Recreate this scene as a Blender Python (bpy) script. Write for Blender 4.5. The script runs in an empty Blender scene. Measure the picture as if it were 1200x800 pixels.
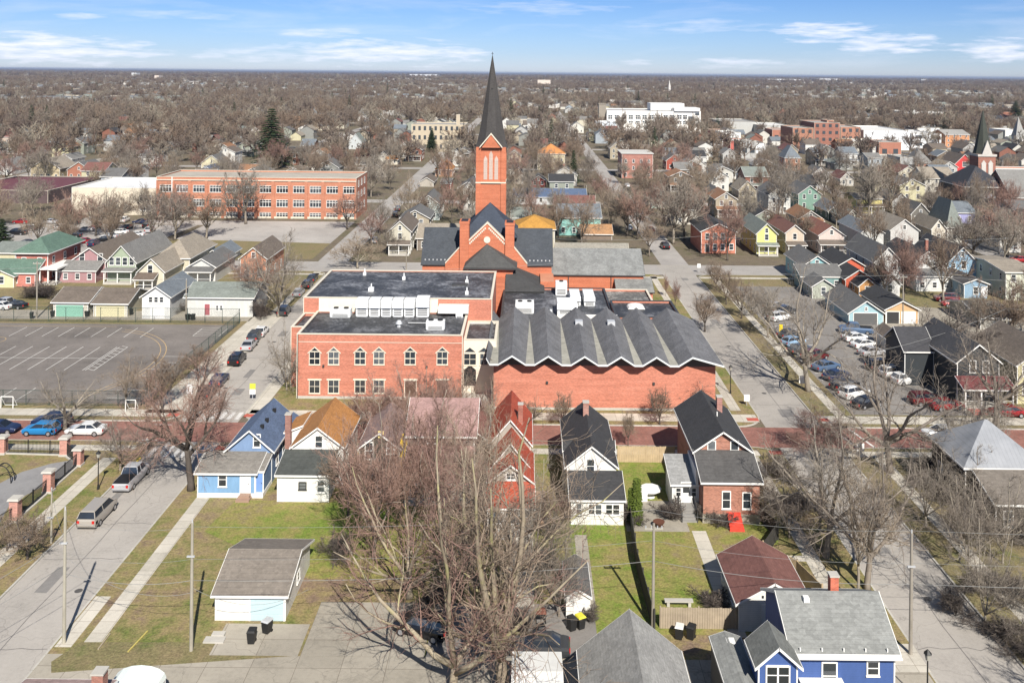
import bpy, math, random
from mathutils import Vector, Matrix
R=math.radians
# ---------------------------------------------------------------- camera
scene=bpy.context.scene
col=scene.collection
F_PX,HC,PX,PY=1060.0,45.0,618.0,85.4
TH=math.atan(.0096)
def G(x,y,z=0.0):
    """surveyed point of the photograph (1200x800) at height z -> world X, Y"""
    a=(x-PX)/F_PX; b=(PY-y)/F_PX
    rx=a*math.cos(TH)-b*math.sin(TH); rz=a*math.sin(TH)+b*math.cos(TH)
    t=(z-HC)/rz
    return rx*t,t
def XA(x,y,Y):
    a=(x-PX)/F_PX; b=(PY-y)/F_PX
    return (a*math.cos(TH)-b*math.sin(TH))*Y
def ZA(x,y,Y):
    a=(x-PX)/F_PX; b=(PY-y)/F_PX
    return HC+(a*math.sin(TH)+b*math.cos(TH))*Y
cam_d=bpy.data.cameras.new('camera'); cam=bpy.data.objects.new('camera',cam_d); col.objects.link(cam)
scene.camera=cam
cam_d.sensor_width=36; cam_d.lens=36*F_PX/1200
cam_d.shift_x=-(PX-600)/1200; cam_d.shift_y=-(400-PY)/1200
cam_d.clip_start=1; cam_d.clip_end=90000
cam.matrix_world=Matrix.Translation((0,0,HC))@Matrix.Rotation(R(90),4,'X')@Matrix.Rotation(TH,4,'Z')
scene.render.resolution_x=1024; scene.render.resolution_y=682
scene.render.engine='CYCLES'
scene.view_settings.view_transform='Standard'; scene.view_settings.look='None'
scene.view_settings.exposure=0.60; scene.view_settings.gamma=1
# ---------------------------------------------------------------- sun + sky
SUN_EL=41.0
sd=Vector((-0.26,0.965,0)).normalized()*math.cos(R(SUN_EL)); sd.z=-math.sin(R(SUN_EL))
sl=bpy.data.lights.new('sun','SUN'); sl.energy=5.0; sl.angle=R(.5); sl.color=(1,.945,.86)
so=bpy.data.objects.new('sun',sl); col.objects.link(so); so.rotation_euler=sd.to_track_quat('-Z','Y').to_euler()
so.location=(40,-60,120)
W=bpy.data.worlds.new('World'); scene.world=W; W.use_nodes=True
wn=W.node_tree.nodes; wl=W.node_tree.links; wn.clear()
sky=wn.new('ShaderNodeTexSky'); sky.sky_type='NISHITA'; sky.sun_disc=False
sky.sun_elevation=R(SUN_EL); sky.sun_rotation=math.atan2(-sd.x,-sd.y)
sky.altitude=300; sky.air_density=1.0; sky.dust_density=.3; sky.ozone_density=3.5
bg=wn.new('ShaderNodeBackground'); bg.inputs[1].default_value=.055
out=wn.new('ShaderNodeOutputWorld')
def wm(op,a,b=None,c=None,clamp=False):
    n=wn.new('ShaderNodeMath'); n.operation=op; n.use_clamp=clamp
    for i,v in enumerate((a,b,c)):
        if v is None: continue
        if isinstance(v,(int,float)): n.inputs[i].default_value=v
        else: wl.new(v,n.inputs[i])
    return n.outputs[0]
tc=wn.new('ShaderNodeTexCoord'); sep=wn.new('ShaderNodeSeparateXYZ'); wl.new(tc.outputs['Generated'],sep.inputs[0])
elev=wm('ARCSINE',sep.outputs[2]); azi=wm('ARCTAN2',sep.outputs[0],sep.outputs[1])
# clear spring air: deeper blue overhead, whiter near the ground
hsv=wn.new('ShaderNodeMix'); hsv.data_type='RGBA'; hsv.blend_type='MULTIPLY'; hsv.inputs[0].default_value=1
wl.new(sky.outputs[0],hsv.inputs[6])
gr=wn.new('ShaderNodeValToRGB'); wl.new(wm('MULTIPLY',elev,.9,clamp=True),gr.inputs[0])
gr.color_ramp.elements[0].color=(1.0,1.14,1.66,1); gr.color_ramp.elements[1].color=(1,.98,.92,1)
for p_,c_ in ((.02,(.80,1.0,1.54)),(.08,(.57,.82,1.34)),(.35,(.98,.97,.95))):
    e=gr.color_ramp.elements.new(p_); e.color=c_+(1,)
wl.new(gr.outputs[0],hsv.inputs[7])
# wispy fair-weather clouds laid on the sky sphere
cv=wn.new('ShaderNodeCombineXYZ'); wl.new(wm('MULTIPLY',azi,9.0),cv.inputs[0]); wl.new(wm('MULTIPLY',elev,62.0),cv.inputs[1]); cv.inputs[2].default_value=3.1
n1=wn.new('ShaderNodeTexNoise'); n1.inputs['Scale'].default_value=.75; n1.inputs['Detail'].default_value=9; n1.inputs['Roughness'].default_value=.56; n1.inputs['Distortion'].default_value=.35
wl.new(cv.outputs[0],n1.inputs['Vector'])
cr=wn.new('ShaderNodeValToRGB'); cr.color_ramp.elements[0].position=.50; cr.color_ramp.elements[1].position=.74
cr.color_ramp.elements[0].color=(0,0,0,1); cr.color_ramp.elements[1].color=(.8,.8,.8,1); wl.new(n1.outputs[0],cr.inputs[0])
# named cloud banks: azimuth, elevation, half-widths
def bank(az,el,wa,we,s):
    a=wm('DIVIDE',wm('SUBTRACT',azi,az),wa); b=wm('DIVIDE',wm('SUBTRACT',elev,el),we)
    d=wm('ADD',wm('MULTIPLY',a,a),wm('MULTIPLY',b,b))
    n=wm('MULTIPLY',wm('SUBTRACT',n2.outputs[0],.53),4.6)
    d=wm('SUBTRACT',wm('SUBTRACT',1.0,d),wm('MULTIPLY',n,-1.0))
    return wm('MULTIPLY',wm('MULTIPLY',d,.7,clamp=True),s)
n2=wn.new('ShaderNodeTexNoise'); n2.inputs['Scale'].default_value=2.6; n2.inputs['Detail'].default_value=10; n2.inputs['Roughness'].default_value=.6
wl.new(cv.outputs[0],n2.inputs['Vector'])
def az(x): return math.atan((x-PX)/F_PX)
def el(x,y): return math.atan((PY-y+ (x-PX)*.0096)/F_PX)
tot=None
for (x,y,w,h,s) in [(65,60,110,17,1),(300,65,60,9,.55),(370,40,60,6,.5),(450,62,125,17,.9),(965,40,58,13,1),(1035,54,58,13,1),(1165,63,50,13,.9),(860,75,55,7,.6),(748,72,24,5,.6),(90,26,26,4,.5),(250,66,30,6,.55),(640,10,90,10,.35),(820,32,80,9,.35),(200,22,70,5,.3)]:
    k=bank(az(x),el(x,y),w/F_PX,h/F_PX,s)
    tot=k if tot is None else wm('MAXIMUM',tot,k)
cl=wm('ADD',tot,wm('MULTIPLY',cr.outputs[0],.28),clamp=True)
mx=wn.new('ShaderNodeMix'); mx.data_type='RGBA'
wl.new(cl,mx.inputs[0]); wl.new(hsv.outputs[2],mx.inputs[6]); mx.inputs[7].default_value=(12.2,12.5,14.2,1)
wl.new(mx.outputs[2],bg.inputs[0]); wl.new(bg.outputs[0],out.inputs[0])
# ---------------------------------------------------------------- materials
def nodes(name):
    m=bpy.data.materials.new(name); m.use_nodes=True
    nt=m.node_tree; b=nt.nodes['Principled BSDF']
    b.inputs['Specular IOR Level'].default_value=.3
    return m,nt,b
def texco(nt,kind='Object'):
    t=nt.nodes.new('ShaderNodeTexCoord'); return t.outputs[kind]
def ncol(c): return (c[0],c[1],c[2],1)
def noise(nt,vec,scale,detail=5,rough=.6,dist=0):
    n=nt.nodes.new('ShaderNodeTexNoise'); n.inputs['Scale'].default_value=scale; n.inputs['Detail'].default_value=detail
    n.inputs['Roughness'].default_value=rough; n.inputs['Distortion'].default_value=dist
    nt.links.new(vec,n.inputs['Vector']); return n.outputs[0]
def ramp(nt,fac,stops):
    r=nt.nodes.new('ShaderNodeValToRGB'); nt.links.new(fac,r.inputs[0])
    while len(r.color_ramp.elements)<len(stops): r.color_ramp.elements.new(.5)
    for e,(p,c) in zip(r.color_ramp.elements,stops):
        e.position=p; e.color=ncol(c) if isinstance(c,tuple) else (c,c,c,1)
    return r.outputs[0]
def mixc(nt,fac,a,b,blend='MIX'):
    n=nt.nodes.new('ShaderNodeMix'); n.data_type='RGBA'; n.blend_type=blend
    for s,v in ((0,fac),(6,a),(7,b)):
        if isinstance(v,tuple): n.inputs[s].default_value=ncol(v)
        elif isinstance(v,(int,float)): n.inputs[s].default_value=v
        else: nt.links.new(v,n.inputs[s])
    return n.outputs[2]
def mth(nt,op,a,b=None,clamp=False):
    n=nt.nodes.new('ShaderNodeMath'); n.operation=op; n.use_clamp=clamp
    for i,v in enumerate((a,b)):
        if v is None: continue
        if isinstance(v,(int,float)): n.inputs[i].default_value=v
        else: nt.links.new(v,n.inputs[i])
    return n.outputs[0]
def scalev(nt,vec,s):
    n=nt.nodes.new('ShaderNodeMapping'); n.inputs['Scale'].default_value=s; nt.links.new(vec,n.inputs[0]); return n.outputs[0]
def bump(nt,b,h,strength=.5,dist=.05):
    n=nt.nodes.new('ShaderNodeBump'); n.inputs['Strength'].default_value=strength; n.inputs['Distance'].default_value=dist
    nt.links.new(h,n.inputs['Height']); nt.links.new(n.outputs[0],b.inputs['Normal'])
MC={}
def plain(name,c,rough=.7,var=.12,scale=1.5,metal=0,spec=None):
    if name in MC: return MC[name]
    m,nt,b=nodes(name); v=texco(nt)
    n=mth(nt,'ADD',mth(nt,'MULTIPLY',noise(nt,v,scale,6),.6),mth(nt,'MULTIPLY',noise(nt,v,scale*.13,3),.4))
    c2=tuple(min(1,k*(1+var)) for k in c); c1=tuple(k*(1-var) for k in c)
    nt.links.new(ramp(nt,n,[(.3,c1),(.7,c2)]),b.inputs['Base Color'])
    b.inputs['Roughness'].default_value=rough; b.inputs['Metallic'].default_value=metal
    if spec is not None: b.inputs['Specular IOR Level'].default_value=spec
    MC[name]=m; return m
def siding(c,var=.08,lap=.16):
    name='siding_%02x%02x%02x'%tuple(int(k*255) for k in c)
    if name in MC: return MC[name]
    m,nt,b=nodes(name); v=texco(nt)
    s=nt.nodes.new('ShaderNodeSeparateXYZ'); nt.links.new(v,s.inputs[0])
    lapn=mth(nt,'FRACT',mth(nt,'DIVIDE',s.outputs[2],lap))
    st=noise(nt,scalev(nt,v,(1,1,.35)),1.7,6,.65)
    d=ramp(nt,st,[(.25,tuple(k*(1-2.0*var) for k in c)),(.6,c),(.8,tuple(min(1,k*(1+var)) for k in c))])
    line=ramp(nt,lapn,[(0,.72),(.12,1.0)])
    nt.links.new(mixc(nt,1.0,d,line,'MULTIPLY'),b.inputs['Base Color'])
    b.inputs['Roughness'].default_value=.6; bump(nt,b,lapn,.5,.02)
    MC[name]=m; return m
def brick(c,name=None,mortar=None,var=.22):
    name=name or 'brick_%02x%02x%02x'%tuple(int(k*255) for k in c)
    if name in MC: return MC[name]
    m,nt,b=nodes(name); v=texco(nt)
    s=nt.nodes.new('ShaderNodeSeparateXYZ'); nt.links.new(v,s.inputs[0])
    cb=nt.nodes.new('ShaderNodeCombineXYZ'); nt.links.new(mth(nt,'ADD',s.outputs[0],s.outputs[1]),cb.inputs[0]); nt.links.new(s.outputs[2],cb.inputs[1])
    bt=nt.nodes.new('ShaderNodeTexBrick'); nt.links.new(cb.outputs[0],bt.inputs['Vector'])
    bt.inputs['Scale'].default_value=1; bt.inputs['Brick Width'].default_value=.24; bt.inputs['Row Height'].default_value=.08; bt.inputs['Mortar Size'].default_value=.009
    bt.inputs['Color1'].default_value=ncol(tuple(k*(1+var) for k in c)); bt.inputs['Color2'].default_value=ncol(tuple(k*(1-var) for k in c))
    bt.inputs['Mortar'].default_value=ncol(mortar or tuple(.5*k+.14 for k in c))
    # courses weather in long horizontal streaks
    st=noise(nt,scalev(nt,v,(.12,.12,2.2)),1.0,5,.6); bl=noise(nt,v,.35,4,.6)
    f=ramp(nt,mth(nt,'ADD',mth(nt,'MULTIPLY',st,.65),mth(nt,'MULTIPLY',bl,.35)),[(.3,(.74,.70,.68)),(.48,(1,1,1)),(.70,(1.18,1.26,1.30))])
    nt.links.new(mixc(nt,1.0,bt.outputs[0],f,'MULTIPLY'),b.inputs['Base Color']); b.inputs['Roughness'].default_value=.85
    MC[name]=m; return m
def shingle(c,var=.25,patch=.15):
    name='shingle_%02x%02x%02x'%tuple(int(min(.99,k)*255) for k in c)
    if name in MC: return MC[name]
    m,nt,b=nodes(name); v=texco(nt)
    s=nt.nodes.new('ShaderNodeSeparateXYZ'); nt.links.new(v,s.inputs[0])
    rows=mth(nt,'FRACT',mth(nt,'MULTIPLY',s.outputs[2],7.0))
    tabs=nt.nodes.new('ShaderNodeTexVoronoi'); tabs.inputs['Scale'].default_value=3.2; nt.links.new(scalev(nt,v,(1,1,2.2)),tabs.inputs['Vector'])
    fine=noise(nt,v,6,5,.7); big=noise(nt,scalev(nt,v,(1,1,.4)),.5,5,.65)
    k=mth(nt,'ADD',mth(nt,'MULTIPLY',fine,.5),mth(nt,'MULTIPLY',big,.5))
    d=ramp(nt,k,[(.3,tuple(x*(1-var) for x in c)),(.52,c),(.72,tuple(x*(1+var) for x in c))])
    tv=nt.nodes.new('ShaderNodeSeparateXYZ'); nt.links.new(tabs.outputs['Color'],tv.inputs[0])
    d=mixc(nt,1.0,d,ramp(nt,tv.outputs[0],[(0,.86),(1,1.12)]),'MULTIPLY')
    d=mixc(nt,1.0,d,ramp(nt,rows,[(0,.8),(.2,1.0)]),'MULTIPLY')
    nt.links.new(d,b.inputs['Base Color']); b.inputs['Roughness'].default_value=.85; bump(nt,b,fine,.6,.03)
    MC[name]=m; return m
def glassy(name='window_glass',c=(.02,.025,.03)):
    if name in MC: return MC[name]
    m,nt,b=nodes(name); v=texco(nt,'Object')
    oi=nt.nodes.new('ShaderNodeObjectInfo')
    n=noise(nt,v,1.2,2); k=ramp(nt,mth(nt,'ADD',mth(nt,'MULTIPLY',oi.outputs['Random'],.6),mth(nt,'MULTIPLY',n,.4)),[(.25,c),(.62,tuple(x*2.2 for x in c)),(.9,(.20,.21,.22))])
    nt.links.new(k,b.inputs['Base Color']); b.inputs['Roughness'].default_value=.08; b.inputs['Specular IOR Level'].default_value=.8
    MC[name]=m; return m
# ---------------------------------------------------------------- mesh builder
class MB:
    def __init__(s): s.v=[]; s.f=[]; s.m=[]; s.mi=0
    def poly(s,pts):
        n=len(s.v); s.v+= [tuple(p) for p in pts]; s.f.append(tuple(range(n,n+len(pts)))); s.m.append(s.mi)
    def box(s,x0,x1,y0,y1,z0,z1):
        n=len(s.v)
        s.v+=[(x0,y0,z0),(x1,y0,z0),(x1,y1,z0),(x0,y1,z0),(x0,y0,z1),(x1,y0,z1),(x1,y1,z1),(x0,y1,z1)]
        for q in ((0,3,2,1),(4,5,6,7),(0,1,5,4),(1,2,6,5),(2,3,7,6),(3,0,4,7)): s.f.append(tuple(n+i for i in q)); s.m.append(s.mi)
        return s
    def prism(s,pts,z0,z1):
        """horizontal outline (ccw) extruded"""
        n=len(s.v); k=len(pts)
        s.v+=[(p[0],p[1],z0) for p in pts]+[(p[0],p[1],z1) for p in pts]
        s.f.append(tuple(n+i for i in reversed(range(k)))); s.m.append(s.mi)
        s.f.append(tuple(n+k+i for i in range(k))); s.m.append(s.mi)
        for i in range(k):
            j=(i+1)%k; s.f.append((n+i,n+j,n+k+j,n+k+i)); s.m.append(s.mi)
        return s
    def frustum(s,a,b):
        """two rings of the same length joined"""
        n=len(s.v); k=len(a); s.v+=[tuple(p) for p in a]+[tuple(p) for p in b]
        s.f.append(tuple(n+i for i in reversed(range(k)))); s.m.append(s.mi)
        s.f.append(tuple(n+k+i for i in range(k))); s.m.append(s.mi)
        for i in range(k):
            j=(i+1)%k; s.f.append((n+i,n+j,n+k+j,n+k+i)); s.m.append(s.mi)
        return s
    def tube(s,p,q,r0,r1=None,sides=6):
        r1=r0 if r1 is None else r1
        p=Vector(p); q=Vector(q); d=(q-p).normalized()
        u=d.orthogonal().normalized(); w=d.cross(u)
        a=[p+(u*math.cos(t)+w*math.sin(t))*r0 for t in (2*math.pi*i/sides for i in range(sides))]
        b=[q+(u*math.cos(t)+w*math.sin(t))*r1 for t in (2*math.pi*i/sides for i in range(sides))]
        return s.frustum(a,b)
    def off(s,x,y,z=0):
        s.v=[(a-x,b-y,c-z) for a,b,c in s.v]; return s
    def mesh(s,name,mats,smooth=False):
        me=bpy.data.meshes.new(name); me.from_pydata(s.v,[],s.f)
        for m in (mats if isinstance(mats,(list,tuple)) else [mats]): me.materials.append(m)
        if s.mi or any(s.m): me.polygons.foreach_set('material_index',s.m)
        if smooth: me.polygons.foreach_set('use_smooth',[True]*len(me.polygons))
        me.update(); return me
    def build(s,name,mats,parent=None,loc=None,smooth=False):
        return put(name,s.mesh(name,mats,smooth),parent,loc)
def put(name,me,parent=None,loc=None,rz=0):
    o=bpy.data.objects.new(name,me); col.objects.link(o)
    if parent: o.parent=parent
    if loc: o.location=loc
    if rz: o.rotation_euler=(0,0,rz)
    return o
def tag(o,label,cat,group=None,kind=None):
    o['label']=label; o['category']=cat
    if group: o['group']=group
    if kind: o['kind']=kind
    return o
def thing(name,label,cat,loc=(0,0,0),rz=0,group=None):
    o=bpy.data.objects.new(name,None); col.objects.link(o); o.location=loc; o.rotation_euler=(0,0,rz)
    o.empty_display_size=.3
    return tag(o,label,cat,group)
def struct(o): o['kind']='structure'; return o
KIDS={}
def kids(root):
    if root.name not in KIDS: KIDS[root.name]=[c for c in bpy.data.objects if c.parent==root]
    return KIDS[root.name]
def dup(root,loc,rz=0,label=None,scale=None,group=None):
    r=root.copy(); col.objects.link(r); r.location=loc; r.rotation_euler=(0,0,rz)
    if label: r['label']=label
    if group: r['group']=group
    if scale: r.scale=scale if isinstance(scale,tuple) else (scale,)*3
    for c in kids(root):
        d=c.copy(); col.objects.link(d); d.parent=r
        for g in kids(c):
            e=g.copy(); col.objects.link(e); e.parent=d
    return r
# ================================================================ SETTING
def grass(name,green,dry,dirt,dl=.42,gl=.58):
    m,nt,b=nodes(name); v=texco(nt)
    big=noise(nt,v,.09,6,.6,.4); mid=noise(nt,v,.6,6,.65); fine=noise(nt,v,5.0,4,.7)
    k=mth(nt,'ADD',mth(nt,'MULTIPLY',big,.5),mth(nt,'MULTIPLY',mid,.5))
    c=ramp(nt,k,[(dl-.06,dirt),(dl+.03,dry),(gl-.02,tuple((a+b_)/2 for a,b_ in zip(green,dry))),(gl+.05,green)])
    c=mixc(nt,1.0,c,ramp(nt,fine,[(.25,.5),(.75,1.5)]),'MULTIPLY')
    c=mixc(nt,ramp(nt,noise(nt,v,1.9,3,.7),[(.56,0.0),(.68,.7)]),c,dry)
    nt.links.new(c,b.inputs['Base Color']); b.inputs['Roughness'].default_value=.95; bump(nt,b,fine,.7,.1)
    return m
M_lawn=grass('lawn_grass',(.12,.145,.035),(.24,.19,.09),(.19,.135,.095),.45,.57)
M_green=grass('green_lawn',(.135,.19,.028),(.235,.205,.07),(.20,.155,.09),.41,.53)
M_dry=grass('dry_lawn',(.12,.13,.045),(.21,.165,.09),(.13,.10,.07),.40,.60)
M_far=grass('far_ground',(.10,.095,.05),(.155,.125,.09),(.105,.085,.065),.44,.56)
def paving(name,c,joint=0,var=.12,crack=True,dark=None,stain=.5,jy=1.0):
    m,nt,b=nodes(name); v=texco(nt)
    n=mth(nt,'ADD',mth(nt,'MULTIPLY',noise(nt,v,.22,6,.65),.55),mth(nt,'MULTIPLY',noise(nt,v,3.1,5,.7),.45))
    d=dark or tuple(k*(1-2*var) for k in c)
    o=ramp(nt,n,[(.32,d),(.5,c),(.7,tuple(min(1,k*(1+var)) for k in c))])
    if joint:
        bt=nt.nodes.new('ShaderNodeTexBrick'); bt.offset=0; bt.inputs['Scale'].default_value=1
        nt.links.new(scalev(nt,v,(1,jy,1)),bt.inputs['Vector'])
        bt.inputs['Brick Width'].default_value=joint; bt.inputs['Row Height'].default_value=joint; bt.inputs['Mortar Size'].default_value=.025
        bt.inputs['Color1'].default_value=(1,1,1,1); bt.inputs['Color2'].default_value=(.86,.86,.85,1); bt.inputs['Mortar'].default_value=(.55,.52,.5,1)
        o=mixc(nt,1.0,o,bt.outputs[0],'MULTIPLY')
    if crack:
        vo=nt.nodes.new('ShaderNodeTexVoronoi'); vo.feature='DISTANCE_TO_EDGE'; vo.inputs['Scale'].default_value=.16
        w=nt.nodes.new('ShaderNodeVectorMath'); w.operation='ADD'; nt.links.new(v,w.inputs[0])
        nn=nt.nodes.new('ShaderNodeTexNoise'); nn.inputs['Scale'].default_value=.8; nt.links.new(v,nn.inputs['Vector'])
        sc=nt.nodes.new('ShaderNodeVectorMath'); sc.operation='SCALE'; sc.inputs['Scale'].default_value=1.6; nt.links.new(nn.outputs['Color'],sc.inputs[0]); nt.links.new(sc.outputs[0],w.inputs[1])
        nt.links.new(w.outputs[0],vo.inputs['Vector'])
        o=mixc(nt,ramp(nt,vo.outputs['Distance'],[(0,.5),(.006,0.0)]),o,tuple(k*.45 for k in c))
    if stain:
        s=noise(nt,v,.05,5,.6,.5); o=mixc(nt,1.0,o,ramp(nt,s,[(.35,1-.22*stain),(.6,1.06)]),'MULTIPLY')
    nt.links.new(o,b.inputs['Base Color']); b.inputs['Roughness'].default_value=.88
    bump(nt,b,noise(nt,v,9,3),.25,.02)
    return m
M_road=paving('old_pale_asphalt',(.345,.32,.29),var=.12)
M_conc=paving('sidewalk_concrete',(.50,.465,.40),joint=1.5,crack=False)
M_conc2=paving('driveway_concrete',(.33,.30,.25),joint=3.4,var=.14)
M_kerb=paving('kerb_concrete',(.44,.42,.38),joint=2.5,crack=False)
M_lot=paving('dark_lot_asphalt',(.185,.165,.150),var=.18,stain=.9)
M_lot2=paving('worn_lot_asphalt',(.215,.20,.185),var=.14,stain=.9)
M_roadfar=paving('far_road_asphalt',(.33,.31,.29),crack=False)
M_path=paving('path_asphalt',(.24,.235,.235),crack=False)
M_white=plain('road_paint_white',(.74,.73,.70),.7,.12,3)
M_yell=plain('road_paint_yellow',(.62,.42,.13),.7,.15,3)
M_fyell=plain('faded_yellow_paint',(.42,.30,.16),.8,.2,3)
def brickroad():
    m,nt,b=nodes('street_brick'); v=texco(nt)
    bt=nt.nodes.new('ShaderNodeTexBrick'); nt.links.new(v,bt.inputs['Vector']); bt.inputs['Scale'].default_value=1
    bt.inputs['Brick Width'].default_value=.22; bt.inputs['Row Height'].default_value=.1; bt.inputs['Mortar Size'].default_value=.008
    bt.inputs['Color1'].default_value=(.30,.125,.095,1); bt.inputs['Color2'].default_value=(.20,.085,.068,1); bt.inputs['Mortar'].default_value=(.2,.15,.13,1)
    o=mixc(nt,1.0,bt.outputs[0],ramp(nt,noise(nt,v,.4,6,.7),[(.3,.78),(.7,1.2)]),'MULTIPLY')
    o=mixc(nt,ramp(nt,noise(nt,v,.13,5,.6),[(.55,0.0),(.8,.4)]),o,(.33,.25,.22))
    nt.links.new(o,b.inputs['Base Color']); b.inputs['Roughness'].default_value=.85; return m
M_brickroad=brickroad()
def rrect(x0,x1,y0,y1,r,seg=5):
    pts=[]
    for cx,cy,a in ((x1-r,y0+r,-90),(x1-r,y1-r,0),(x0+r,y1-r,90),(x0+r,y0+r,180)):
        for i in range(seg+1):
            t=R(a+90*i/seg); pts.append((cx+r*math.cos(t),cy+r*math.sin(t)))
    return pts
# ---- one ground sheet to the horizon
g=MB(); g.poly([(-45000,-400,0),(45000,-400,0),(45000,60000,0),(-45000,60000,0)])
struct(g.build('ground',M_far))
def sheet(name,x0,x1,y0,y1,z,m):
    g=MB(); g.poly([(x0,y0,z),(x1,y0,z),(x1,y1,z),(x0,y1,z)]); return struct(g.build(name,m))
def polysheet(name,pts,z,m,h=0):
    g=MB()
    if h: g.prism(pts,z,z+h)
    else: g.poly([(p[0],p[1],z) for p in pts])
    return struct(g.build(name,m))
LX0,LX1=-44.2,-36.6      # west street
RX0,RX1=30.9,38.2        # east street
BY0,BY1=109.4,115.6      # brick street
CY0,CY1=203.0,213.5      # back street
sheet('road',-250,LX0,CY0,CY1,.006,M_roadfar); sheet('road',RX1,300,CY0,CY1,.006,M_roadfar); sheet('road',LX1,RX0,CY0,CY1,.006,M_roadfar)
for (a,b) in ((LX0,LX1),(RX0,RX1)):
    sheet('road',a,b,20,BY0,.006,M_road); sheet('road',a,b,BY1,CY1,.006,M_road)
sheet('brick_road',-300,300,BY0,BY1,.008,M_brickroad)
# the streets carry on between the farther blocks
farx=[(-49,-42),(32,38.5),(-133,-126),(116,123),(-214,-207),(205,212),(292,299),(-300,-293)]
fary=[310,418,530,650,780,920,1080,1260,1500,1800]
for a,b in farx: sheet('street',a,b,CY1+.0,2400,.005,M_roadfar)
for y in fary: sheet('street',-1400,1500,y,y+7.5,.010,M_roadfar)
# ---- raised blocks with a concrete kerb edge
KH=.12
def block(x0,x1,y0,y1,m,r=3.5):
    polysheet('kerb',rrect(x0,x1,y0,y1,r),-.05,M_kerb,KH+.05)
    return polysheet('lawn',rrect(x0+.18,x1-.18,y0+.18,y1-.18,r-.15),KH+.004,m)
block(LX1,RX0,20,BY0,M_lawn); block(LX1,RX0,BY1,CY0,M_lawn); block(-180,LX0,20,BY0,M_lawn)
block(-300,LX0,BY1,CY0,M_dry); block(RX1,140,20,BY0,M_dry); block(RX1,300,BY1,CY0,M_dry)
Z1=KH+.012; Z2=KH+.016; Z3=KH+.020
def walk(x0,x1,y0,y1,m=None,z=Z1,name='sidewalk'): return sheet(name,x0,x1,y0,y1,z,m or M_conc)
# sidewalks of the west street
walk(-34.3,-32.9,69.4,107.3); walk(-36.3,-35.0,70.2,77.0,None,Z2); walk(-48.6,-47.0,50,104.5); walk(-49.6,-44.4,118.2,166); walk(-47.2,-45.6,166,202)
walk(-36.4,-34.5,118.4,202)
# along the brick street
walk(-34,28,106.6,108.2); walk(-36,30.5,117.0,119.6); walk(-180,-46,106.4,108.0); walk(-300,-45,117.0,119.4)
walk(38.6,140,106.6,108.2); walk(38.6,300,116.8,119.4)
walk(26.2,27.6,40,106.4); walk(41.2,42.6,40,106.4); walk(41.0,42.4,119.6,200); walk(27.6,29.0,121,201)
walk(-36,30.5,198.6,200.4); walk(-300,-44.6,199,200.6); walk(38.6,300,199,200.6)
# lawn patches with their own look
def pp(*a): return [G(x,y,KH) for x,y in a]
polysheet('green_lawn',[(14.6,86.5),(24.5,86.5),(25.6,106),(14.6,106)],KH+.008,M_green)
polysheet('green_lawn',[(-19,80),(-8,80),(-8,94),(-30,94.5),(-31,88)],KH+.008,M_green)
polysheet('green_lawn',[(4.6,72.5),(19,72.5),(19,86.45),(4.6,86.45)],KH+.008,M_green)
polysheet('green_lawn',[(14.55,86.5),(4.6,86.5),(4.6,106),(14.55,106)][::-1],KH+.008,M_green)
polysheet('hall_side_lawn',[(26.4,119.8),(27.5,119.8),(27.5,196),(21,196),(21,158)],KH+.008,M_lawn)
# alley and drives in the near block
walk(-36.4,30.6,65.0,69.4,M_conc2,Z1,'alley')
walk(-24.0,-17.2,69.4,73.4,M_conc2,Z2,'driveway')
walk(-17.0,-7.5,69.4,76.5,M_conc2,Z2+.002,'driveway')
walk(-7.4,6.0,69.4,76.5,M_lot2,Z1+.002,'parking_pad')
walk(24.2,30.9,68.2,71.6,M_conc,Z3,'driveway')
polysheet('alley_dirt',pp((60,775),(95,752),(200,752),(400,755),(390,765),(60,788)),Z1+.0015,M_dry)
# school yard, blocks behind
walk(-34,27.0,119.6,123.7,M_lawn,Z1+.001,'lawn_strip')
polysheet('concrete_apron',[(-8.6,119.6),(-4.2,119.6),(-4.2,126),(-8.6,126)],Z2,M_conc)
# houses' paths
walk(16.6,18.0,72.2,89.0,M_conc,Z2,'garden_path'); walk(18.0,27,83.6,84.6,M_conc,Z2,'garden_path')
walk(10.2,16.4,88.8,95.2,M_conc2,Z2,'patio')
walk(5.0,6.2,76,88,M_conc2,Z2,'garden_path')
walk(-1.2,1.0,76,88.5,M_conc,Z2,'garden_path')
# park path (curved strip)
pth=[G(*p,KH) for p in ((-40,650),(0,612),(12,590),(40,575),(78,556),(88,545),(84,539),(60,543),(25,553),(0,566),(-40,590))]
polysheet('park_path',pth,Z2,M_path)
# ---- school parking lot (west) and its markings
polysheet('parking_lot',[(-200,121.3),(-50.9,121.3),(-50.6,159.2),(-200,159.2)],Z1,M_lot)
walk(-200,-49.4,161.8,168.0,M_conc2,Z1,'alley')
lines=MB(); ylines=MB()
def pline(mb,p,q,w=.13,z=Z2):
    p=Vector(p); q=Vector(q); d=(q-p).normalized(); n=Vector((-d.y,d.x))*w/2
    mb.poly([(p.x-n.x,p.y-n.y,z),(q.x-n.x,q.y-n.y,z),(q.x+n.x,q.y+n.y,z),(p.x+n.x,p.y+n.y,z)])
def g2(x,y): return G(x,y,KH)
for k in range(17):
    x=-64.4-2.69*k*1.02
    if k in (9,): continue
    pline(lines,(x,151.4),(x,156.9))
for k in range(12):
    x=-65.8-2.72*k
    pline(lines,(x,134.6),(x,146.0))
pline(lines,(-65.8,140.2),(-110,140.2),z=Z2+.002)
for k in range(9): pline(lines,(-68.6-2.7*k,121.8),(-68.6-2.7*k,127.0))
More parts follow.
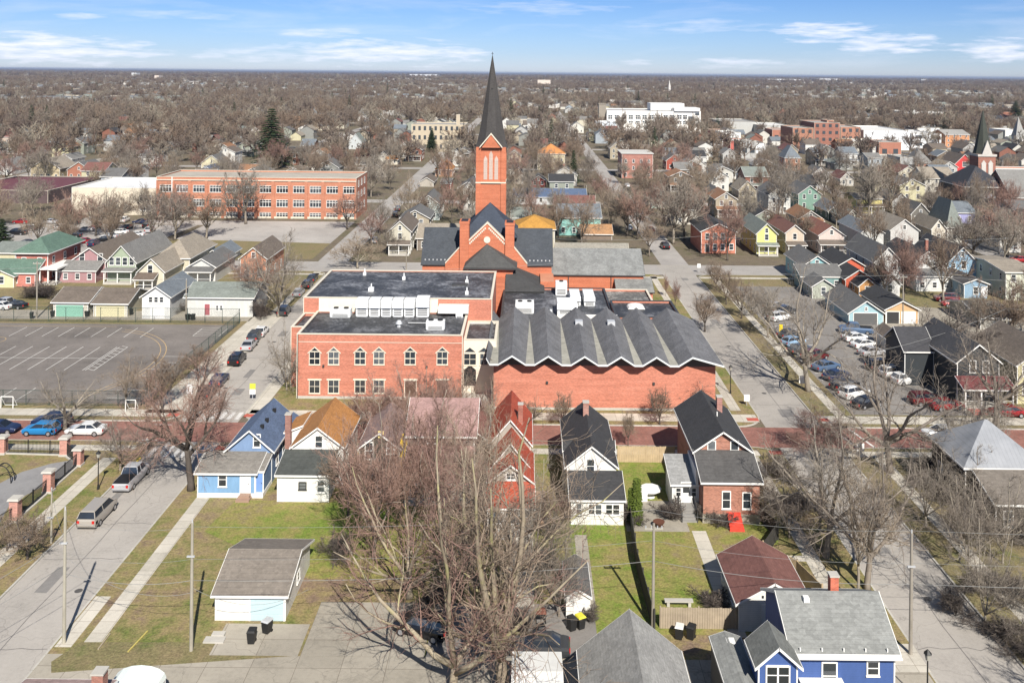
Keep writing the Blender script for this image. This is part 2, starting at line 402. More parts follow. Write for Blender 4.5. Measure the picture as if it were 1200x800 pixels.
def ladder(p,q,w,n):
    p=Vector(p); q=Vector(q); d=(q-p); u=Vector((-d.y,d.x)).normalized()*w
    pline(lines,p,q); pline(lines,p+u,q+u)
    for i in range(n+1):
        a=p+d*i/n; pline(lines,a,a+u*.9+d/n*.5,.12,Z2+.002)
ladder((-64.1,134.6),(-64.1,146.0),1.3,9); ladder((-56.0,152.5),(-56.0,157),-4.4,4); ladder((-93.5,152),(-93.5,157),3.0,4)
for k in range(7):
    y=123.5+3.0*k; pline(lines,(-57.0,y),(-52.4,y))
# faded ball-court arcs
for r0,w in ((15.2,.14),(14.4,.12)):
    prev=None
    for i in range(28):
        t=R(-72+152*i/27); c=(-71.5+r0*1.02*math.cos(t),137.0+r0*1.25*math.sin(t))
        if prev: pline(ylines,prev,c,w,Z2+.003)
        prev=c
pline(ylines,(-72,122.0),(-98,121.9),.12,Z2+.003); pline(ylines,(-71,157.6),(-92,157.4),.12,Z2+.003)
for rr,cx,cy in ((1.8,-87.5,149.0),):
    prev=None
    for i in range(17):
        t=R(360*i/16); c=(cx+rr*math.cos(t),cy+rr*math.sin(t))
        if prev: pline(ylines,prev,c,.12,Z2+.003)
        prev=c
struct(lines.build('parking_lines',plain('worn_white_paint',(.50,.485,.455),.8,.25,2))); struct(ylines.build('court_lines',M_fyell))
# crossings
cw=MB()
for k in range(7): x=LX0+.5+1.05*k; cw.poly([(x,116.6,.012),(x+.55,116.6,.012),(x+.55,119.0,.012),(x,119.0,.012)])
for k in range(8): x=LX0+.3+.95*k; cw.poly([(x,105.0,.012),(x+.5,105.0,.012),(x+.5,108.6,.012),(x,108.6,.012)])
for k in range(6): y=BY0+.4+.95*k; cw.poly([(LX0-2.8,y,.014),(LX0-.4,y,.014),(LX0-.4,y+.16,.014),(LX0-2.8,y+.16,.014)]) if k in (0,5) else None
for k in (0,1): cw.poly([(40.2+2.2*k,BY0+.3,.014),(40.5+2.2*k,BY0+.3,.014),(39.4+2.2*k,BY1-.3,.014),(39.1+2.2*k,BY1-.3,.014)])
struct(cw.build('crosswalk',plain('worn_crosswalk_paint',(.56,.545,.52),.8,.25,2)))
yk=MB(); yk.box(LX0-.16,LX0+.03,98.8,104.6,.09,KH+.03); struct(yk.build('yellow_kerb',plain('kerb_paint_yellow',(.72,.50,.05),.6)))
# red tactile corner plates
tp=MB()
for (x,y) in ((-35.6,117.6),(-45.6,117.6),(29.8,117.9),(39.0,118.0),(30.0,107.6),(-35.8,107.4)): tp.box(x-.75,x+.75,y-.5,y+.5,Z3,Z3+.015)
struct(tp.build('tactile_plates',plain('tactile_red',(.42,.10,.07),.7)))
# ---- east parking lot
polysheet('parking_lot',[(43.4,119.9),(62.5,119.9),(64,131),(64,192),(43.4,192)],Z1,M_lot2)
polysheet('gravel_yard',[(64,150),(100,150),(100,170),(64,180)],Z1+.001,M_conc2)
lots=MB()
for k in range(13): pline(lots,(43.8,124+3.1*k),(48.4,126.3+3.1*k),.1,Z2)
struct(lots.build('parking_lines',M_white))
# far parking (west, behind the pink and green houses) and school apron
polysheet('parking_lot',[(-175,214.5),(-98,214.5),(-95,262),(-175,262)],.012,M_roadfar)
polysheet('school_apron',[(-93,219),(-51,219),(-51,270),(-112,270),(-112,264),(-93,262)],.012,paving('school_apron_paving',(.37,.345,.32),crack=True))
polysheet('school_lawn',[(-93,216),(-51,216),(-51,236),(-93,240)],.016,M_dry)
polysheet('hospital_parking',[(90,560),(330,560),(330,640),(90,640)],.014,M_roadfar)
# tar patches, manhole covers and oil marks on the streets
rnd=random.Random(8); tar=plain('tar_patch',(.20,.19,.18),.8,.15,2); mh=MB(); seam=MB(); pt=MB()
for (a,b) in ((LX0,LX1),(RX0,RX1)):
    for y in (60,78,92,104,128,150,172,192):
        x=rnd.uniform(a+1.5,b-1.5); mh.prism([(x+.34*math.cos(t),y+.34*math.sin(t)) for t in [k*math.pi/6 for k in range(12)]],.0,.014)
    for i in range(9):
        x=rnd.uniform(a+.5,b-2.5); y=rnd.uniform(62,200)
        if BY0-3<y<BY1+3: continue
        w=rnd.uniform(.8,2.0); h=rnd.uniform(1.0,4.0); pt.poly([(x,y,.0115),(x+w,y+rnd.uniform(-.1,.1),.0115),(x+w,y+h,.0115),(x+rnd.uniform(-.1,.1),y+h,.0115)])
    for i in range(16):
        y=40+10.3*i+rnd.uniform(-2,2)
        if BY0-2<y<BY1+2 or y>200: continue
        n=7; zz=[(a+.2+(b-a-.4)*k/n,y+rnd.uniform(-.22,.22)) for k in range(n+1)]
        for p,q in zip(zz,zz[1:]): pline(seam,p,q,.07,.0125)
    xm=(a+b)/2; zz=[(xm+rnd.uniform(-.12,.12),30+4*k) for k in range(44)]
    for p,q in zip(zz,zz[1:]):
        if not (BY0-4<p[1]<BY1+1): pline(seam,p,q,.07,.0135)
struct(mh.build('manhole_covers',plain('cast_iron',(.09,.085,.08),.6))); struct(pt.build('tar_patches',tar)); struct(seam.build('tar_seams',plain('tar_seam',(.15,.14,.135),.7)))

# ================================================================ BUILDING KIT
TRIM=plain('white_trim',(.72,.71,.68),.5,.06,2)
TRIMC=plain('cream_trim',(.62,.57,.47),.6,.08,2)
DKTRIM=plain('dark_trim',(.05,.05,.05),.5,.1,2)
GLASS=glassy()
METAL=plain('galvanised_metal',(.55,.56,.57),.45,.12,1.5,.3)
HVAC=plain('white_unit_paint',(.72,.73,.73),.5,.06,1.5)
BLACK=plain('black_metal',(.02,.02,.02),.5,.2,3)
CONC=plain('foundation_concrete',(.42,.40,.36),.85,.12,1.5)
DOORM={}
def rgb(h):
    h=h.lstrip('#'); c=[int(h[i:i+2],16)/255 for i in (0,2,4)]
    return tuple(((x+.055)/1.055)**2.4 if x>.04 else x/12.92 for x in c)
def roof_polys(x0,x1,y0,y1,z,rt,rise,oh):
    """top faces of a roof with overhang oh over walls x0..x1,y0..y1 whose tops are at z"""
    if rt in('gy','gx'):
        if rt=='gy':
            h=(x1-x0)/2; s=rise/h; xm=(x0+x1)/2; ze=z-s*oh; zr=z+rise
            a=[(x0-oh,y0-oh,ze),(xm,y0-oh,zr),(xm,y1+oh,zr),(x0-oh,y1+oh,ze)]
            b=[(xm,y0-oh,zr),(x1+oh,y0-oh,ze),(x1+oh,y1+oh,ze),(xm,y1+oh,zr)]
        else:
            h=(y1-y0)/2; s=rise/h; ym=(y0+y1)/2; ze=z-s*oh; zr=z+rise
            a=[(x0-oh,y0-oh,ze),(x1+oh,y0-oh,ze),(x1+oh,ym,zr),(x0-oh,ym,zr)]
            b=[(x0-oh,ym,zr),(x1+oh,ym,zr),(x1+oh,y1+oh,ze),(x0-oh,y1+oh,ze)]
        return [a,b]
    X0,X1,Y0,Y1=x0-oh,x1+oh,y0-oh,y1+oh
    if rt=='hip':
        w=X1-X0; d=Y1-Y0; k=min(w,d)/2
        s=rise/(min(x1-x0,y1-y0)/2); ze=z-s*oh; zr=z+rise
        if w>=d-1e-3:
            r0=(X0+k,(Y0+Y1)/2,zr); r1=(X1-k,(Y0+Y1)/2,zr)
            if w-d<.2:
                p=((X0+X1)/2,(Y0+Y1)/2,zr); c=[(X0,Y0,ze),(X1,Y0,ze),(X1,Y1,ze),(X0,Y1,ze)]
                return [[c[i],c[(i+1)%4],p] for i in range(4)]
            return [[(X0,Y0,ze),(X1,Y0,ze),r1,r0],[(X1,Y0,ze),(X1,Y1,ze),r1],[(X1,Y1,ze),(X0,Y1,ze),r0,r1],[(X0,Y1,ze),(X0,Y0,ze),r0]]
        r0=((X0+X1)/2,Y0+k,zr); r1=((X0+X1)/2,Y1-k,zr)
        return [[(X0,Y0,ze),(X1,Y0,ze),r0],[(X1,Y0,ze),(X1,Y1,ze),r1,r0],[(X1,Y1,ze),(X0,Y1,ze),r1],[(X0,Y1,ze),(X0,Y0,ze),r0,r1]]
    if rt=='sf':   # lean-to, low at the front
        s=rise/(y1-y0); return [[(X0,Y0,z-s*oh),(X1,Y0,z-s*oh),(X1,y1,z+rise),(X0,y1,z+rise)]]
    if rt=='sl':
        s=rise/(x1-x0); return [[(X0,Y0,z-s*oh),(x1,Y0,z+rise),(x1,Y1,z+rise),(X0,Y1,z-s*oh)]]
    if rt=='sr':
        s=rise/(x1-x0); return [[(x0,Y0,z+rise),(X1,Y0,z-s*oh),(X1,Y1,z-s*oh),(x0,Y1,z+rise)]]
    return [[(X0,Y0,z),(X1,Y0,z),(X1,Y1,z),(X0,Y1,z)]]
def roof_mesh(polys,t,L):
    mb=MB(); edges={}
    up=lambda p:(p[0]-L[0],p[1]-L[1],p[2]+t); dn=lambda p:(p[0]-L[0],p[1]-L[1],p[2]+.002)
    for p in polys:
        mb.poly([up(q) for q in p]); mb.poly([dn(q) for q in reversed(p)])
        for i in range(len(p)):
            a,b=p[i],p[(i+1)%len(p)]; k=tuple(sorted((tuple(round(c,3) for c in a),tuple(round(c,3) for c in b))))
            edges.setdefault(k,[]).append((a,b))
    bd=[v[0] for v in edges.values() if len(v)==1]
    for a,b in bd: mb.poly([dn(a),dn(b),up(b),up(a)])
    return mb,bd
def fascia(bd,t,L,h=.2,th=.045):
    mb=MB()
    for a,b in bd:
        a=Vector(a)-Vector(L); b=Vector(b)-Vector(L); d=b-a; n=Vector((d.y,-d.x,0))
        if n.length<1e-4: continue
        n=n.normalized()*th; e=d.normalized()*.03
        up=Vector((0,0,t-.012)); dn=Vector((0,0,t-h))
        mb.frustum([a-e+dn,b+e+dn,b+e+dn+n,a-e+dn+n],[a-e+up,b+e+up,b+e+up+n,a-e+up+n])
    return mb
def vol(root,x0,x1,y0,y1,z0,z1,wall,roof,rt='gy',rise=2,oh=.35,trim=TRIM,t=.13,corner=True,roofpart=True,name='wall'):
    L=root.location; mb=MB()
    def P(x,y,z): return (x-L[0],y-L[1],z)
    xm=(x0+x1)/2; ym=(y0+y1)/2
    F=[P(x0,y0,z0),P(x1,y0,z0),P(x1,y0,z1),P(x0,y0,z1)]
    Bk=[P(x1,y1,z0),P(x0,y1,z0),P(x0,y1,z1),P(x1,y1,z1)]
    Rr=[P(x1,y0,z0),P(x1,y1,z0),P(x1,y1,z1),P(x1,y0,z1)]
    Lf=[P(x0,y1,z0),P(x0,y0,z0),P(x0,y0,z1),P(x0,y1,z1)]
    if rt=='gy': F.insert(3,P(xm,y0,z1+rise)); Bk.insert(3,P(xm,y1,z1+rise))
    if rt=='gx': Rr.insert(3,P(x1,ym,z1+rise)); Lf.insert(3,P(x0,ym,z1+rise))
    if rt=='sf': Rr[2]=P(x1,y1,z1+rise); Lf[3]=P(x0,y1,z1+rise); Bk[2]=P(x0,y1,z1+rise); Bk[3]=P(x1,y1,z1+rise)
    if rt=='sl': F[2]=P(x1,y0,z1+rise); Bk[3]=P(x1,y1,z1+rise); Rr[2]=P(x1,y1,z1+rise); Rr[3]=P(x1,y0,z1+rise)
    if rt=='sr': F[3]=P(x0,y0,z1+rise); Bk[2]=P(x0,y1,z1+rise); Lf[2]=P(x0,y0,z1+rise); Lf[3]=P(x0,y1,z1+rise)
    for q in (F,Bk,Rr,Lf): mb.poly(q)
    w=mb.build(name,wall,root)
    if corner and trim is not None:
        for (x,y) in ((x0,y0),(x1,y0)):
            c=MB(); c.box(x-L[0]-.05,x-L[0]+.05,y-L[1]-.03,y-L[1]+.07,z0+.02,z1-.02)
            c.build('corner_board',trim,root)
    r=None
    if rt!='none' and rt!='para':
        pl=roof_polys(x0,x1,y0,y1,z1,rt,rise,oh)
        rm,bd=roof_mesh(pl,t,(L[0],L[1],0)); r=rm.build('roof',roof,root)
        if trim is not None: fascia(bd,t,(L[0],L[1],0)).build('fascia',trim,root)
    if rt=='para':   # flat roof behind a parapet; rise = parapet height
        m2=MB(); m2.poly([P(x0+.25,y0+.25,z1-rise),P(x1-.25,y0+.25,z1-rise),P(x1-.25,y1-.25,z1-rise),P(x0+.25,y1-.25,z1-rise)])
        r=m2.build('roof',roof,root)
        m3=MB()
        for a in ((x0,x1,y0,y0+.25),(x0,x1,y1-.25,y1),(x0,x0+.25,y0+.25,y1-.25),(x1-.25,x1,y0+.25,y1-.25)):
            m3.box(a[0]-L[0]+.003,a[1]-L[0]-.003,a[2]-L[1]+.003,a[3]-L[1]-.003,z1-rise-.05,z1-.01)
        m3.build('parapet',wall,root)
        m4=MB()
        for a in ((x0-.07,x1+.07,y0-.07,y0+.3),(x0-.07,x1+.07,y1-.3,y1+.07),(x0-.07,x0+.3,y0+.3,y1-.3),(x1-.3,x1+.07,y0+.3,y1-.3)):
            m4.box(a[0]-L[0],a[1]-L[0],a[2]-L[1],a[3]-L[1],z1-.008,z1+.09)
        m4.build('coping',trim or wall,root)
    return w,r
WM={}
def window_meshes(w,h,trim,style='sash',glass=None):
    k=(round(w,2),round(h,2),trim.name,style)
    if k in WM: return WM[k]
    f=MB(); b=.1
    f.box(-w/2-b,-w/2,-.06,0.01,-b,h+b); f.box(w/2,w/2+b,-.06,0.01,-b,h+b)
    f.box(-w/2,w/2,-.06,0.01,h,h+b+.03); f.box(-w/2-b-.04,w/2+b+.04,-.10,0.0,-b-.06,-b+.02); f.box(-w/2,w/2,-.055,.01,-b+.02,0)
    if style=='sash': f.box(-w/2,w/2,-.035,0,h*.5-.03,h*.5+.03)
    if style=='quad': f.box(-w/2,w/2,-.035,0,h*.5-.03,h*.5+.03); f.box(-.03,.03,-.037,0,0,h)
    if style=='pair': f.box(-.06,.06,-.045,0,0,h); f.box(-w/2,w/2,-.035,0,h*.5-.03,h*.5+.03)
    if style=='tri':
        for u in (-w/4,0,w/4): f.box(u-.05,u+.05,-.045,0,0,h)
        f.box(-w/2,w/2,-.05,0,h*.66,h*.74)
    if style=='gable':
        # pale peaked hood above a squared window
        n=.14
        for s in (-1,1):
            f.frustum([(s*(w/2+.28),-.12,h*.86),(s*(w/2+.28),.0,h*.86),(s*(w/2+.28),.0,h*.86+n),(s*(w/2+.28),-.12,h*.86+n)] if s<0 else [(s*(w/2+.28),-.12,h*.86+n),(s*(w/2+.28),.0,h*.86+n),(s*(w/2+.28),.0,h*.86),(s*(w/2+.28),-.12,h*.86)],
                      [(0,-.12,h+.62),(0,.0,h+.62),(0,.0,h+.62+n),(0,-.12,h+.62+n)] if s<0 else [(0,-.12,h+.62+n),(0,.0,h+.62+n),(0,.0,h+.62),(0,-.12,h+.62)])
        f.box(-w/2,w/2,-.035,0,h*.42,h*.5); f.box(-.035,.035,-.037,0,0,h)
    fm=f.mesh('window_frame',trim)
    p=MB(); p.box(-w/2,w/2,-.018,.002,0,h)
    if style=='gable': p.prism([(0,0),(0,0),(0,0)],0,0) if 0 else p.poly([(-w/2,-.018,h+.13),(w/2,-.018,h+.13),(0,-.018,h+.55)])
    pm=p.mesh('window_pane',glass or GLASS)
    WM[k]=(fm,pm); return WM[k]
ROT={'f':0,'r':R(90),'l':R(-90),'b':R(180)}
def win(root,side,u,z,w,h,plane,trim=TRIM,style='sash',glass=None,name='window'):
    fm,pm=window_meshes(w,h,trim,style,glass); L=root.location
    loc={'f':(u-L[0],plane-L[1],z),'b':(u-L[0],plane-L[1],z),'r':(plane-L[0],u-L[1],z),'l':(plane-L[0],u-L[1],z)}[side]
    o=put(name,fm,root,loc,ROT[side]); put('pane',pm,o); return o
def door(root,side,u,z,w,h,plane,c=(.7,.7,.68),trim=TRIM,glass=False,panel=True):
    L=root.location; f=MB(); f.box(-w/2-.1,-w/2,-.07,.01,0,h+.1); f.box(w/2,w/2+.1,-.07,.01,0,h+.1); f.box(-w/2,w/2,-.07,.01,h,h+.1)
    loc={'f':(u-L[0],plane-L[1],z),'r':(plane-L[0],u-L[1],z),'l':(plane-L[0],u-L[1],z),'b':(u-L[0],plane-L[1],z)}[side]
    d=MB(); d.box(-w/2,w/2,-.04,.005,0,h)
    if panel:
        for a in (.12,.52): d.box(-w/2+.12,w/2-.12,-.055,-.04,h*a,h*(a+.34))
    o=d.build('door',plain('door_%02x%02x%02x'%tuple(int(k*255) for k in c),c,.5,.05),root,loc); o.rotation_euler=(0,0,ROT[side])
    f.build('door_frame',trim,o)
    k=MB(); k.box(w/2-.16,w/2-.1,-.1,-.045,h*.45,h*.49); k.build('handle',BLACK,o)
    if glass: q=MB(); q.box(-w/2+.14,w/2-.14,-.062,-.041,h*.5,h*.9); q.build('pane',GLASS,o)
    return o
def garage_door(root,side,u,z,w,h,plane,c):
    L=root.location; d=MB(); d.box(-w/2,w/2,-.03,.005,0,h)
    for i in range(4): d.box(-w/2+.06,w/2-.06,-.05,-.03,h*(i/4)+.05,h*((i+1)/4)-.05)
    loc=(u-L[0],plane-L[1],z) if side in'fb' else (plane-L[0],u-L[1],z)
    o=d.build('garage_door',plain('gdoor_%02x%02x%02x'%tuple(int(k*255) for k in c),c,.5,.05),root,loc); o.rotation_euler=(0,0,ROT[side])
    f=MB(); f.box(-w/2-.12,-w/2,-.06,.01,0,h+.12); f.box(w/2,w/2+.12,-.06,.01,0,h+.12); f.box(-w/2,w/2,-.06,.01,h,h+.12)
    f.build('door_frame',TRIM,o); return o
BRK=(.30,.10,.065)
def chimney(root,roofobj,x,y,z0,z1,s=.55,m=None,cap=True):
    L=root.location; c=MB(); c.box(x-L[0]-s/2,x-L[0]+s/2,y-L[1]-s/2,y-L[1]+s/2,z0,z1)
    o=c.build('chimney',m or brick(BRK),roofobj or root)
    if cap and roofobj is None:
        k=MB(); k.box(x-L[0]-s/2-.06,x-L[0]+s/2+.06,y-L[1]-s/2-.06,y-L[1]+s/2+.06,z1,z1+.12); k.build('cap',CONC,o)
    elif cap:
        o.data.materials.append(CONC); k=MB(); 
    return o
def porch(root,x0,x1,y0,y1,z1,rise,roof,floor=.5,posts=3,trim=TRIM,rt='sf',pm=None,rail=True):
    """open porch in front of a wall standing at y1"""
    L=root.location; X=lambda x:x-L[0]; Yf=lambda y:y-L[1]
    d=MB(); d.box(X(x0),X(x1),Yf(y0),Yf(y1)-.02,KH,floor); d.build('porch_floor',CONC,root)
    for i in range(posts):
        x=x0+.15+(x1-x0-.3)*i/(posts-1); p=MB(); p.box(X(x)-.09,X(x)+.09,Yf(y0)+.06,Yf(y0)+.24,floor,z1-.25); p.build('post',pm or trim,root)
    p=MB(); p.box(X(x0)+.02,X(x1)-.02,Yf(y0)+.04,Yf(y0)+.26,z1-.25,z1)
    p.build('beam',pm or trim,root)
    if rail: 
        p=MB(); p.box(X(x0)+.24,X(x1)-.24,Yf(y0)+.12,Yf(y0)+.18,floor+.8,floor+.88); p.build('rail',pm or trim,root)
    rm,bd=roof_mesh(roof_polys(x0,x1,y0,y1,z1,rt,rise,.25),.1,(L[0],L[1],0)); rm.build('porch_roof',roof,root)
    fascia(bd,.1,(L[0],L[1],0),.18).build('fascia',trim,root)
def gable_vent(root,x,y,z,trim=TRIM,s=.5):
    L=root.location; m=MB(); m.box(x-s/2-L[0],x+s/2-L[0],y-.05-L[1],y-L[1]+.01,z,z+s*1.2); m.build('gable_vent',trim,root)
def roofvents(root,roofobj,pts):
    L=root.location
    for (x,y,z) in pts:
        m=MB(); m.box(x-.18-L[0],x+.18-L[0],y-.18-L[1],y+.18-L[1],z-.1,z+.28); m.build('roof_vent',BLACK,roofobj)
def house(name,label,cat,x,y,group=None): return thing(name,label,cat,(x,y,0),group=group)
# colours
S_GREY=shingle((.13,.128,.125)); S_DK=shingle((.045,.045,.047)); S_MID=shingle((.19,.185,.175)); S_LT=shingle((.30,.295,.28))
S_BR=shingle((.14,.115,.095)); S_TAN=shingle((.27,.235,.19)); S_ORG=shingle((.36,.17,.06)); S_RED=shingle((.33,.065,.035)); S_GRN=shingle((.10,.16,.125))
S_BLUE=shingle((.09,.125,.20)); S_RB=shingle((.17,.08,.068)); S_GG=shingle((.19,.21,.19)); S_BG=shingle((.15,.17,.19)); S_PK=shingle((.30,.19,.175))
S_SLATE=shingle((.055,.062,.072),.3)
def sid(h):
    c=rgb(h); g=.3*c[0]+.59*c[1]+.11*c[2]; return siding(tuple(.80*(g+(k-g)*.84) for k in c))
WHT=siding((.72,.71,.67)); CRM=siding((.66,.62,.50))
# ================================================================ THE NEAR HOUSES
def yz(xpx,ypx,z): return G(xpx,ypx,z)
# --- blue house with slate-blue roof
def blue_house():
    y0=95.0; yw=98.3
    r=house('house','small light-blue house with slate-blue gable roof on the street corner','house',-34.2,y0)
    w=sid('#7f9fc9')
    vol(r,-32.1,-27.4,yw,107.2,KH,3.95,w,S_BLUE,'gy',2.0,.4)
    rf=[c for c in bpy.data.objects if c.parent==r and c.name.startswith('roof')][0]
    roofvents(r,rf,[(-29.0,100.2,5.5),(-29.0,102.0,5.5),(-29.0,105.0,5.5)])
    vol(r,-34.2,-28.2,y0,yw-.01,KH+.5,2.75,sid('#7fb0dc'),shingle((.20,.185,.165)),'sf',.75,.3)
    vol(r,-28.15,-27.4,y0+.3,yw-.01,KH+.5,2.75,w,shingle((.20,.185,.165)),'sf',.6,.1,corner=False)
    vol(r,-27.4,-26.0,104.2,107.2,KH,3.5,w,S_BLUE,'sr',.9,.2)
    m=MB(); m.box(-.05,6.85,-.04,3.2,KH-.05,KH+.48); m.build('foundation',TRIM,r)
    win(r,'f',-31.6,1.35,.75,1.35,y0); win(r,'f',-29.0,4.15,.65,1.25,yw); door(r,'f',-29.2,.65,.95,2.05,y0); door(r,'f',-27.8,.62,.7,2.0,y0+.3,rgb('#6f8fc4'))
    st=MB(); st.box(4.3,5.7,-1.1,-.05,0.1,.35); st.box(4.5,5.6,-.7,-.05,.35,.6); st.build('step',plain('old_brick_step',(.3,.2,.15)),r)
    for y in (100.5,103.2): win(r,'r',y,1.4,.8,1.3,-27.4)
    chimney(r,None,-26.6,102.2,KH,6.2,.62,brick((.28,.13,.10)))
blue_house()
def white_lean_house():
    y0=94.2; yw=98.0
    r=house('house','white clapboard house with orange-brown roof and dark lean-to, beside the blue house','house',-25.6,y0)
    vol(r,-25.0,-19.6,yw,106.5,KH,4.4,WHT,S_ORG,'gy',2.0,.3)
    vol(r,-25.6,-20.3,y0,yw-.01,KH,2.95,WHT,shingle((.065,.07,.065)),'sf',.95,.25)
    vol(r,-27.0,-25.01,102.6,106.5,KH,4.0,WHT,S_ORG,'sl',.8,.2,corner=False)
    win(r,'f',-22.2,4.25,.7,1.2,yw); win(r,'f',-23.0,1.5,.65,.6,y0,DKTRIM); win(r,'f',-21.1,1.2,.65,1.1,y0)
    win(r,'r',100.5,1.4,.8,1.4,-19.6); gable_vent(r,-22.3,yw,5.65,TRIM,.25)
white_lean_house()
def dark_green_house():
    x0,Y=XA(421,600,97.5),97.5; x1=XA(467,600,Y)
    ze=ZA(445,524,Y); zr=ZA(445,507,Y)
    r=house('house','dark olive-green gabled house with pale yellow attic vent behind the bare trees','house',x0,Y)
    w=sid('#4b4f45')
    vol(r,x0,x1,Y,106,KH,ze,w,shingle((.22,.16,.15)),'gy',zr-ze,.3)
    win(r,'f',x0+1.0,3.3,.75,1.7,Y); win(r,'f',x0+3.3,3.9,.7,1.0,Y); gable_vent(r,x0+2.25,Y,5.55,plain('pale_yellow_vent',(.75,.62,.25)),.6)
    vol(r,x0+1.5,x1,Y-2.6,Y-.01,KH,2.6,w,S_GREY,'sf',.7,.2); win(r,'f',x0+3,1.0,1.2,1.1,Y-2.6)
dark_green_house()
def pink_roof_house():
    Y=97.8; x0=XA(478,550,Y); x1=XA(566,550,Y); z1=ZA(520,509,Y)
    r=house('house','long house with dusty pink shingle roof and front porch hidden by the bare trees','house',x0,Y)
    w=sid('#8f7f74'); yr=106.5
    vol(r,x0,x1-1,Y,yr,KH,z1,w,S_PK,'gx',2.3,.35)
    vol(r,x0+.2,x1-1.2,Y-4.2,Y-.01,KH,2.6,sid('#cfc6bb'),S_PK,'sf',1.9,.3)
    vol(r,x1-1,x1+.8,Y+1.5,yr-.5,KH,z1-1.4,w,S_RB,'sr',1.2,.2)
    for i in range(4): win(r,'f',x0+1.3+1.75*i,1.0,.9,1.2,Y-4.2)
    m=MB(); m.box(-.9,-.02,.2,2.2,KH,5.0); m.build('side_bay',plain('mustard_paint',(.62,.42,.06)),r)
    win(r,'f',x0+2.5,z1-.9,1.0,.6,Y,TRIM,'quad')
pink_roof_house()
def red_roof_house():
    Y=90.5; x0=XA(573,650,Y); x1=XA(622,650,Y)
    r=house('house','tall narrow house with bright rust-red roofs stepping down toward the yard','house',x0,Y)
    w=sid('#b9b2a6'); xm=(x0+x1)/2
    # rear main gable, middle gable, front hipped porch
    vol(r,x0-.25,x1-.1,97.8,106.4,KH,5.0,w,S_RED,'gy',2.5,.25)
    vol(r,x0-.1,x1,93.8,97.79,KH,4.0,w,S_RED,'gy',2.6,.3)
    vol(r,x0,x1,Y+.5,93.79,KH,4.0,w,S_RED,'gy',1.6,.3,corner=False)
    vol(r,x0-.1,x1+.1,Y-1.8,Y+.49,KH,2.45,sid('#d8d4cb'),S_RED,'sf',1.35,.25)
    win(r,'f',xm,4.15,.8,.55,Y+.5,TRIM,'quad')
    for i in range(3): win(r,'f',x0+.8+1.35*i,.9,.95,1.2,Y-1.8,TRIM,'quad')
    sh=MB(); sh.box(x1-x0+.2,x1-x0+1.4,-1.2,1.6,KH,2.5); sh.build('side_stair',plain('weathered_wood',(.33,.22,.15)),r)
    d=MB(); d.box(.4,4.2,-3.6,-1.85,KH,.55); d.build('deck',plain('pale_deck',(.5,.47,.42)),r)
    chimney(r,None,xm+.9,100,6.2,8.4,.5)
red_roof_house()
def white_black_house():
    y0=90.0; yw=93.7
    x0=XA(664.5,590,yw); x1=XA(721,590,yw); 
    r=house('house','white clapboard house with black shingle roof, brick chimney and enclosed back porch','house',x0,y0)
    ze=ZA(692,545,yw); zr=ZA(695,522.5,yw)
    w,rf=vol(r,x0,x1,yw,106.0,KH,ze,WHT,S_DK,'gy',zr-ze,.3)
    # small cross gables
    for s in (-1,1):
        xx=x0 if s<0 else x1
        vol(r,min(xx-s*1.0,xx+s*.3),max(xx-s*1.0,xx+s*.3),97.4,99.2,KH,ze-.1,WHT,S_DK,'gx',.75,.06,corner=False)
    a0=XA(669.5,609,y0); a1=XA(730,609,y0); z2=ZA(700,585,y0)
    vol(r,a0,a1,y0,yw-.01,KH,z2,WHT,S_DK,'sf',1.15,.25)
    win(r,'f',a0+.75,1.15,.5,1.1,y0); win(r,'f',a0+2.35,1.2,1.25,.95,y0,TRIM,'pair',None); win(r,'f',a0+4.1,1.2,1.3,.95,y0,TRIM,'pair')
    win(r,'f',(x0+x1)/2-.1,ze-.75,.72,1.35,yw)
    gable_vent(r,(x0+x1)/2-.05,yw,ze-1.35,DKTRIM,.28)
    chimney(r,None,(x0+x1)/2-.05,102.5,zr-.4,zr+1.35,.62,brick((.33,.16,.12)))
white_black_house()
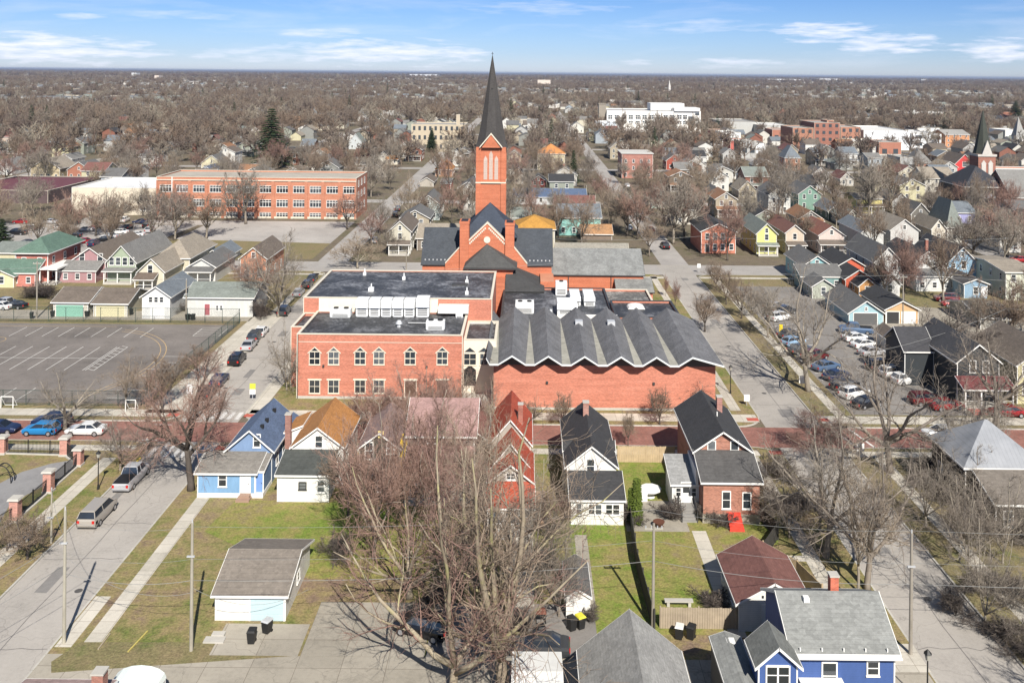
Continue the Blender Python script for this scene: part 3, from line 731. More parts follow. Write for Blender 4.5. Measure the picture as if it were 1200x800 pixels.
def brick_cottage():
    y0=90.6; yw=94.7
    x0=XA(815,600,yw); x1=XA(877,600,yw); ze=ZA(848,526,yw); zr=ZA(846,505,yw)
    r=house('house','red brick house with black gable roof, white porch and red cellar hatch','house',x0,y0)
    bm=brick((.36,.15,.095)); S=shingle((.085,.082,.08))
    w,rf=vol(r,x0,x1,yw,106.2,KH,ze,bm,S_DK,'gy',zr-ze,.42,TRIM,corner=False)
    a0=XA(824,605,y0); a1=XA(890,605,y0); z2=ZA(855,564,y0)
    vol(r,a0,a1,y0,yw-.01,KH+.9,z2,bm,S,'sf',1.35,.3,TRIM,corner=False)
    m=MB(); m.box(a0-x0-.06,a1-x0+.06,-.06,4.0,KH-.02,KH+.9); m.build('foundation',plain('sandstone',(.36,.33,.27)),r)
    b0=XA(788,590,93.0); b1=XA(819,590,93.0)
    vol(r,b0,a0-.02,93.0,97.5,KH,2.9,WHT,shingle((.27,.27,.265)),'sf',1.1,.25)
    c=MB(); c.box(a0-x0-.35,a0-x0-.1,2.15,7,2.9,4.5); c.build('parapet_strip',TRIM,r)
    door(r,'f',(b0+a0)/2+.05,1.05,.95,2.0,93.0,(.7,.7,.68),glass=True); win(r,'f',b0+.6,1.7,.45,.8,93.0); win(r,'f',a0-.5,1.7,.4,.8,93.0)
    st=MB()
    for i in range(5): st.box((b0+a0)/2-x0-.7,(b0+a0)/2-x0+.75,1.15-.28*i,1.43-.28*i,KH,1.0-.18*i)
    st.box((b0+a0)/2-x0-.7,(b0+a0)/2-x0+.75,1.43,2.38,KH,1.0)
    st.build('steps',plain('grey_step_boards',(.24,.23,.215)),r)
    rl=MB()
    for s in (-.75,.8):
        xx=(b0+a0)/2-x0+s
        for k in (0,1): rl.box(xx-.05,xx+.05,(.0,2.2)[k],(.1,2.3)[k],KH,(1.1,2.0)[k])
        rl.tube((xx,.05,1.1),(xx,2.25,2.0),.04,sides=4)
    rl.build('handrail',DKTRIM,r)
    cx=(x0+x1)/2
    win(r,'f',cx-1.15,ze-.95,.72,1.75,yw); win(r,'f',cx+1.25,ze-.95,.72,1.75,yw)
    win(r,'f',a0+2.3,1.65,.72,1.6,y0); win(r,'f',a0+4.35,1.65,.72,1.5,y0)
    # red sloping cellar hatch
    h=MB(); hx=a0-x0+3.0
    h.frustum([(hx-.7,-1.7,KH),(hx+.8,-1.7,KH),(hx+.8,-.07,KH),(hx-.7,-.07,KH)],[(hx-.65,-1.65,KH+.25),(hx+.7,-1.65,KH+.25),(hx+.7,-.07,KH+1.15),(hx-.65,-.07,KH+1.15)])
    h.build('cellar_hatch',plain('red_hatch_paint',(.55,.05,.03),.5),r)
    dp=MB(); dp.tube((x1-x0+.1,4.0,KH),(x1-x0+.1,4.0,ze),.05,sides=5); dp.build('downpipe',DKTRIM,r)
    chimney(r,None,cx+1.3,102.6,ze,zr+.8,.6,brick((.33,.15,.12)))
    mm=MB(); mm.tube((cx-x0+.35,8.6,zr-.6),(cx-x0+.35,8.6,zr+.35),.07,sides=6); mm.build('vent_pipe',TRIM,r)
brick_cottage()
def maroon_garage():
    Y=73.0; x0=XA(866,732,Y); x1=XA(947,732,Y); ze=ZA(905,704,Y); zr=ZA(911,682,Y)
    r=house('garage','white garage with a dull maroon shingle roof beside the wooden fence','garage',x0,Y)
    vol(r,x0,x1,Y,79.8,KH,ze,WHT,S_RB,'gy',zr-ze,.35)
    garage_door(r,'f',x0+3.2,KH,2.6,2.1,Y,(.72,.72,.70)); gable_vent(r,x0+2.3,Y,ze+.25,BLACK,.16)
    gable_vent(r,x0+1.9,Y,ze+.25,BLACK,.16)
    for y in (75.2,79): win(r,'l',y,1.2,.8,.8,x0)
maroon_garage()
def royal_blue_house():
    Y=62.3; x0=XA(935,790,Y); x1=XA(1048,790,Y); ze=ZA(990,762,Y)
    w=siding((.06,.11,.29)); S=shingle((.22,.225,.215))
    r=house('house','royal blue clapboard house with grey roof, white trim and brick chimney','house',x0,Y)
    yr=69.6; zr=ZA(980,694,(Y+yr)/2)
    w_,rf=vol(r,x0-.3,x1,Y,yr,KH,ze,w,S,'gx',zr-ze,.3)
    win(r,'f',XA(972,770,Y),ze-2.6,.9,1.75,Y); win(r,'f',XA(1023,770,Y),ze-1.6,.7,.85,Y)
    # front cross gable
    Yg=60.6; g0=XA(889,790,Yg); g1=XA(934,790,Yg); zg=ZA(911,776.5,Yg)
    vol(r,g0,g1,Yg,Yg+2.4,KH,zg,w,shingle((.15,.155,.145)),'gy',ZA(911,757,Yg)-zg,.3)
    win(r,'f',(g0+g1)/2,zg-1.35,1.45,1.1,Yg,TRIM,'pair')
    # low west wing
    wx0=XA(848,760,62)
    vol(r,wx0,g0-.02,55.5,66.1,KH,3.85,sid('#5b5c60'),S,'gy',.35,.12)
    mb=MB(); mb.box(wx0-x0+.9,wx0-x0+1.5,2.6,3.2,4.0,4.3); mb.build('skylight',TRIM,r)
    gt=MB(); gt.box(-.6,x1-x0+.35,-.56,-.44,ze-.30,ze-.16); gt.build('gutter',TRIM,r)
    sn=MB()
    for i in range(5): sn.box(.05+1.5*i,.12+1.5*i,-.22,-.14,ze+.05,ze+.30)
    sn.build('gutter_straps',TRIM,r)
    chimney(r,None,XA(977,688,(Y+yr)/2+.4),(Y+yr)/2+.5,zr-.3,zr+1.0,.6,brick((.5,.12,.06)))
    k=MB(); xx=XA(944,700,(Y+yr)/2-.6)-x0; k.box(xx-.2,xx+.2,(yr-Y)/2-.9,(yr-Y)/2-.5,zr-.25,zr+.1); k.build('roof_box',TRIM,r)
    pr=MB(); pr.box(.02,3.0,-.7,-.02,3.5,3.6); pr.build('porch_roof',TRIM,r)
royal_blue_house()
def grey_front_house():
    zr=7.2; xr,Yr=G(735,719,zr); 
    xl,Yl=G(676,760,4.6); xq,Yq=G(798,757,4.6)
    Yb=(Yl+Yq)/2
    r=house('house','house in the near foreground with mottled pale grey hipped roof','house',xl,46.0)
    S=shingle((.27,.265,.25),.32)
    vol(r,xl+.4,xq-.4,46.0,Yb-.4,KH,4.6,sid('#c9c4b8'),S,'gy',2.6,.4)
grey_front_house()
def big_white_garage():
    Y=73.8; x0=XA(252.5,729,Y); x1=XA(334,729,Y)
    r=house('garage','white detached garage with brown-grey shingle roof on the lawn beside the alley','garage',x0,Y)
    vol(r,x0,x1,Y,82.2,KH,2.3,WHT,shingle((.19,.165,.14),.2),'gx',1.35,.3)
    garage_door(r,'f',x0+4.2,KH+.02,2.7,2.05,Y,(.42,.54,.57))
    win(r,'r',78,1.1,.8,.7,x1)
big_white_garage()
def small_shed():
    Y=74.4; x0=XA(664,723,Y); x1=XA(691,723,Y)
    r=house('shed','tiny white shed with dark grey roof and yellow-lidded bin by the bare tree','shed',x0,Y)
    vol(r,x0,x1,Y,79.6,KH,2.0,WHT,shingle((.11,.105,.10)),'gy',.55,.15); door(r,'f',(x0+x1)/2+.1,KH,.8,1.75,Y)
small_shed()
# grey flat-topped garage and the bits of roof at the bottom edge
def bottom_bits():
    x0,y0=G(602,786,2.6); x1,_=G(657,786,2.6)
    r=house('garage','low white garage under the bare tree at the bottom edge','garage',x0,61.0)
    vol(r,x0,x1,61.0,66.2,KH,2.5,siding((.75,.75,.72)),plain('white_roof_felt',(.62,.62,.60),.7,.1),'gx',.35,.1); garage_door(r,'b',(x0+x1)/2,KH,2.2,2,66.2,(.7,.7,.68))
    x0,_=G(131,790,2.5); x1,_=G(191,790,2.5); Y0=57.6
    r=house('canopy','white translucent car canopy with rounded ribs near the brick chimney','canopy',x0,Y0)
    m=MB(); n=8; L=6.6; W_=x1-x0
    for i in range(n):
        a=math.pi*i/n; b=math.pi*(i+1)/n
        p=(W_/2-W_/2*math.cos(a),1.9+.85*math.sin(a)); q=(W_/2-W_/2*math.cos(b),1.9+.85*math.sin(b))
        m.frustum([(p[0],0,p[1]),(q[0],0,q[1]),(q[0],0,q[1]-.05),(p[0],0,p[1]-.05)],[(p[0],L,p[1]),(q[0],L,q[1]),(q[0],L,q[1]-.05),(p[0],L,p[1]-.05)])
    m.build('cover',plain('white_tarp',(.68,.73,.70),.5,.06),r)
    m=MB()
    for x in (0.02,W_-.02):
        for i in range(4): y=.1+i*2.1; m.tube((x,y,KH),(x,y,1.95),.05,sides=6)
    m.build('poles',METAL,r)
    x0,_=G(33,796,3.2); x1,_=G(120,796,3.2)
    r=house('house','low house with faded mauve roof and stubby brick chimney at the lower left','house',x0,55)
    vol(r,x0,x1+.6,55,61.9,KH,3.0,sid('#a89c92'),shingle((.33,.24,.22)),'gx',.9,.3)
    chimney(r,None,XA(117,782,60.2),60.2,2.5,4.9,.75,brick((.33,.14,.10)))
bottom_bits()
# --- east side of the near block
def metal_roof_house():
    # standing-seam hipped roof
    ap,Ya=G(1135,494.5,8.4)
    r=house('house','dark house with a silvery standing-seam metal hip roof at the right edge','house',46.2,88.4)
    seam,nt,b=nodes('seam_metal_roof'); v=texco(nt); s=nt.nodes.new('ShaderNodeSeparateXYZ'); nt.links.new(v,s.inputs[0])
    l=mth(nt,'FRACT',mth(nt,'MULTIPLY',s.outputs[0],2.3)); c=mixc(nt,1.0,ramp(nt,noise(nt,v,.5,5),[(.3,(.21,.22,.235)),(.7,(.30,.31,.33))]),ramp(nt,l,[(0,.72),(.12,1.0)]),'MULTIPLY')
    nt.links.new(c,b.inputs['Base Color']); b.inputs['Metallic'].default_value=.1; b.inputs['Roughness'].default_value=.5
    vol(r,45.4,53.4,92.9,100.6,KH,5.2,sid('#4c463f'),seam,'hip',3.1,.35,TRIM)
    vol(r,46.2,53.0,88.4,92.8,KH,3.4,sid('#4c463f'),shingle((.16,.14,.12)),'sf',1.5,.3)
    for i in range(3): win(r,'f',47.4+2.1*i,1.2,.8,1.4,88.4)
    win(r,'l',95,1.5,.9,1.5,45.4); win(r,'l',98.5,1.5,.9,1.5,45.4)
metal_roof_house()
def porch_house():
    # dark grey-green gabled house with maroon porch roof
    Y=122.5; x0=XA(1129,470,Y); x1=XA(1181,470,Y)
    r=house('house','dark charcoal house with white trimmed gable and maroon porch roof at the right','house',x0,Y)
    w=sid('#3e4347')
    w_,rf=vol(r,x0,x1-.3,Y+1.8,Y+15,KH,6.0,w,shingle((.06,.06,.065)),'gy',2.3,.35)
    win(r,'f',x0+2.1,4.5,.75,1.5,Y+1.8); win(r,'f',x0+3.9,4.5,.75,1.5,Y+1.8)
    porch(r,x0-.1,x1+.6,Y-.6,Y+1.79,3.0,.9,shingle((.14,.045,.045)),.5,4)
    win(r,'f',x0+1.3,1.3,.9,1.3,Y+1.8); win(r,'f',x0+4.4,1.3,.9,1.3,Y+1.8); door(r,'f',x0+2.9,.5,.95,2.05,Y+1.8,(.2,.12,.1))
    st=MB(); st.box(.2,5.4,-2.4,-.65,KH,.35); st.build('red_steps',plain('red_porch_boards',(.42,.09,.07)),r)
    vol(r,x0-4.2,x0-.01,Y+9,Y+16,KH,5.2,w,shingle((.05,.05,.055)),'gx',2.4,.3)
porch_house()
def yellow_edge_house():
    Y=124.5; x0=XA(1192,460,Y)
    r=house('house','pale yellow house cut by the right edge of the view','house',x0,Y)
    vol(r,x0,x0+8,Y,Y+12,KH,5.6,sid('#d8cd9a'),S_BR,'gy',2.6,.4); win(r,'f',x0+1.2,1.5,.9,1.5,Y); win(r,'f',x0+1.2,4.0,.9,1.4,Y)
yellow_edge_house()
def right_houses_near():
    r=house('house','brown clapboard house hidden behind the thicket at the lower right','house',57,72)
    vol(r,57,64.5,72,84,KH,5.4,sid('#7d6a58'),S_BR,'gy',2.8,.4)
    porch(r,57.2,64.3,69.6,71.99,2.9,.8,S_BR,.6,4); win(r,'f',59,3.7,.9,1.4,72); win(r,'f',62.4,3.7,.9,1.4,72)
    for y in (75,79): win(r,'l',y,1.5,.9,1.5,57); win(r,'l',y,4,.8,1.2,57)
right_houses_near()
# ================================================================ SCHOOL, HALL AND CHURCH
BRICK=brick((.44,.150,.098),'school_brick',(.44,.23,.165),.2)
BRICK2=brick((.44,.130,.066),'church_brick',(.46,.20,.12),.12)
BRICK3=brick((.40,.15,.09),'old_school_brick',(.42,.24,.16),.16)
def membrane(name,c,blue=0):
    m,nt,b=nodes(name); v=texco(nt)
    n=mth(nt,'ADD',mth(nt,'MULTIPLY',noise(nt,v,.25,7,.7,.6),.6),mth(nt,'MULTIPLY',noise(nt,v,2.2,5,.7),.4))
    o=ramp(nt,n,[(.40,tuple(k*.6 for k in c)),(.49,c),(.54,tuple(k*1.7+.02 for k in c)),(.61,tuple(k*2.6+.07 for k in c))])
    bt=nt.nodes.new('ShaderNodeTexBrick'); bt.offset=0; nt.links.new(v,bt.inputs['Vector']); bt.inputs['Scale'].default_value=1
    bt.inputs['Brick Width'].default_value=5.5; bt.inputs['Row Height'].default_value=30; bt.inputs['Mortar Size'].default_value=.03
    bt.inputs['Color1'].default_value=(1,1,1,1); bt.inputs['Color2'].default_value=(.85,.86,.9,1); bt.inputs['Mortar'].default_value=(1.5,1.5,1.5,1)
    o=mixc(nt,1.0,o,bt.outputs[0],'MULTIPLY')
    nt.links.new(o,b.inputs['Base Color']); b.inputs['Roughness'].default_value=.55
    return m
ROOF_D=membrane('dark_membrane_roof',(.045,.046,.05)); ROOF_W=membrane('weathered_membrane_roof',(.06,.062,.068)); ROOF_G=membrane('grey_gravel_roof',(.13,.125,.115))
CREAM=plain('cream_render',(.66,.60,.50),.8,.08,.8)
SX0,SX1,SY=-31.2,-8.55,124.0
def hvac(name,label,x,y,z,w,d,h,style=0,group=None):
    t=thing(name,label,'air handler',(x,y,z),group=group)
    b=MB(); b.box(0,w,0,d,.12,h); b.box(.08,w-.08,.08,d-.08,0,.12)
    if style==0: b.frustum([(-.03,-.25,h*.55),(w+.03,-.25,h*.55),(w+.03,0,h*.55),(-.03,0,h*.55)],[(-.03,-.02,h),(w+.03,-.02,h),(w+.03,0,h),(-.03,0,h)])
    b.build('casing',HVAC,t)
    g=MB(); 
    for i in range(4): g.box(w*.12,w*.88,-.012-(.0 if style else .0),0.0,h*(.12+.1*i),h*(.17+.1*i))
    g.build('grille',BLACK,t)
    if style==1:
        for i in range(max(1,int(w/1.1))):
            f=MB(); cx=w*(i+.5)/max(1,int(w/1.1)); f.prism([(cx+.38*math.cos(a),d/2+.38*math.sin(a)) for a in [2*math.pi*k/10 for k in range(10)]],h+.002,h+.16); f.build('fan',BLACK,t)
    return t
def school_front():
    r=house('school_building','two-storey red brick school wing with peaked white window hoods and flat dark roof','school',SX0,SY)
    hz=8.9
    vol(r,SX0,SX1,SY,136.0,KH,hz,BRICK,ROOF_D,'para',rise=.16,trim=TRIMC)
    # west notch
    vol(r,SX0-2.0,SX0-.003,SY+4.5,136,KH,hz-.3,BRICK,ROOF_D,'para',rise=.4,trim=TRIMC)
    b=MB(); b.box(.0,SX1-SX0,-.035,-.004,hz-1.05,hz-.98); b.build('stone_band',TRIMC,r)
    b=MB(); b.box(-.02,SX1-SX0+.02,-.08,-.004,KH,KH+.35); b.build('plinth',CONC,r)
    ppm=F_PX/SY
    for px in (368.7,391,422,444,480.6,518.2):
        win(r,'f',XA(px,425,SY),ZA(px,426,SY)-.05,1.35,1.65,SY,TRIMC,'gable')
    for i,px in enumerate((368.7,391,422,444,481,518.5)):
        if i<4: win(r,'f',XA(px,452,SY),ZA(px,460,SY),1.35,1.75,SY,TRIMC,'quad')
        elif i==4:
            o=door(r,'f',XA(px,460,SY),KH+.05,1.5,2.5,SY,(.10,.06,.045),TRIMC)
        else:
            m=MB(); x=XA(px,450,SY)-SX0; m.box(x-.75,x+.75,-.03,-.004,1.0,2.9); m.build('infill_panel',plain('brown_panel',(.14,.07,.05)),r)
        m=MB(); x=XA(px,450,SY)-SX0; m.box(x-.95,x+.95,-.10,-.004,ZA(px,445.5,SY)+.02,ZA(px,445.5,SY)+.22); m.build('lintel',TRIMC,r)
    dp=MB()
    for x in (.12,): dp.tube((x,-.08,KH),(x,-.08,hz),.06,sides=6)
    dp.build('downpipe',DKTRIM,r)
    lt=MB()
    for px in (379,500): lt.box(XA(px,440,SY)-SX0-.12,XA(px,440,SY)-SX0+.12,-.25,-.004,4.5,4.75)
    lt.build('wall_light',DKTRIM,r)
    # vents on the roof
    zr=hz-.16
    t=thing('roof_fan','silver spun-metal exhaust fan on the dark school roof','roof fan',(-12.9+-5.0,128.5,zr)); m=MB()
    m.prism([(.3*math.cos(a),.3*math.sin(a)) for a in [k*math.pi/4 for k in range(8)]],0,.5); m.build('base',METAL,t); m=MB()
    m.frustum([(.5*math.cos(a),.5*math.sin(a),.5) for a in [k*math.pi/6 for k in range(12)]],[(.25*math.cos(a),.25*math.sin(a),.95) for a in [k*math.pi/6 for k in range(12)]]); m.build('cowl',METAL,t,smooth=False)
    hvac('air_handler','long grey condenser box with three dark fans on the school roof',-13.9,127.0,zr,2.6,1.3,1.25,1)
    hvac('air_handler','white air handler with two round vents standing apart at the west of the school roof',-31.0+2.3,133.0,zr,3.0,1.6,1.2,1)
    hvac('roof_curb','small grey vent box near the east edge of the school roof',-10.2,133.2,zr,1.0,1.0,.7,2)
    # six tall white units against the upper wall
    g='white roof units lined up on the school roof'
    for i,(a,b,hh) in enumerate(((417,431,2.5),(432.5,445,2.5),(446.5,458.5,2.5),(460,472,2.5),(473.5,485.5,2.5),(487.5,502.5,2.8))):
        x0=XA(a,366,133.6); x1=XA(b,366,133.6)
        nm=['westmost','second from the west','third from the west','fourth from the west','fifth from the west','largest and eastmost'][i]
        hvac('rooftop_unit','white rooftop air unit, %s in the row of six'%nm,x0,133.6,zr,x1-x0,2.0,hh,0,g)
    # pipe run
    m=MB(); m.tube((-16.8,130,zr+.2),(-14,130,zr+.2),.07); tag(m.build('roof_pipe',METAL),'thin silver pipe between the fan and condenser on the school roof','pipe')
    # upper block
    r=house('school_building','taller school block behind with cream front wall and blotchy dark flat roof','school',-33.3,136.0)
    vol(r,-33.3,-5.0,136.01,155.0,6.0,10.9,BRICK,ROOF_W,'para',rise=.14,trim=TRIMC)
    L=r.location
    m=MB(); m.box(2.3,20.2,-.06,-.0+.005,8.5,10.85); m.build('cream_wall_panel',CREAM,r)
    m=MB(); m.box(20.4,24.9,-2.2,-.07,9.3,10.2); m.build('white_canopy',TRIM,r)
    vol(r,-33.3,-5.0,136.3,154.9,KH,5.99,BRICK,ROOF_W,'none',corner=False)
    for (x,y,s) in ((-24,141,.8),(-20,149,.5),(-9.5,147,.5),(-27,152,.5),(-9.0,139.5,.5)):
        m=MB(); m.box(x+33.3-s/2,x+33.3+s/2,y-136-s/2,y-136+s/2,10.55,11.1+s*.3); m.tube((x+33.3,y-136,11),(x+33.3,y-136,11.7+s*.3),.1); m.build('roof_vent',HVAC,r)
    m=MB(); m.box(21.5,24.0,9,10.5,10.6,10.95); m.build('roof_hatch',DKTRIM,r)
school_front()
def link():
    Y=126.5; x0=-8.5; x1=-4.0
    r=house('school_building','narrow cream connecting wing with pointed arches between school and hall','school',x0,Y)
    vol(r,x0,x1,Y,136,KH,7.6,CREAM,ROOF_D,'para',rise=.3,trim=TRIMC)
    for px in (550.5,567):
        x=XA(px,420,Y); win(r,'f',x,ZA(px,427,Y),1.7 if px<560 else 1.0,1.5,Y,TRIMC,'quad')
        m=MB(); a=x-x0; z=ZA(px,427,Y)+1.75; m.frustum([(a-.8,-.03,z),(a+.8,-.03,z),(a+.8,-.004,z),(a-.8,-.004,z)],[(a-.02,-.03,z+.6),(a+.02,-.03,z+.6),(a+.02,-.004,z+.6),(a-.02,-.004,z+.6)]); m.build('arch_pane',GLASS,r)
    m=MB(); a=XA(550.5,455,Y)-x0; m.box(a-.85,a+.85,-.03,-.004,1.2,3.4); m.frustum([(a-.85,-.03,3.4),(a+.85,-.03,3.4),(a+.85,-.004,3.4),(a-.85,-.004,3.4)],[(a-.02,-.03,4.1),(a+.02,-.03,4.1),(a+.02,-.004,4.1),(a-.02,-.004,4.1)]); m.build('arched_doorway',BLACK,r)
    m=MB(); m.box(-.4,4.2,-6,-.02,KH,.22); m.build('entry_slab',CONC,r)
    t=MB(); t.tube((0,0,0),(0,0,1.2),.28,.28,10); 
link()
def hall():
    X0=XA(578,480,120.7); X1=XA(838,483,120.7); Y=120.7; YR=141.5
    r=house('school_hall','long windowless brick hall with a pleated roof of seven grey gables','school hall',X0,Y)
    zt=6.05
    vol(r,X0,X1,Y,YR,KH,zt,BRICK,ROOF_D,'none',corner=False)
    pk=[XA(px,417,119.5) for px in (558,600,642.5,685,727.5,769,811)]
    p=pk[3]-pk[2]; zp=7.75; zv=6.65; L=r.location
    rf=MB(); val=MB(); wl_=MB(); fz=MB()
    S=shingle((.145,.145,.152),.48)
    V=plain('gravel_valley',(.30,.29,.25),.9,.3,1.4)
    yf=119.1-Y; yb=YR-Y
    xe=X1+.45
    for i,x in enumerate(pk):
        x-=L[0]; a=1.80; b=p/2+.015
        last=(i==len(pk)-1)
        # front ridge point & feet, rear ridge & feet
        F0=(max(x-a,-.95),yf,zv); F1=(x,yf,zp); F2=(xe+.35-L[0] if last else x+a,yf,zv)
        B0=(max(x-b,-.95),yb,zv-.05); B1=(x,yb,zp+.75); B2=(xe+.35-L[0] if last else x+b,yb,zv-.05)
        if x<-.95: F1=(-.95,yf,zp-.3); F0=None; B1=(-.95,yb,zp+.2)
        if F0:
            rf.poly([F0,F1,B1,B0])
            rf.poly([(q[0],q[1],q[2]-.15) for q in (B0,B1,F1,F0)])
            fz.frustum([(F0[0],yf-.12,zv-.17),(F0[0],yf,zv-.17),(F0[0],yf,zv+.05),(F0[0],yf-.12,zv+.05)],[(x,yf-.12,zp-.14),(x,yf,zp-.14),(x,yf,zp+.08),(x,yf-.12,zp+.08)])
        rf.poly([F1,F2,B2,B1]); rf.poly([(q[0],q[1],q[2]-.15) for q in (B1,B2,F2,F1)])
        z1=F1[2]
        fz.frustum([(F1[0],yf-.12,z1-.14),(F1[0],yf,z1-.14),(F1[0],yf,z1+.08),(F1[0],yf-.12,z1+.08)],[(F2[0],yf-.12,zv-.17),(F2[0],yf,zv-.17),(F2[0],yf,zv+.05),(F2[0],yf-.12,zv+.05)])
        # gable infill, set back to the wall face; overhang shadow painted into its colour
        xl=F0[0] if F0 else F1[0]
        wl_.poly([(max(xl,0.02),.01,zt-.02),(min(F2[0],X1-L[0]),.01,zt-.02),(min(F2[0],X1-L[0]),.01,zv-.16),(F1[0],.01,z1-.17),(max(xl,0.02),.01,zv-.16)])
        if i<len(pk)-1:
            nx=pk[i+1]-L[0]
            val.poly([(F2[0],yf,zv),(nx-a,yf,zv),(nx-b,yb,zv-.05),(min(F2[0]+b-a,nx-b),yb,zv-.05)])
            val.poly([(F2[0],yf,zv-.12),(F2[0]+b-a,yb,zv-.17),(nx-b,yb,zv-.17),(nx-a,yf,zv-.12)])
            fz.box(F2[0],nx-a,yf-.12,yf,zv-.17,zv+.05)
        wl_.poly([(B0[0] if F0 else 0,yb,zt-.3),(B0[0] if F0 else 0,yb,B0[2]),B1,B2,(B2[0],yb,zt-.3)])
    rf.build('pleated_roof',S,r); val.build('roof_valleys',V,r); wl_.build('gable_infill',plain('infill_painted_shade',(.10,.085,.075)),r); fz.build('zigzag_fascia',plain('pale_fascia',(.60,.62,.62),.5,.08),r)
    for px,py in ((678,388),(715.5,388)):
        x=XA(px,py,134.5); t=MB(); t.box(x-L[0]-.55,x-L[0]+.55,12.6,13.8,7.2,8.45); t.build('roof_cowl',METAL,r)
    lt=MB()
    for px in (641,766): lt.box(XA(px,452,Y)-L[0]-.15,XA(px,452,Y)-L[0]+.15,-.2,-.004,3.6,3.9)
    lt.build('wall_light',DKTRIM,r)
    st=MB(); st.box(0.02,X1-L[0]-.02,-.05,-.004,KH,.45); st.build('plinth',CONC,r)
    # flat roofed parts behind
    r=house('school_building','low flat dark-roofed wing with a domed skylight behind the pleated hall','school',5.0,YR+.1)
    vol(r,X0+.3,14.2,YR+.1,163.0,KH,6.3,BRICK,ROOF_W,'para',rise=.3,trim=DKTRIM)
    vol(r,14.25,24.5,YR+.1,152.0,KH,6.9,BRICK,ROOF_D,'para',rise=.3,trim=DKTRIM)
    vol(r,11.5,22.4,152.05,167.0,KH,5.2,BRICK,ROOF_G,'para',rise=.3,trim=TRIMC)
    m=MB(); L=r.location
    for k in range(6): 
        a=math.pi*k/6; b=math.pi*(k+1)/6; m.frustum([(13.2-1.4*math.cos(a),6,6.62+.5*math.sin(a)),(13.2-1.4*math.cos(a),8.2,6.62+.5*math.sin(a)),(13.2-1.4*math.cos(a),8.2,6.6),(13.2-1.4*math.cos(a),6,6.6)],[(13.2-1.4*math.cos(b),6,6.62+.5*math.sin(b)),(13.2-1.4*math.cos(b),8.2,6.62+.5*math.sin(b)),(13.2-1.4*math.cos(b),8.2,6.6),(13.2-1.4*math.cos(b),6,6.6)])
    m.build('skylight',TRIM,r)
    z=6.0
    hvac('air_handler','broad white air handler immediately behind the pleated roof, nearest the skylit wing',XA(653,362,146),145.2,z,3.2,4.2,2.0,0)
    hvac('air_handler','long white air handler, left of the pair by the church wall',XA(668,350,153),151.5,z,1.7,5.5,1.6,0)
    hvac('air_handler','long white air handler, right of the pair by the church wall',XA(684,350,153),151.5,z,1.8,5.5,1.6,0)
    hvac('air_handler','white box unit with three black fans in the roof well beneath the church',XA(604,365,147),146.5,z,3.0,2.4,1.7,1)
    hvac('air_handler','grey metal unit tucked in the corner of the church and slate-roofed wing',XA(650,338,164),158.5,z,2.0,2.0,2.3,1)
    hvac('air_handler','small grey cooling unit standing left of the broad white handler',XA(636,368,144),143.5,z,1.5,1.3,1.2,1)
    m=MB(); m.box(0,9.5,0,.25,0,1.0); o=m.build('white_upstand',TRIM,None,(XA(653,372,142),142.4,z)); tag(o,'long white parapet upstand behind the pleated roof','parapet')
    r=house('annex','small brick annex with mottled slate roof at the street end of the school','annex',XA(723,347,172),171)
    x0=XA(724,347,172); x1=XA(765,347,172)
    vol(r,x0,x1,172,176.4,KH,ZA(745,342,172),BRICK,shingle((.20,.20,.19),.45),'sf',1.6,.3,DKTRIM,corner=False)
    vol(r,20.5,22.6,166,171.9,KH,3.4,BRICK,ROOF_G,'para',rise=.2,trim=TRIMC)
hall()
def slate_wing():
    Y=176.0; x0=XA(646,322,Y); x1=XA(754,324,Y)
    r=house('parish_hall','brick wing with mottled grey slate roof beside the church','parish hall',x0,Y)
    S=shingle((.20,.205,.20),.5)
    vol(r,x0,x1,Y,189.4,KH,5.9,BRICK2,S,'gx',3.7,.3,DKTRIM,corner=False)
    vol(r,x0+1.5,x1-1.2,189.42,200.5,KH,5.2,brick((.34,.13,.09)),shingle((.25,.235,.20),.2),'gx',3.2,.3,TRIMC,corner=False)
    m=MB()
    for px in (666,716): x=XA(px,330,Y)-x0; m.tube((x,-.1,KH),(x,-.1,5.8),.08,sides=5)
    m.build('downpipe',DKTRIM,r)
slate_wing()
SPIRE=shingle((.058,.054,.052),.35)
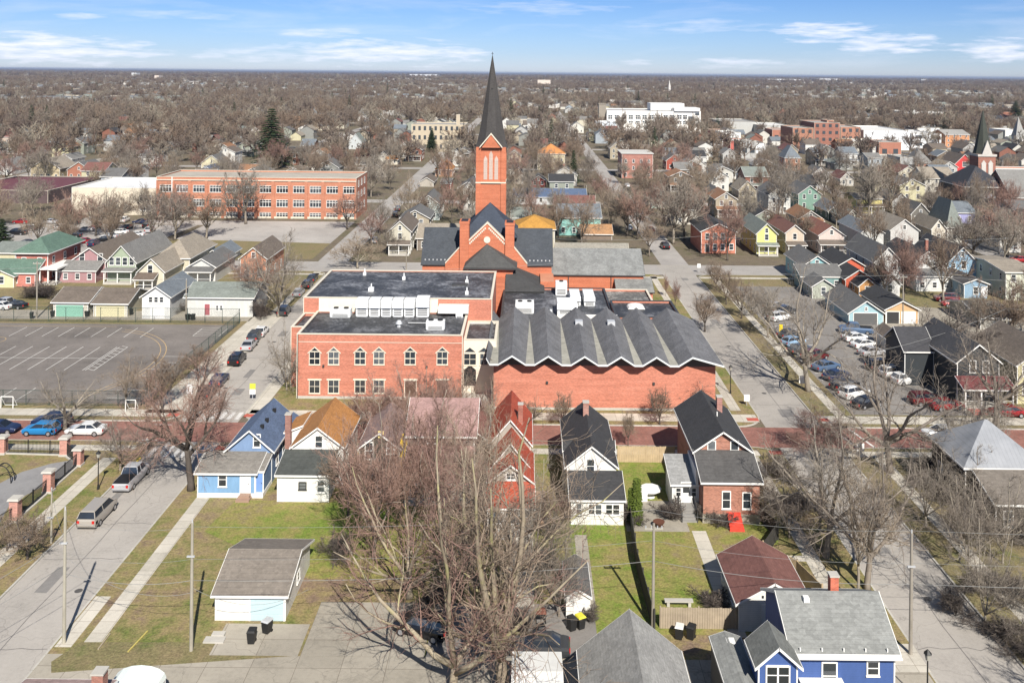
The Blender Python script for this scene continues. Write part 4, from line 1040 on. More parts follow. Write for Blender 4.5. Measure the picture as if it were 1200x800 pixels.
def church():
    Y=172.0
    r=house('church','red brick church with tall dark needle spire and slate transept roofs','church',XA(495,309,Y),Y)
    L=r.location
    X=lambda px,y=300,Yd=Y: XA(px,y,Yd)
    xw0,xl0,xl1,xr0,xr1,xe1=X(495),X(539),X(549.5),X(592),X(602.5),X(646.5)
    zE=ZA(520,309,Y); zR=zE+5.8
    # transept wings (ridge across)
    def wing(a,b): vol(r,a,b,Y,183.6,KH,zE,BRICK2,S_SLATE,'gx',5.8,.25,DKTRIM,corner=False)
    wing(xw0,xl0-.01); wing(xr1+.01,xe1)
    # snow guards
    m=MB()
    for a,b in ((xw0,xl0-2.5),(xr1+2.5,xe1)):
        n=int((b-a)/.75)
        for i in range(n): x=a+.4+i*.75-L[0]; m.box(x,x+.22,.35,.5,zE+.55,zE+.80)
    m.build('snow_guards',METAL,r)
    # raking parapets stepping up beside the towers
    m=MB(); cp=MB()
    for s,xa,xb in ((1,X(522),xl0),(-1,X(618),xr1)):
        pts=[(xa-L[0],zE-1.4),(xb-L[0],zE-1.4),(xb-L[0],zE+3.2),(xa-L[0],zE+.1)]
        a=[(p[0],-.45,p[1]) for p in pts]; b=[(p[0],-.02,p[1]) for p in pts]
        m.frustum(a,b)
        cp.frustum([(xa-L[0],-.55,zE+.1),(xa-L[0],.25,zE+.1),(xa-L[0],.25,zE+.36),(xa-L[0],-.55,zE+.36)],[(xb-L[0],-.55,zE+3.2),(xb-L[0],.25,zE+3.2),(xb-L[0],.25,zE+3.46),(xb-L[0],-.55,zE+3.46)])
    m.build('raking_parapet',BRICK2,r)
    # central gable
    zt=ZA(571,262,171.5); xc=(xl1+xr0)/2
    m=MB(); y0=-.5
    pts=[(xl1-L[0],KH),(xr0-L[0],KH),(xr0-L[0],ZA(592,283,171.5)),(xc-L[0],zt),(xl1-L[0],ZA(549,283,171.5))]
    m.frustum([(p[0],y0,p[1]) for p in pts],[(p[0],y0+1.0,p[1]) for p in pts]); m.build('gable_wall',BRICK2,r)
    zg=pts[2][1]
    for s in (-1,1):
        xe=(xl1 if s<0 else xr0)-L[0]; xm=xc-L[0]
        A=[(xe,y0-.12,zg),(xe,y0+1.1,zg),(xe,y0+1.1,zg+.3),(xe,y0-.12,zg+.3)]; B=[(xm,y0-.12,zt),(xm,y0+1.1,zt),(xm,y0+1.1,zt+.3),(xm,y0-.12,zt+.3)]
        cp.frustum(A,B)
        # corbel teeth below the coping
        for i in range(11):
            t=(i+.7)/12; x=xe+(xm-xe)*t; z=zg+(zt-zg)*t
            cp.box(x-.12,x+.12,y0-.09,y0-.004,z-.75,z-.38)
    cp.build('coping',TRIMC,r)
    m=MB(); m.frustum([(xc-L[0]+.62*math.cos(a),y0-.1,ZA(570,281,171.5)+.62*math.sin(a)) for a in [k*math.pi/8 for k in range(16)]],[(xc-L[0]+.62*math.cos(a),y0-.004,ZA(570,281,171.5)+.62*math.sin(a)) for a in [k*math.pi/8 for k in range(16)]]); m.build('round_window',TRIMC,r)
    # buttress towers
    for a,b,py in ((xl0,xl1,259.7),(xr0,xr1,261)):
        m=MB(); zt2=ZA(570,py,171); m.box(a-L[0],b-L[0],-1.0,2.2,KH,zt2-.5); m.box(a-L[0]-.1,b-L[0]+.1,-1.1,2.3,zt2-.5,zt2); m.build('chimney',BRICK2,r)
        m=MB(); m.box(a-L[0]+.2,b-L[0]-.2,-.8,2.0,zt2,zt2+.03); m.build('chimney_top',BLACK,r)
    # lower apse with half-hipped roof in front
    zap=ZA(570,287,170.5); zae=ZA(570,314,166)
    a0=X(545,314,166)-L[0]; a1=X(604,314,166)-L[0]
    m=MB(); ap=[(a0+.5,-5.4),(a1-.5,-5.4),(a1,-.6),(a0,-.6)]; m.prism(ap,KH,zae); m.build('apse_wall',BRICK2,r)
    m=MB(); E=[(a0-.3,-6.0,zae),(a1+.3,-6.0,zae),(a1+.3,-.55,zae),(a0-.3,-.55,zae)]; P=(xc-L[0],-1.2,zap); P2=(xc-L[0],-.55,zap)
    for q in ([E[0],E[1],P],[E[1],E[2],P2,P],[E[3],E[0],P,P2]): m.poly(q)
    m.poly([(e[0],e[1],e[2]-.01) for e in reversed(E)]); m.build('apse_roof',shingle((.07,.07,.068)),r)
    m=MB(); m.box(a0-.35,a1+.35,-6.12,-5.98,zae-.3,zae+.03); m.build('apse_gutter',DKTRIM,r)
    # sloping slate roof of the east sacristy, down to the flat roofs
    sx0=X(592,340,163)-L[0]; sx1=X(638,340,163)-L[0]; z0=ZA(615,342,160); z1=ZA(603,318,166)
    m=MB(); zq=ZA(595,317,168); q=[(sx0,-12,z0),(sx1,-12,z0),(sx0+2.0,-4,zq),(sx0,-4,zq)]; m.poly(q); m.poly([(a,b,c-.2) for a,b,c in reversed(q)]); m.poly([(sx1,-12,z0),(sx1,-1.1,z0),(sx0+2.0,-1.1,zq),(sx0+2.0,-4,zq)]); m.poly([(sx0,-4,zq),(sx0+2.0,-4,zq),(sx0+2.0,-1.1,zq),(sx0,-1.1,zq)]); m.poly([(sx0,-12,z0),(sx0,-4,zq),(sx0,-1.1,zq),(sx0,-1.1,z0)]); m.build('sacristy_roof',shingle((.06,.06,.06)),r)
    m=MB(); m.box(sx0+.1,sx1-.1,-11.7,-1.2,KH,z0-.25); m.box(sx0-2.6,sx0-.05,-11,-1.2,KH,z0+1.2); m.build('sacristy_wall',BRICK2,r)
    m=MB(); m.box(xe1-L[0]-2.2,xe1-L[0]+.3,-7,-.02,KH,zE-1.6); m.build('east_buttress_block',BRICK2,r)
    # main roof: steep slate pyramid between the towers
    zc=ZA(575,237,181); 
    m=MB(); hw=5.6; zb=zE+4.6; cx=XA(574.5,237,181)-L[0]; yc=181-Y
    E=[(cx-hw,yc-6.5,zb),(cx+hw,yc-6.5,zb),(cx+hw,yc+7,zb),(cx-hw,yc+7,zb)]
    for i in range(4): m.poly([E[i],E[(i+1)%4],(cx,yc,zc)])
    m.poly(list(reversed(E))); m.build('main_roof',shingle((.045,.055,.075),.3),r)
    # nave to the north
    vol(r,-15.5,-1.0,183.7,199.5,KH,zE+1,BRICK2,S_SLATE,'gy',7.0,.3,DKTRIM,corner=False)
    # tower
    TY=187.0; t0=XA(557.3,240,TY); t1=XA(592.3,240,TY); zt=ZA(575,173,TY); w=t1-t0; tx=(t0+t1)/2-L[0]; ty=TY-Y
    m=MB(); m.box(t0-L[0]+.25,t1-L[0]-.25,ty+.25,ty+w-.25,KH,zt)
    for a in (t0-L[0],t1-L[0]-1.0):
        for b in (ty,ty+w-1.0): m.box(a,a+1.0,b,b+1.0,KH,zt+.004)
    m.build('tower',BRICK2,r)
    for yy,sg in ((ty,-1),(ty+w,1)):
        g_=MB(); zz=ZA(575,158.5,TY); yo=yy-.55 if sg<0 else yy+.15
        g_.frustum([(tx-1.95,yo,zt),(tx+1.95,yo,zt),(tx+1.95,yo+.4,zt),(tx-1.95,yo+.4,zt)],[(tx-.05,yo,zz),(tx+.05,yo,zz),(tx+.05,yo+.4,zz),(tx-.05,yo+.4,zz)]); g_.build('tower_gable',BRICK2,r)
        c=MB()
        for s in (-1,1): c.frustum([(tx+s*2.35,yo-.12,zt-.1),(tx+s*2.35,yo+.42,zt-.1),(tx+s*2.35,yo+.42,zt+.2),(tx+s*2.35,yo-.12,zt+.2)],[(tx,yo-.12,zz+.15),(tx,yo+.42,zz+.15),(tx,yo+.42,zz+.5),(tx,yo-.12,zz+.5)])
        c.build('gable_coping',TRIMC,r)
    b=MB(); zb=ZA(575,213.5,TY)
    b.box(t0-L[0]-.06,t1-L[0]+.06,ty-.06,ty+w+.06,zb-.25,zb); b.build('string_course',TRIMC,r)
    # triple lancets on each face
    lv=plain('louvre_cream',(.46,.37,.32),.8,.15,2)
    z0=zb+.5
    for k,(dx,hh) in enumerate(((-1.12,4.2),(0,5.2),(1.12,4.2))):
        for side in ('f','r','l'):
            m=MB(); m.box(-.38,.38,-.03,.22,0,hh)
            m.frustum([(-.38,-.03,hh),(.38,-.03,hh),(.38,.22,hh),(-.38,.22,hh)],[(-.03,-.03,hh+.7),(.03,-.03,hh+.7),(.03,.22,hh+.7),(-.03,.22,hh+.7)])
            for j in range(1,9): m.box(-.38,.38,-.07,-.03,hh*j/9,hh*j/9+.06)
            pos={'f':(tx+dx,ty+.25,z0),'r':(tx+w/2-.25,ty+w/2+dx,z0),'l':(tx-w/2+.25,ty+w/2+dx,z0)}[side]
            o=m.build('lancet_louvre',lv,r,pos); o.rotation_euler=(0,0,ROT[side])
    # spire: flared octagon
    cyy=ty+w/2; m=MB()
    def ring(rad,z,n=8):
        return [(tx+rad*math.cos(math.pi/8+k*math.pi/4),cyy+rad*math.sin(math.pi/8+k*math.pi/4),z) for k in range(n)]
    zs=[(zt-.2,w*.60),(zt+1.0,w*.52),(zt+3.2,w*.44),(zt+6,w*.36),(ZA(577,66,TY+3),.09)]
    for (za,ra),(zb_,rb) in zip(zs,zs[1:]): m.frustum(ring(ra,za),ring(rb,zb_))
    m.build('spire',SPIRE,r)
    m=MB(); zq=zs[-1][0]; m.tube((tx,cyy,zq-.3),(tx,cyy,zq+.9),.05); m.box(tx-.25,tx+.25,cyy-.03,cyy+.03,zq+.5,zq+.58); m.build('finial',BLACK,r)
    m=MB(); 
    for k in range(4):
        a=k*math.pi/2; x=tx+.95*math.cos(a)*1.0; y=cyy+.95*math.sin(a); m.box(x-.2,x+.2,y-.2,y+.2,zt+11.5,zt+12.2)
    m.build('spire_lights',BLACK,r)
church()
def left_school():
    Y=275.0; x0=XA(183,255,Y); x1=XA(417,257,Y); z1=ZA(300,208.2,Y)
    r=house('school_building','three-storey orange-red brick school with rows of white-framed windows','school',x0,Y)
    vol(r,x0,x1,Y,294,0,z1,BRICK3,plain('tan_roof_gravel',(.36,.33,.28),.9,.2,.4),'para',rise=.4,trim=TRIMC)
    n=12; p=(x1-x0)/n
    for row,(a,b) in enumerate(((225.5,217.3),(242,233.5),(255,248.5))):
        for i in range(n):
            px=XA(186+19.55*i+9,230,Y)
            zz=ZA(300,a,Y); win(r,'f',px-.2,zz,3.5,ZA(300,b,Y)-zz-.2,Y,TRIM,'tri')
    m=MB()
    for i in range(n+1):
        x=p*i; m.box(max(x-.45,0),min(x+.45,x1-x0),-.22,-.004,0,z1-1.0)
    m.build('piers',BRICK3,r)
    m=MB(); m.box(0,x1-x0,-.28,-.004,z1-1.0,z1-.75); m.box(-.1,x1-x0+.1,-.1,-.004,.0,.6); m.build('stone_bands',TRIMC,r)
    m=MB(); m.box(p*1-.35,p*1-.1,-.4,-.22,0,z1); m.build('downpipe',TRIM,r)
    for y in (279,284,289):
        for z in (2,6,9.5): win(r,'r',y,z,1.6,1.8,x1)
    # low cream wing
    Yw=279.0; a0=XA(84,250,Yw)
    r=house('school_wing','low cream-walled school gymnasium wing with white flat roof','school wing',a0,Yw)
    vol(r,a0,x0-.02,Yw,306,0,8.3,plain('cream_block',(.56,.50,.40),.85,.1,.5),plain('white_roof_membrane',(.66,.66,.65),.6,.1,.3),'para',rise=.2,trim=TRIM)
    for x in (x0-5,): win(r,'f',x,4.5,3.4,1.6,Yw,TRIM,'tri'); win(r,'f',x,1.5,3.2,1.3,Yw,TRIM,'tri')
left_school()
# ================================================================ THE NEIGHBOURHOOD
# helper: a house surveyed off the photograph: wall x range, base y, eave y, ridge y
def hs(label,xl,xr,yb,ye,yr,depth,rt,wall,roof,wins='auto',cat='house',name=None,trim=TRIM,side=None,oh=.4,porchspec=None,chim=None,gd=None,lean=None,base=KH,group=None,rise=None,doorc=None):
    xm=(xl+xr)/2; _,Y=G(xm,yb,base); x0=XA(xl,ye,Y); x1=XA(xr,ye,Y); z1=ZA(xm,ye,Y)
    ridgeY=Y if rt=='gy' else Y+depth/2
    rz=rise if rise is not None else max(.5,ZA(xm,yr,ridgeY)-z1)
    if rise is None: rz=min(rz,(x1-x0)*.62 if rt=='gy' else depth*.5)
    r=house(name or cat.replace(' ','_'),label,cat,x0,Y,group)
    w,rf=vol(r,x0,x1,Y,Y+depth,base,z1,wall,roof,rt,rz,oh,trim)
    W_=x1-x0; far=Y>330
    if wins=='auto':
        storeys=max(1,int(round((z1-base)/2.9)))
        n=max(1,min(4,int(W_/2.6)))
        for s in range(storeys):
            zb=base+.9+s*2.9
            if zb+1.3>z1-.1: continue
            if porchspec and s==0: 
                pass
            for i in range(n): win(r,'f',x0+W_*(i+.5)/n,zb,.85,1.35,Y,trim)
        if rt=='gy' and rz>2.0: win(r,'f',(x0+x1)/2,z1+.1,.7,1.0,Y,trim)
        sd=side or ('r' if x1<0 else 'l'); pl=x1 if sd=='r' else x0
        for s in range(storeys):
            zb=base+.9+s*2.9
            if zb+1.3>z1-.1: continue
            m=max(1,int(depth/3.6))
            for i in range(m): win(r,sd,Y+depth*(i+.5)/m,zb,.8,1.3,pl,trim)
    elif wins:
        for (u,z,w_,h_) in wins: win(r,'f',x0+W_*u,base+z,w_,h_,Y,trim)
    if gd:
        for (u,w_,h_,c) in gd: garage_door(r,'f',x0+W_*u,base,w_,h_,Y,c)
    if doorc: door(r,'f',x0+W_*doorc[0],base+.3,.95,2.0,Y,doorc[1])
    if porchspec:
        u0,u1,d,ze,ri,pr=porchspec; porch(r,x0+W_*u0,x0+W_*u1,Y-d,Y-.01,ze,ri,pr,.5,3,trim)
    if lean:
        u0,u1,d,ze,ri,pr=lean[:6]; vol(r,x0+W_*u0,x0+W_*u1,Y-d,Y-.01,base,ze,lean[6] if len(lean)>6 else wall,pr,'sf',ri,.3,trim)
        k=max(1,int(W_*(u1-u0)/2.2))
        for i in range(k): win(r,'f',x0+W_*(u0+(u1-u0)*(i+.5)/k),base+.8,.8,1.1,Y-d,trim)
    if chim:
        cx,cy,h=chim; chimney(r,None,x0+W_*cx,Y+depth*cy,z1,z1+rz+h,.6)
    return r
w=sid
# ---- west cluster
hs('small yellow house with green-grey roof at the left edge',-12,16,337,323,317,9,'gy',w('#e3dba8'),S_GRN)
hs('cream house behind the red brick house at the left edge',-14,18,323,296,283,12,'gx',w('#d9cfa6'),S_GG)
hs('two-storey red brick house with dark green hip roof at the left',19,56,331,294,276,14,'hip',brick((.46,.15,.11)),S_GRN,rise=2.2,oh=.7,lean=(-.75,.9,3.6,3.0,2.0,S_GRN,brick((.46,.15,.11))))
def white_carport():
    x0,Y=G(46,334,KH); x1=XA(66,334,Y); r=house('pavilion','open white pavilion with flat roof attached beside the green-roofed brick house','pavilion',x0,Y)
    m=MB(); m.box(-.3,x1-x0+.3,-.3,8.5,3.3,3.6); m.build('flat_roof',TRIM,r)
    for x in (0.05,(x1-x0)/2,x1-x0-.05):
        for y in (0,4,8): m=MB(); m.box(x-.12,x+.12,y,y+.24,0,3.3); m.build('post',TRIM,r)
    m=MB(); m.box(0,x1-x0,0,8.2,0,.4); m.build('floor',CONC,r)
white_carport()
hs('dusty pink two-storey house with brown roof behind the green-doored garage',87.5,123.5,327,303,290.5,20,'gy',w('#b8898c'),S_BR,wins=[(.24,4.0,1.0,1.4),(.83,4.0,1.0,1.4)],lean=(-.22,.93,3.4,2.7,1.3,S_MID))
hs('sage-green house with stacked two-storey front porch',126,159,331,306,288,19,'gy',w('#a8b79a'),S_MID,wins=[(.15,3.7,.9,1.5),(.38,3.7,.9,1.5),(.62,3.7,.9,1.5),(.86,3.7,.9,1.5)],porchspec=(0,1,2.0,2.9,.3,S_MID))
hs('cream house with dark shed porch between sage house and tan hipped house',163,192,338,317,303,14,'gy',w('#ddd6bd'),S_TAN,wins=[(.45,3.0,.9,1.7)],porchspec=(0,.75,2.4,2.5,.8,shingle((.13,.10,.08))))
hs('tan hip-roofed house with cream walls behind the cream porch house',183,222,325,301,279,16,'hip',w('#d8d0b4'),S_TAN,rise=3.0)
hs('small white house with charcoal gable roof above the orange brick house',237,262,311,302,293,12,'gy',w('#dfe0dc'),S_BG)
hs('white house with deep dark porch under a pale gable',221,252,331,312,303,13,'gy',w('#dcdcd6'),S_GREY,wins=None,porchspec=(0,1,2.5,2.9,.5,S_GREY))
hs('orange brick house with two gables east of the white cottages',282,312,329,302,290,14,'gy',brick((.50,.20,.10)),S_BR)
hs('brown-roofed garage with mint green double door on the alley',63,103,371,353.5,330,9,'gx',w('#dcd5c2'),S_BR,wins=None,cat='garage',gd=[(.47,4.9,2.1,(.22,.42,.33))],side='r',rise=1.6)
hs('brown-roofed garage with pale yellow double door on the alley',110,149,371,355,331.5,9,'gx',w('#cfc8ad'),S_BR,wins=None,cat='garage',gd=[(.5,5.2,2.1,(.56,.52,.34))],rise=1.6)
hs('tall white carriage house with blue-grey roof and three attic windows',167,199,373.5,346.5,335.5,12,'gy',w('#e3e4e2'),S_BG,wins=[(.3,3.0,.6,.9),(.5,3.0,.6,.9),(.7,3.0,.6,.9)],cat='carriage house',gd=[(.55,2.4,2.1,(.74,.74,.74))])
hs('long low white clapboard outbuilding with patched grey-green roof',218,296,371,348,333,9.5,'gx',w('#deded8'),S_GG,wins=[(.47,1.2,.35,.8),(.53,1.2,.35,.8)],cat='outbuilding',doorc=(.32,rgb('#9c5a60')),rise=1.6)
# ---- behind the church, along the side streets
hs('small house with yellow panelled gable and brown roof on the school road',456.5,481,298,270,259,15,'gy',w('#cfc9b4'),S_BR,porchspec=(0,1,2.0,2.9,.6,S_BR))
hs('pale blue-green house with grey gable by the school road corner',489,515,258,239,229,16,'gy',w('#b9c6c3'),S_GREY)
hs('grey roofed bungalow directly behind the church west wing',489,545,294,279,262,13,'gx',w('#8a7d70'),S_TAN)
hs('grey gabled house between school road and spire with dark attic window',492,508,219,213,208,14,'gy',w('#b9b1a4'),S_BR)
hs('white brick corner house half hidden behind the church tower',543,557,247,222,212,16,'gy',w('#d6d3cb'),S_GREY)
hs('house with golden orange hipped roof just behind the church east wing',602,650,292,268,256,12,'hip',w('#cfc7b0'),shingle((.42,.22,.05)),rise=2.5)
hs('turquoise commercial building with blue-grey roof',654,704,276,255,239,15,'gx',w('#8fd0c6'),S_BG)
hs('small house with orange-tan roof and dark gabled end near the turquoise building',682,717,281,274,263,9,'gx',w('#8a7868'),shingle((.36,.20,.10)))
hs('long white building with steel-blue roof behind the turquoise one',602,687,240,231,221,14,'gx',w('#cfd2d2'),S_BLUE)
hs('dark red-brown roofed hall between two blue roofs',650,697,248,240,229,10,'gx',w('#b8a595'),S_RB)
hs('mint-green cottage with grey roof west of the turquoise building',600,622,264,255,243,10,'gx',w('#a9d6c9'),S_GG)
hs('white house with red gable and grey roof beyond the long blue roof',647,676,218,205,196,12,'gy',w('#d8d5cc'),S_GREY,chim=(.5,.5,.8))
hs('house with bright orange tiled hip roof and porch',630,662,199,180,164,13,'hip',w('#d9cda8'),shingle((.46,.20,.07)),rise=4)
hs('tall square brick block with pale flat roof among the trees',729,765,209,180,176,18,'flat',brick((.36,.15,.11)),plain('flat_pale_roof',(.5,.48,.44)),cat='brick building',rise=.3)
hs('orange brick house with dark hip roof facing the cross street',822,862,297,271,262,15,'gy',brick((.50,.17,.10)),S_DK,wins=[(.17,3.6,.9,1.4),(.4,3.6,.9,1.4),(.63,3.6,.9,1.4),(.4,.9,.9,1.4),(.63,.9,.9,1.4),(.88,1.0,.9,1.4)],doorc=(.17,(.05,.05,.05)))
hs('bright yellow house with green-grey roof next to the orange brick house',887,910,299,273,262,17,'gy',w('#e2e07c'),S_GG,porchspec=(0,1,1.8,2.8,.4,S_GG))
hs('cream house with brown-red roof and tall shuttered windows',921,942,298,272,263.5,17,'gy',w('#d9c6ae'),shingle((.19,.095,.075)),porchspec=(0,1,2.2,2.8,.5,S_BR))
hs('pale pink house with red-brown roof and hipped porch',960,989,297,275,265,16,'gy',w('#dfcbc0'),shingle((.22,.10,.075)),porchspec=(-.05,1.05,2.3,2.8,.7,S_BR))
hs('white house with grey-green roof and dark green side wall',1010,1035,295,272,264,17,'gy',w('#d8d9d4'),S_BG)
hs('large pale grey house with brown roof at the cross street',1044,1076,292,269,257,17,'gy',w('#cfcdc8'),S_TAN)
hs('turquoise house with grey gable roof by the east parking lot',941,974,333,311,300,13,'gy',w('#8fc8cc'),S_GREY,side='l',lean=(-.3,1.15,5.0,2.9,1.6,S_GREY,w('#7fa9a8')))
hs('small grey-green shed house in front of the turquoise house',952,978,350,335,327,6,'gy',w('#b9bfae'),S_GREY,cat='shed')
hs('vermilion orange house with black roof',982,1013,333,311,302,12,'gy',w('#e2643d'),S_DK)
hs('low orange-red rear wing with black gable roof',991,1022,343,326,316,7,'gy',w('#d9603a'),S_DK)
hs('small mustard wing with black roof beside the white cottage wing',1007,1026,349,334,326,6,'gy',w('#d59a55'),S_DK)
hs('tall white house with dark grey roof and deep blue side wall',1025,1056,337,306,290,17,'gy',w('#dfdfdc'),S_GREY)
hs('small white cottage wing with black gable beside the mustard wing',1032,1054,347,331,320,7,'gy',w('#d9d9d6'),S_DK)
hs('broad white house with low rear addition left of the light blue house',1067,1107,337,308,294.5,16,'gy',w('#e0e0dc'),S_DK,wins=[(.05,3.4,.6,.8),(.72,4.0,.9,1.3)],lean=(-.02,1.02,3.4,3.3,.8,S_GREY))
hs('light blue two-storey house with black roof and heart-shaped attic window',1110.5,1145,335,307,290,17,'gy',w('#93bfdd'),shingle((.05,.05,.055)),wins=[(.2,3.9,.7,.9),(.55,3.7,.9,1.6),(.5,6.4,.6,.9)],chim=(-.25,.4,.4))
hs('small blue-grey garage with dark gable in front of the light blue house',1130,1157,349.5,332,327,11,'gy',w('#8fb2cc'),shingle((.07,.065,.065)),cat='garage',doorc=(.85,(.7,.7,.7)))
hs('cream house with grey-brown roof and dark green flank',1165,1178,337,317,308,22,'gx',w('#d2d6bf'),S_TAN)
hs('cream two-storey house with hooded lower windows at the right edge',1179,1214,352,319,305,16,'gx',w('#d8dac4'),S_TAN)
hs('light blue garage with grey door and dark gable at the east lot',995,1035,380.5,366,352.5,13,'gy',w('#a5cdd6'),S_GREY,cat='garage',wins=[(.5,2.6,.4,.5)],gd=[(.48,4.2,2.1,(.11,.11,.11))])
hs('orange-yellow garage with black roof beside the light blue garage',1038,1076,379,362,352.5,12,'gy',w('#ddb07a'),S_DK,cat='garage',wins=None,gd=[(.7,2.4,2.1,(.72,.72,.71)),(.22,2.2,2.1,(.04,.04,.04))])
hs('long dark-roofed garage with patchy white wall near the gravel yard',1149,1188,386,372,357,12,'gx',w('#b5b0a5'),shingle((.07,.065,.06)),cat='garage',wins=None,rise=1.3)
hs('small grey shed with white side in the east parking yard',1044,1062,416,398,391,6,'gy',w('#d4d2ca'),S_BR,cat='shed',wins=None)
hs('white gabled house left of the sage-teal gable house',901,926,251,228,219,15,'gy',w('#dcdcd6'),S_GREY)
hs('teal-green house with white trimmed gable',936,962,246,227,217.5,15,'gy',w('#7fa694'),S_GREY)
hs('dark green cottage with white raking trim',971,993,258,247,238.5,14,'gy',w('#5f7a6a'),S_BG)
hs('bright yellow two-tier house among bare trees',1004,1034,251,233,226,12,'gx',w('#e6d77c'),S_TAN,porchspec=(0,1,2,2.9,.5,S_BR))
hs('grey gabled house right of the two-tier yellow house',1046,1067,250,236,227,14,'gy',w('#bfc0bd'),S_GREY)
hs('green-grey house east of the dark green cottage',990,1008,266,254,246,14,'gy',w('#b9bdb0'),S_GG)
hs('ornate cream cottage with pointed turret roof',1092,1108,284,267,255,12,'gy',w('#d9d0be'),S_TAN)
hs('grey stone house with conical turret right of the cream cottage',1110,1128,284,262,240,12,'hip',w('#cdc9bd'),S_GG,rise=6)
hs('violet-blue house with slate roof near the dark church',1117,1143,262,249,236,12,'gx',w('#a9a9dd'),S_BG)
hs('white cottage with pedimented gable near the right edge',1172,1196,296,272,262,13,'gy',w('#dcdad2'),S_DK,chim=(.1,.5,.9))
hs('long white house with tan roof beneath the red-walled club',1084,1120,226,209,196,14,'gx',w('#d5d0c2'),S_TAN)
hs('dark gambrel house at the right above the violet house',1068,1090,262,250,238,12,'gy',w('#77736b'),S_GREY)
# ---- downtown landmarks 
def office():
    Y=700.0; x0=XA(711,155,Y); x1=XA(821,152,Y); z1=ZA(760,130,Y)
    r=house('office_building','long white four-storey office building with grids of dark windows','office',x0,Y)
    wm_=plain('white_panels',(.72,.71,.68),.6,.05,.1); dk=plain('dark_glazing',(.06,.07,.08),.2,.3,.1)
    vol(r,x0,x1,Y,Y+45,0,z1,wm_,plain('office_roof',(.35,.34,.33)),'para',rise=.5,trim=TRIM)
    for row,(a,b) in enumerate(((139.5,135),(145.8,142))):
        for i,px in enumerate([715.2,722.6,731.3,739.2,747.3,755.3,763.5,771.3,780,787.5,796.3,802.8]):
            z=ZA(px,a,Y); m=MB(); x=XA(px,a,Y)-x0; h=ZA(px,b,Y)-z; m.box(x-1.6,x+1.6,-.15,-.01,z,z+h); o=m.build('window',dk,r)
            f=MB(); f.box(x-.12,x+.12,-.3,-.16,z,z+h); f.box(x-1.6,x+1.6,-.28,-.155,z+h*.45,z+h*.55); f.build('mullion',wm_,o)
    m=MB(); m.box(-1,x1-x0-12,-3,-.2,0,6.5); m.build('podium',wm_,r)
    m=MB(); x=XA(809.5,145,Y)-x0; m.box(x-2,x+2.2,-.3,-.01,2,z1-4); m.build('stair_glazing',dk,r)
    m=MB(); m.box((XA(765,125,Y)-x0),(XA(805,125,Y)-x0),12,32,z1,z1+5.5); m.box((XA(790,125,Y)-x0),(XA(820,125,Y)-x0),-1.5,20,z1,z1+2.5); m.build('penthouse',wm_,r)
    m=MB()
    for px in (817,): 
        for k in range(3): m.box(XA(px,140,Y)-x0-1.6,XA(px,140,Y)-x0+1.6,-.25,-.01,5+4.2*k,6.6+4.2*k)
    m.build('stair_windows',dk,r)
    t0=XA(702,150,Y); r=house('stair_tower','brown stair tower at the left end of the white office','tower',t0,Y+4); m=MB(); m.box(0,x0-t0-.3,0,8,0,ZA(706,122.5,Y)); m.box(-.3,x0-t0-.2,-.3,8.3,ZA(706,122.5,Y),ZA(706,122.5,Y)+.5); m.build('wall',plain('brown_panels',(.25,.22,.18)),r)
    a=XA(698,152,690); b=XA(722,152,690); r=house('annex','pale blue-white annex beneath the brown stair tower','annex',a,690); vol(r,a,b,690,699,0,8.5,plain('bluewhite',(.6,.66,.72)),TRIM,'para',rise=.3,trim=TRIM)
office()
def flat(label,xl,xr,yb,yt,depth,wall,roof,cat='building',wins=None,base=0,name=None,trim=TRIMC):
    xm=(xl+xr)/2; _,Y=G(xm,yb,0); x0=XA(xl,yb,Y); x1=XA(xr,yb,Y); z1=ZA(xm,yt,Y)
    r=house(name or cat.replace(' ','_'),label,cat,x0,Y); vol(r,x0,x1,Y,Y+depth,0,z1,wall,roof,'para',rise=.4,trim=trim)
    if wins:
        nx,nz=wins; dk=plain('dark_glazing',(.06,.07,.08),.2,.3,.1)
        for i in range(nx):
            for k in range(nz):
                x=(x1-x0)*(i+.5)/nx; z=z1*(k+.35)/nz; w_=(x1-x0)/nx*.45; h_=z1/nz*.45
                m=MB(); m.box(x-w_/2,x+w_/2,-.12,-.01,z,z+h_); m.build('window',dk,r)
    return r
B1=brick((.36,.155,.09)); B2=brick((.28,.105,.065)); TAN=plain('tan_brick',(.46,.39,.29),.85,.1,.3); WR=plain('white_flat_roof',(.62,.61,.58),.7,.1,.05); GR=plain('grey_flat_roof',(.30,.29,.27),.8,.2,.05)
WALLW=plain('white_wall',(.68,.70,.72),.7,.05,.1)
flat('tan brick apartment block with a flat roof in the distance',482,545,178,146,22,TAN,GR,'apartment block',(10,3))
flat('tall thin tan chimney stack standing on the apartment block',534.5,538.5,178,134.5,3,TAN,GR,'chimney stack')
flat('very long low white-roofed warehouse beyond the trees',455,541,126,121,90,WALLW,WR,'warehouse')
flat('brick downtown building with dark side and cream cornice',929,953,178,150,26,B1,GR,'brick building',(3,3))
flat('brown brick downtown block between two taller ones',954,984,176,144,30,B2,GR,'brick building',(4,4))
flat('slim brick tower at the middle of the downtown row',969,977,174,141,12,B1,GR,'tower',(1,4))
flat('orange brick downtown block at the end of the row',985,1008,176,149,26,B1,GR,'brick building',(3,3))
flat('long white industrial hall right of the downtown brick row',1012,1066,176,153,50,WALLW,WR,'industrial hall')
flat('second white industrial hall with two dark windows',1068,1103,174,157,40,WALLW,WR,'industrial hall',(2,2))
flat('long beige parking structure behind the brick row',976,1062,152,141,50,plain('beige_wall',(.50,.48,.42)),GR,'parking structure')
flat('grey windowless hall right of the white office',846,888,158,143,50,plain('grey_wall',(.42,.42,.40)),GR,'hall')
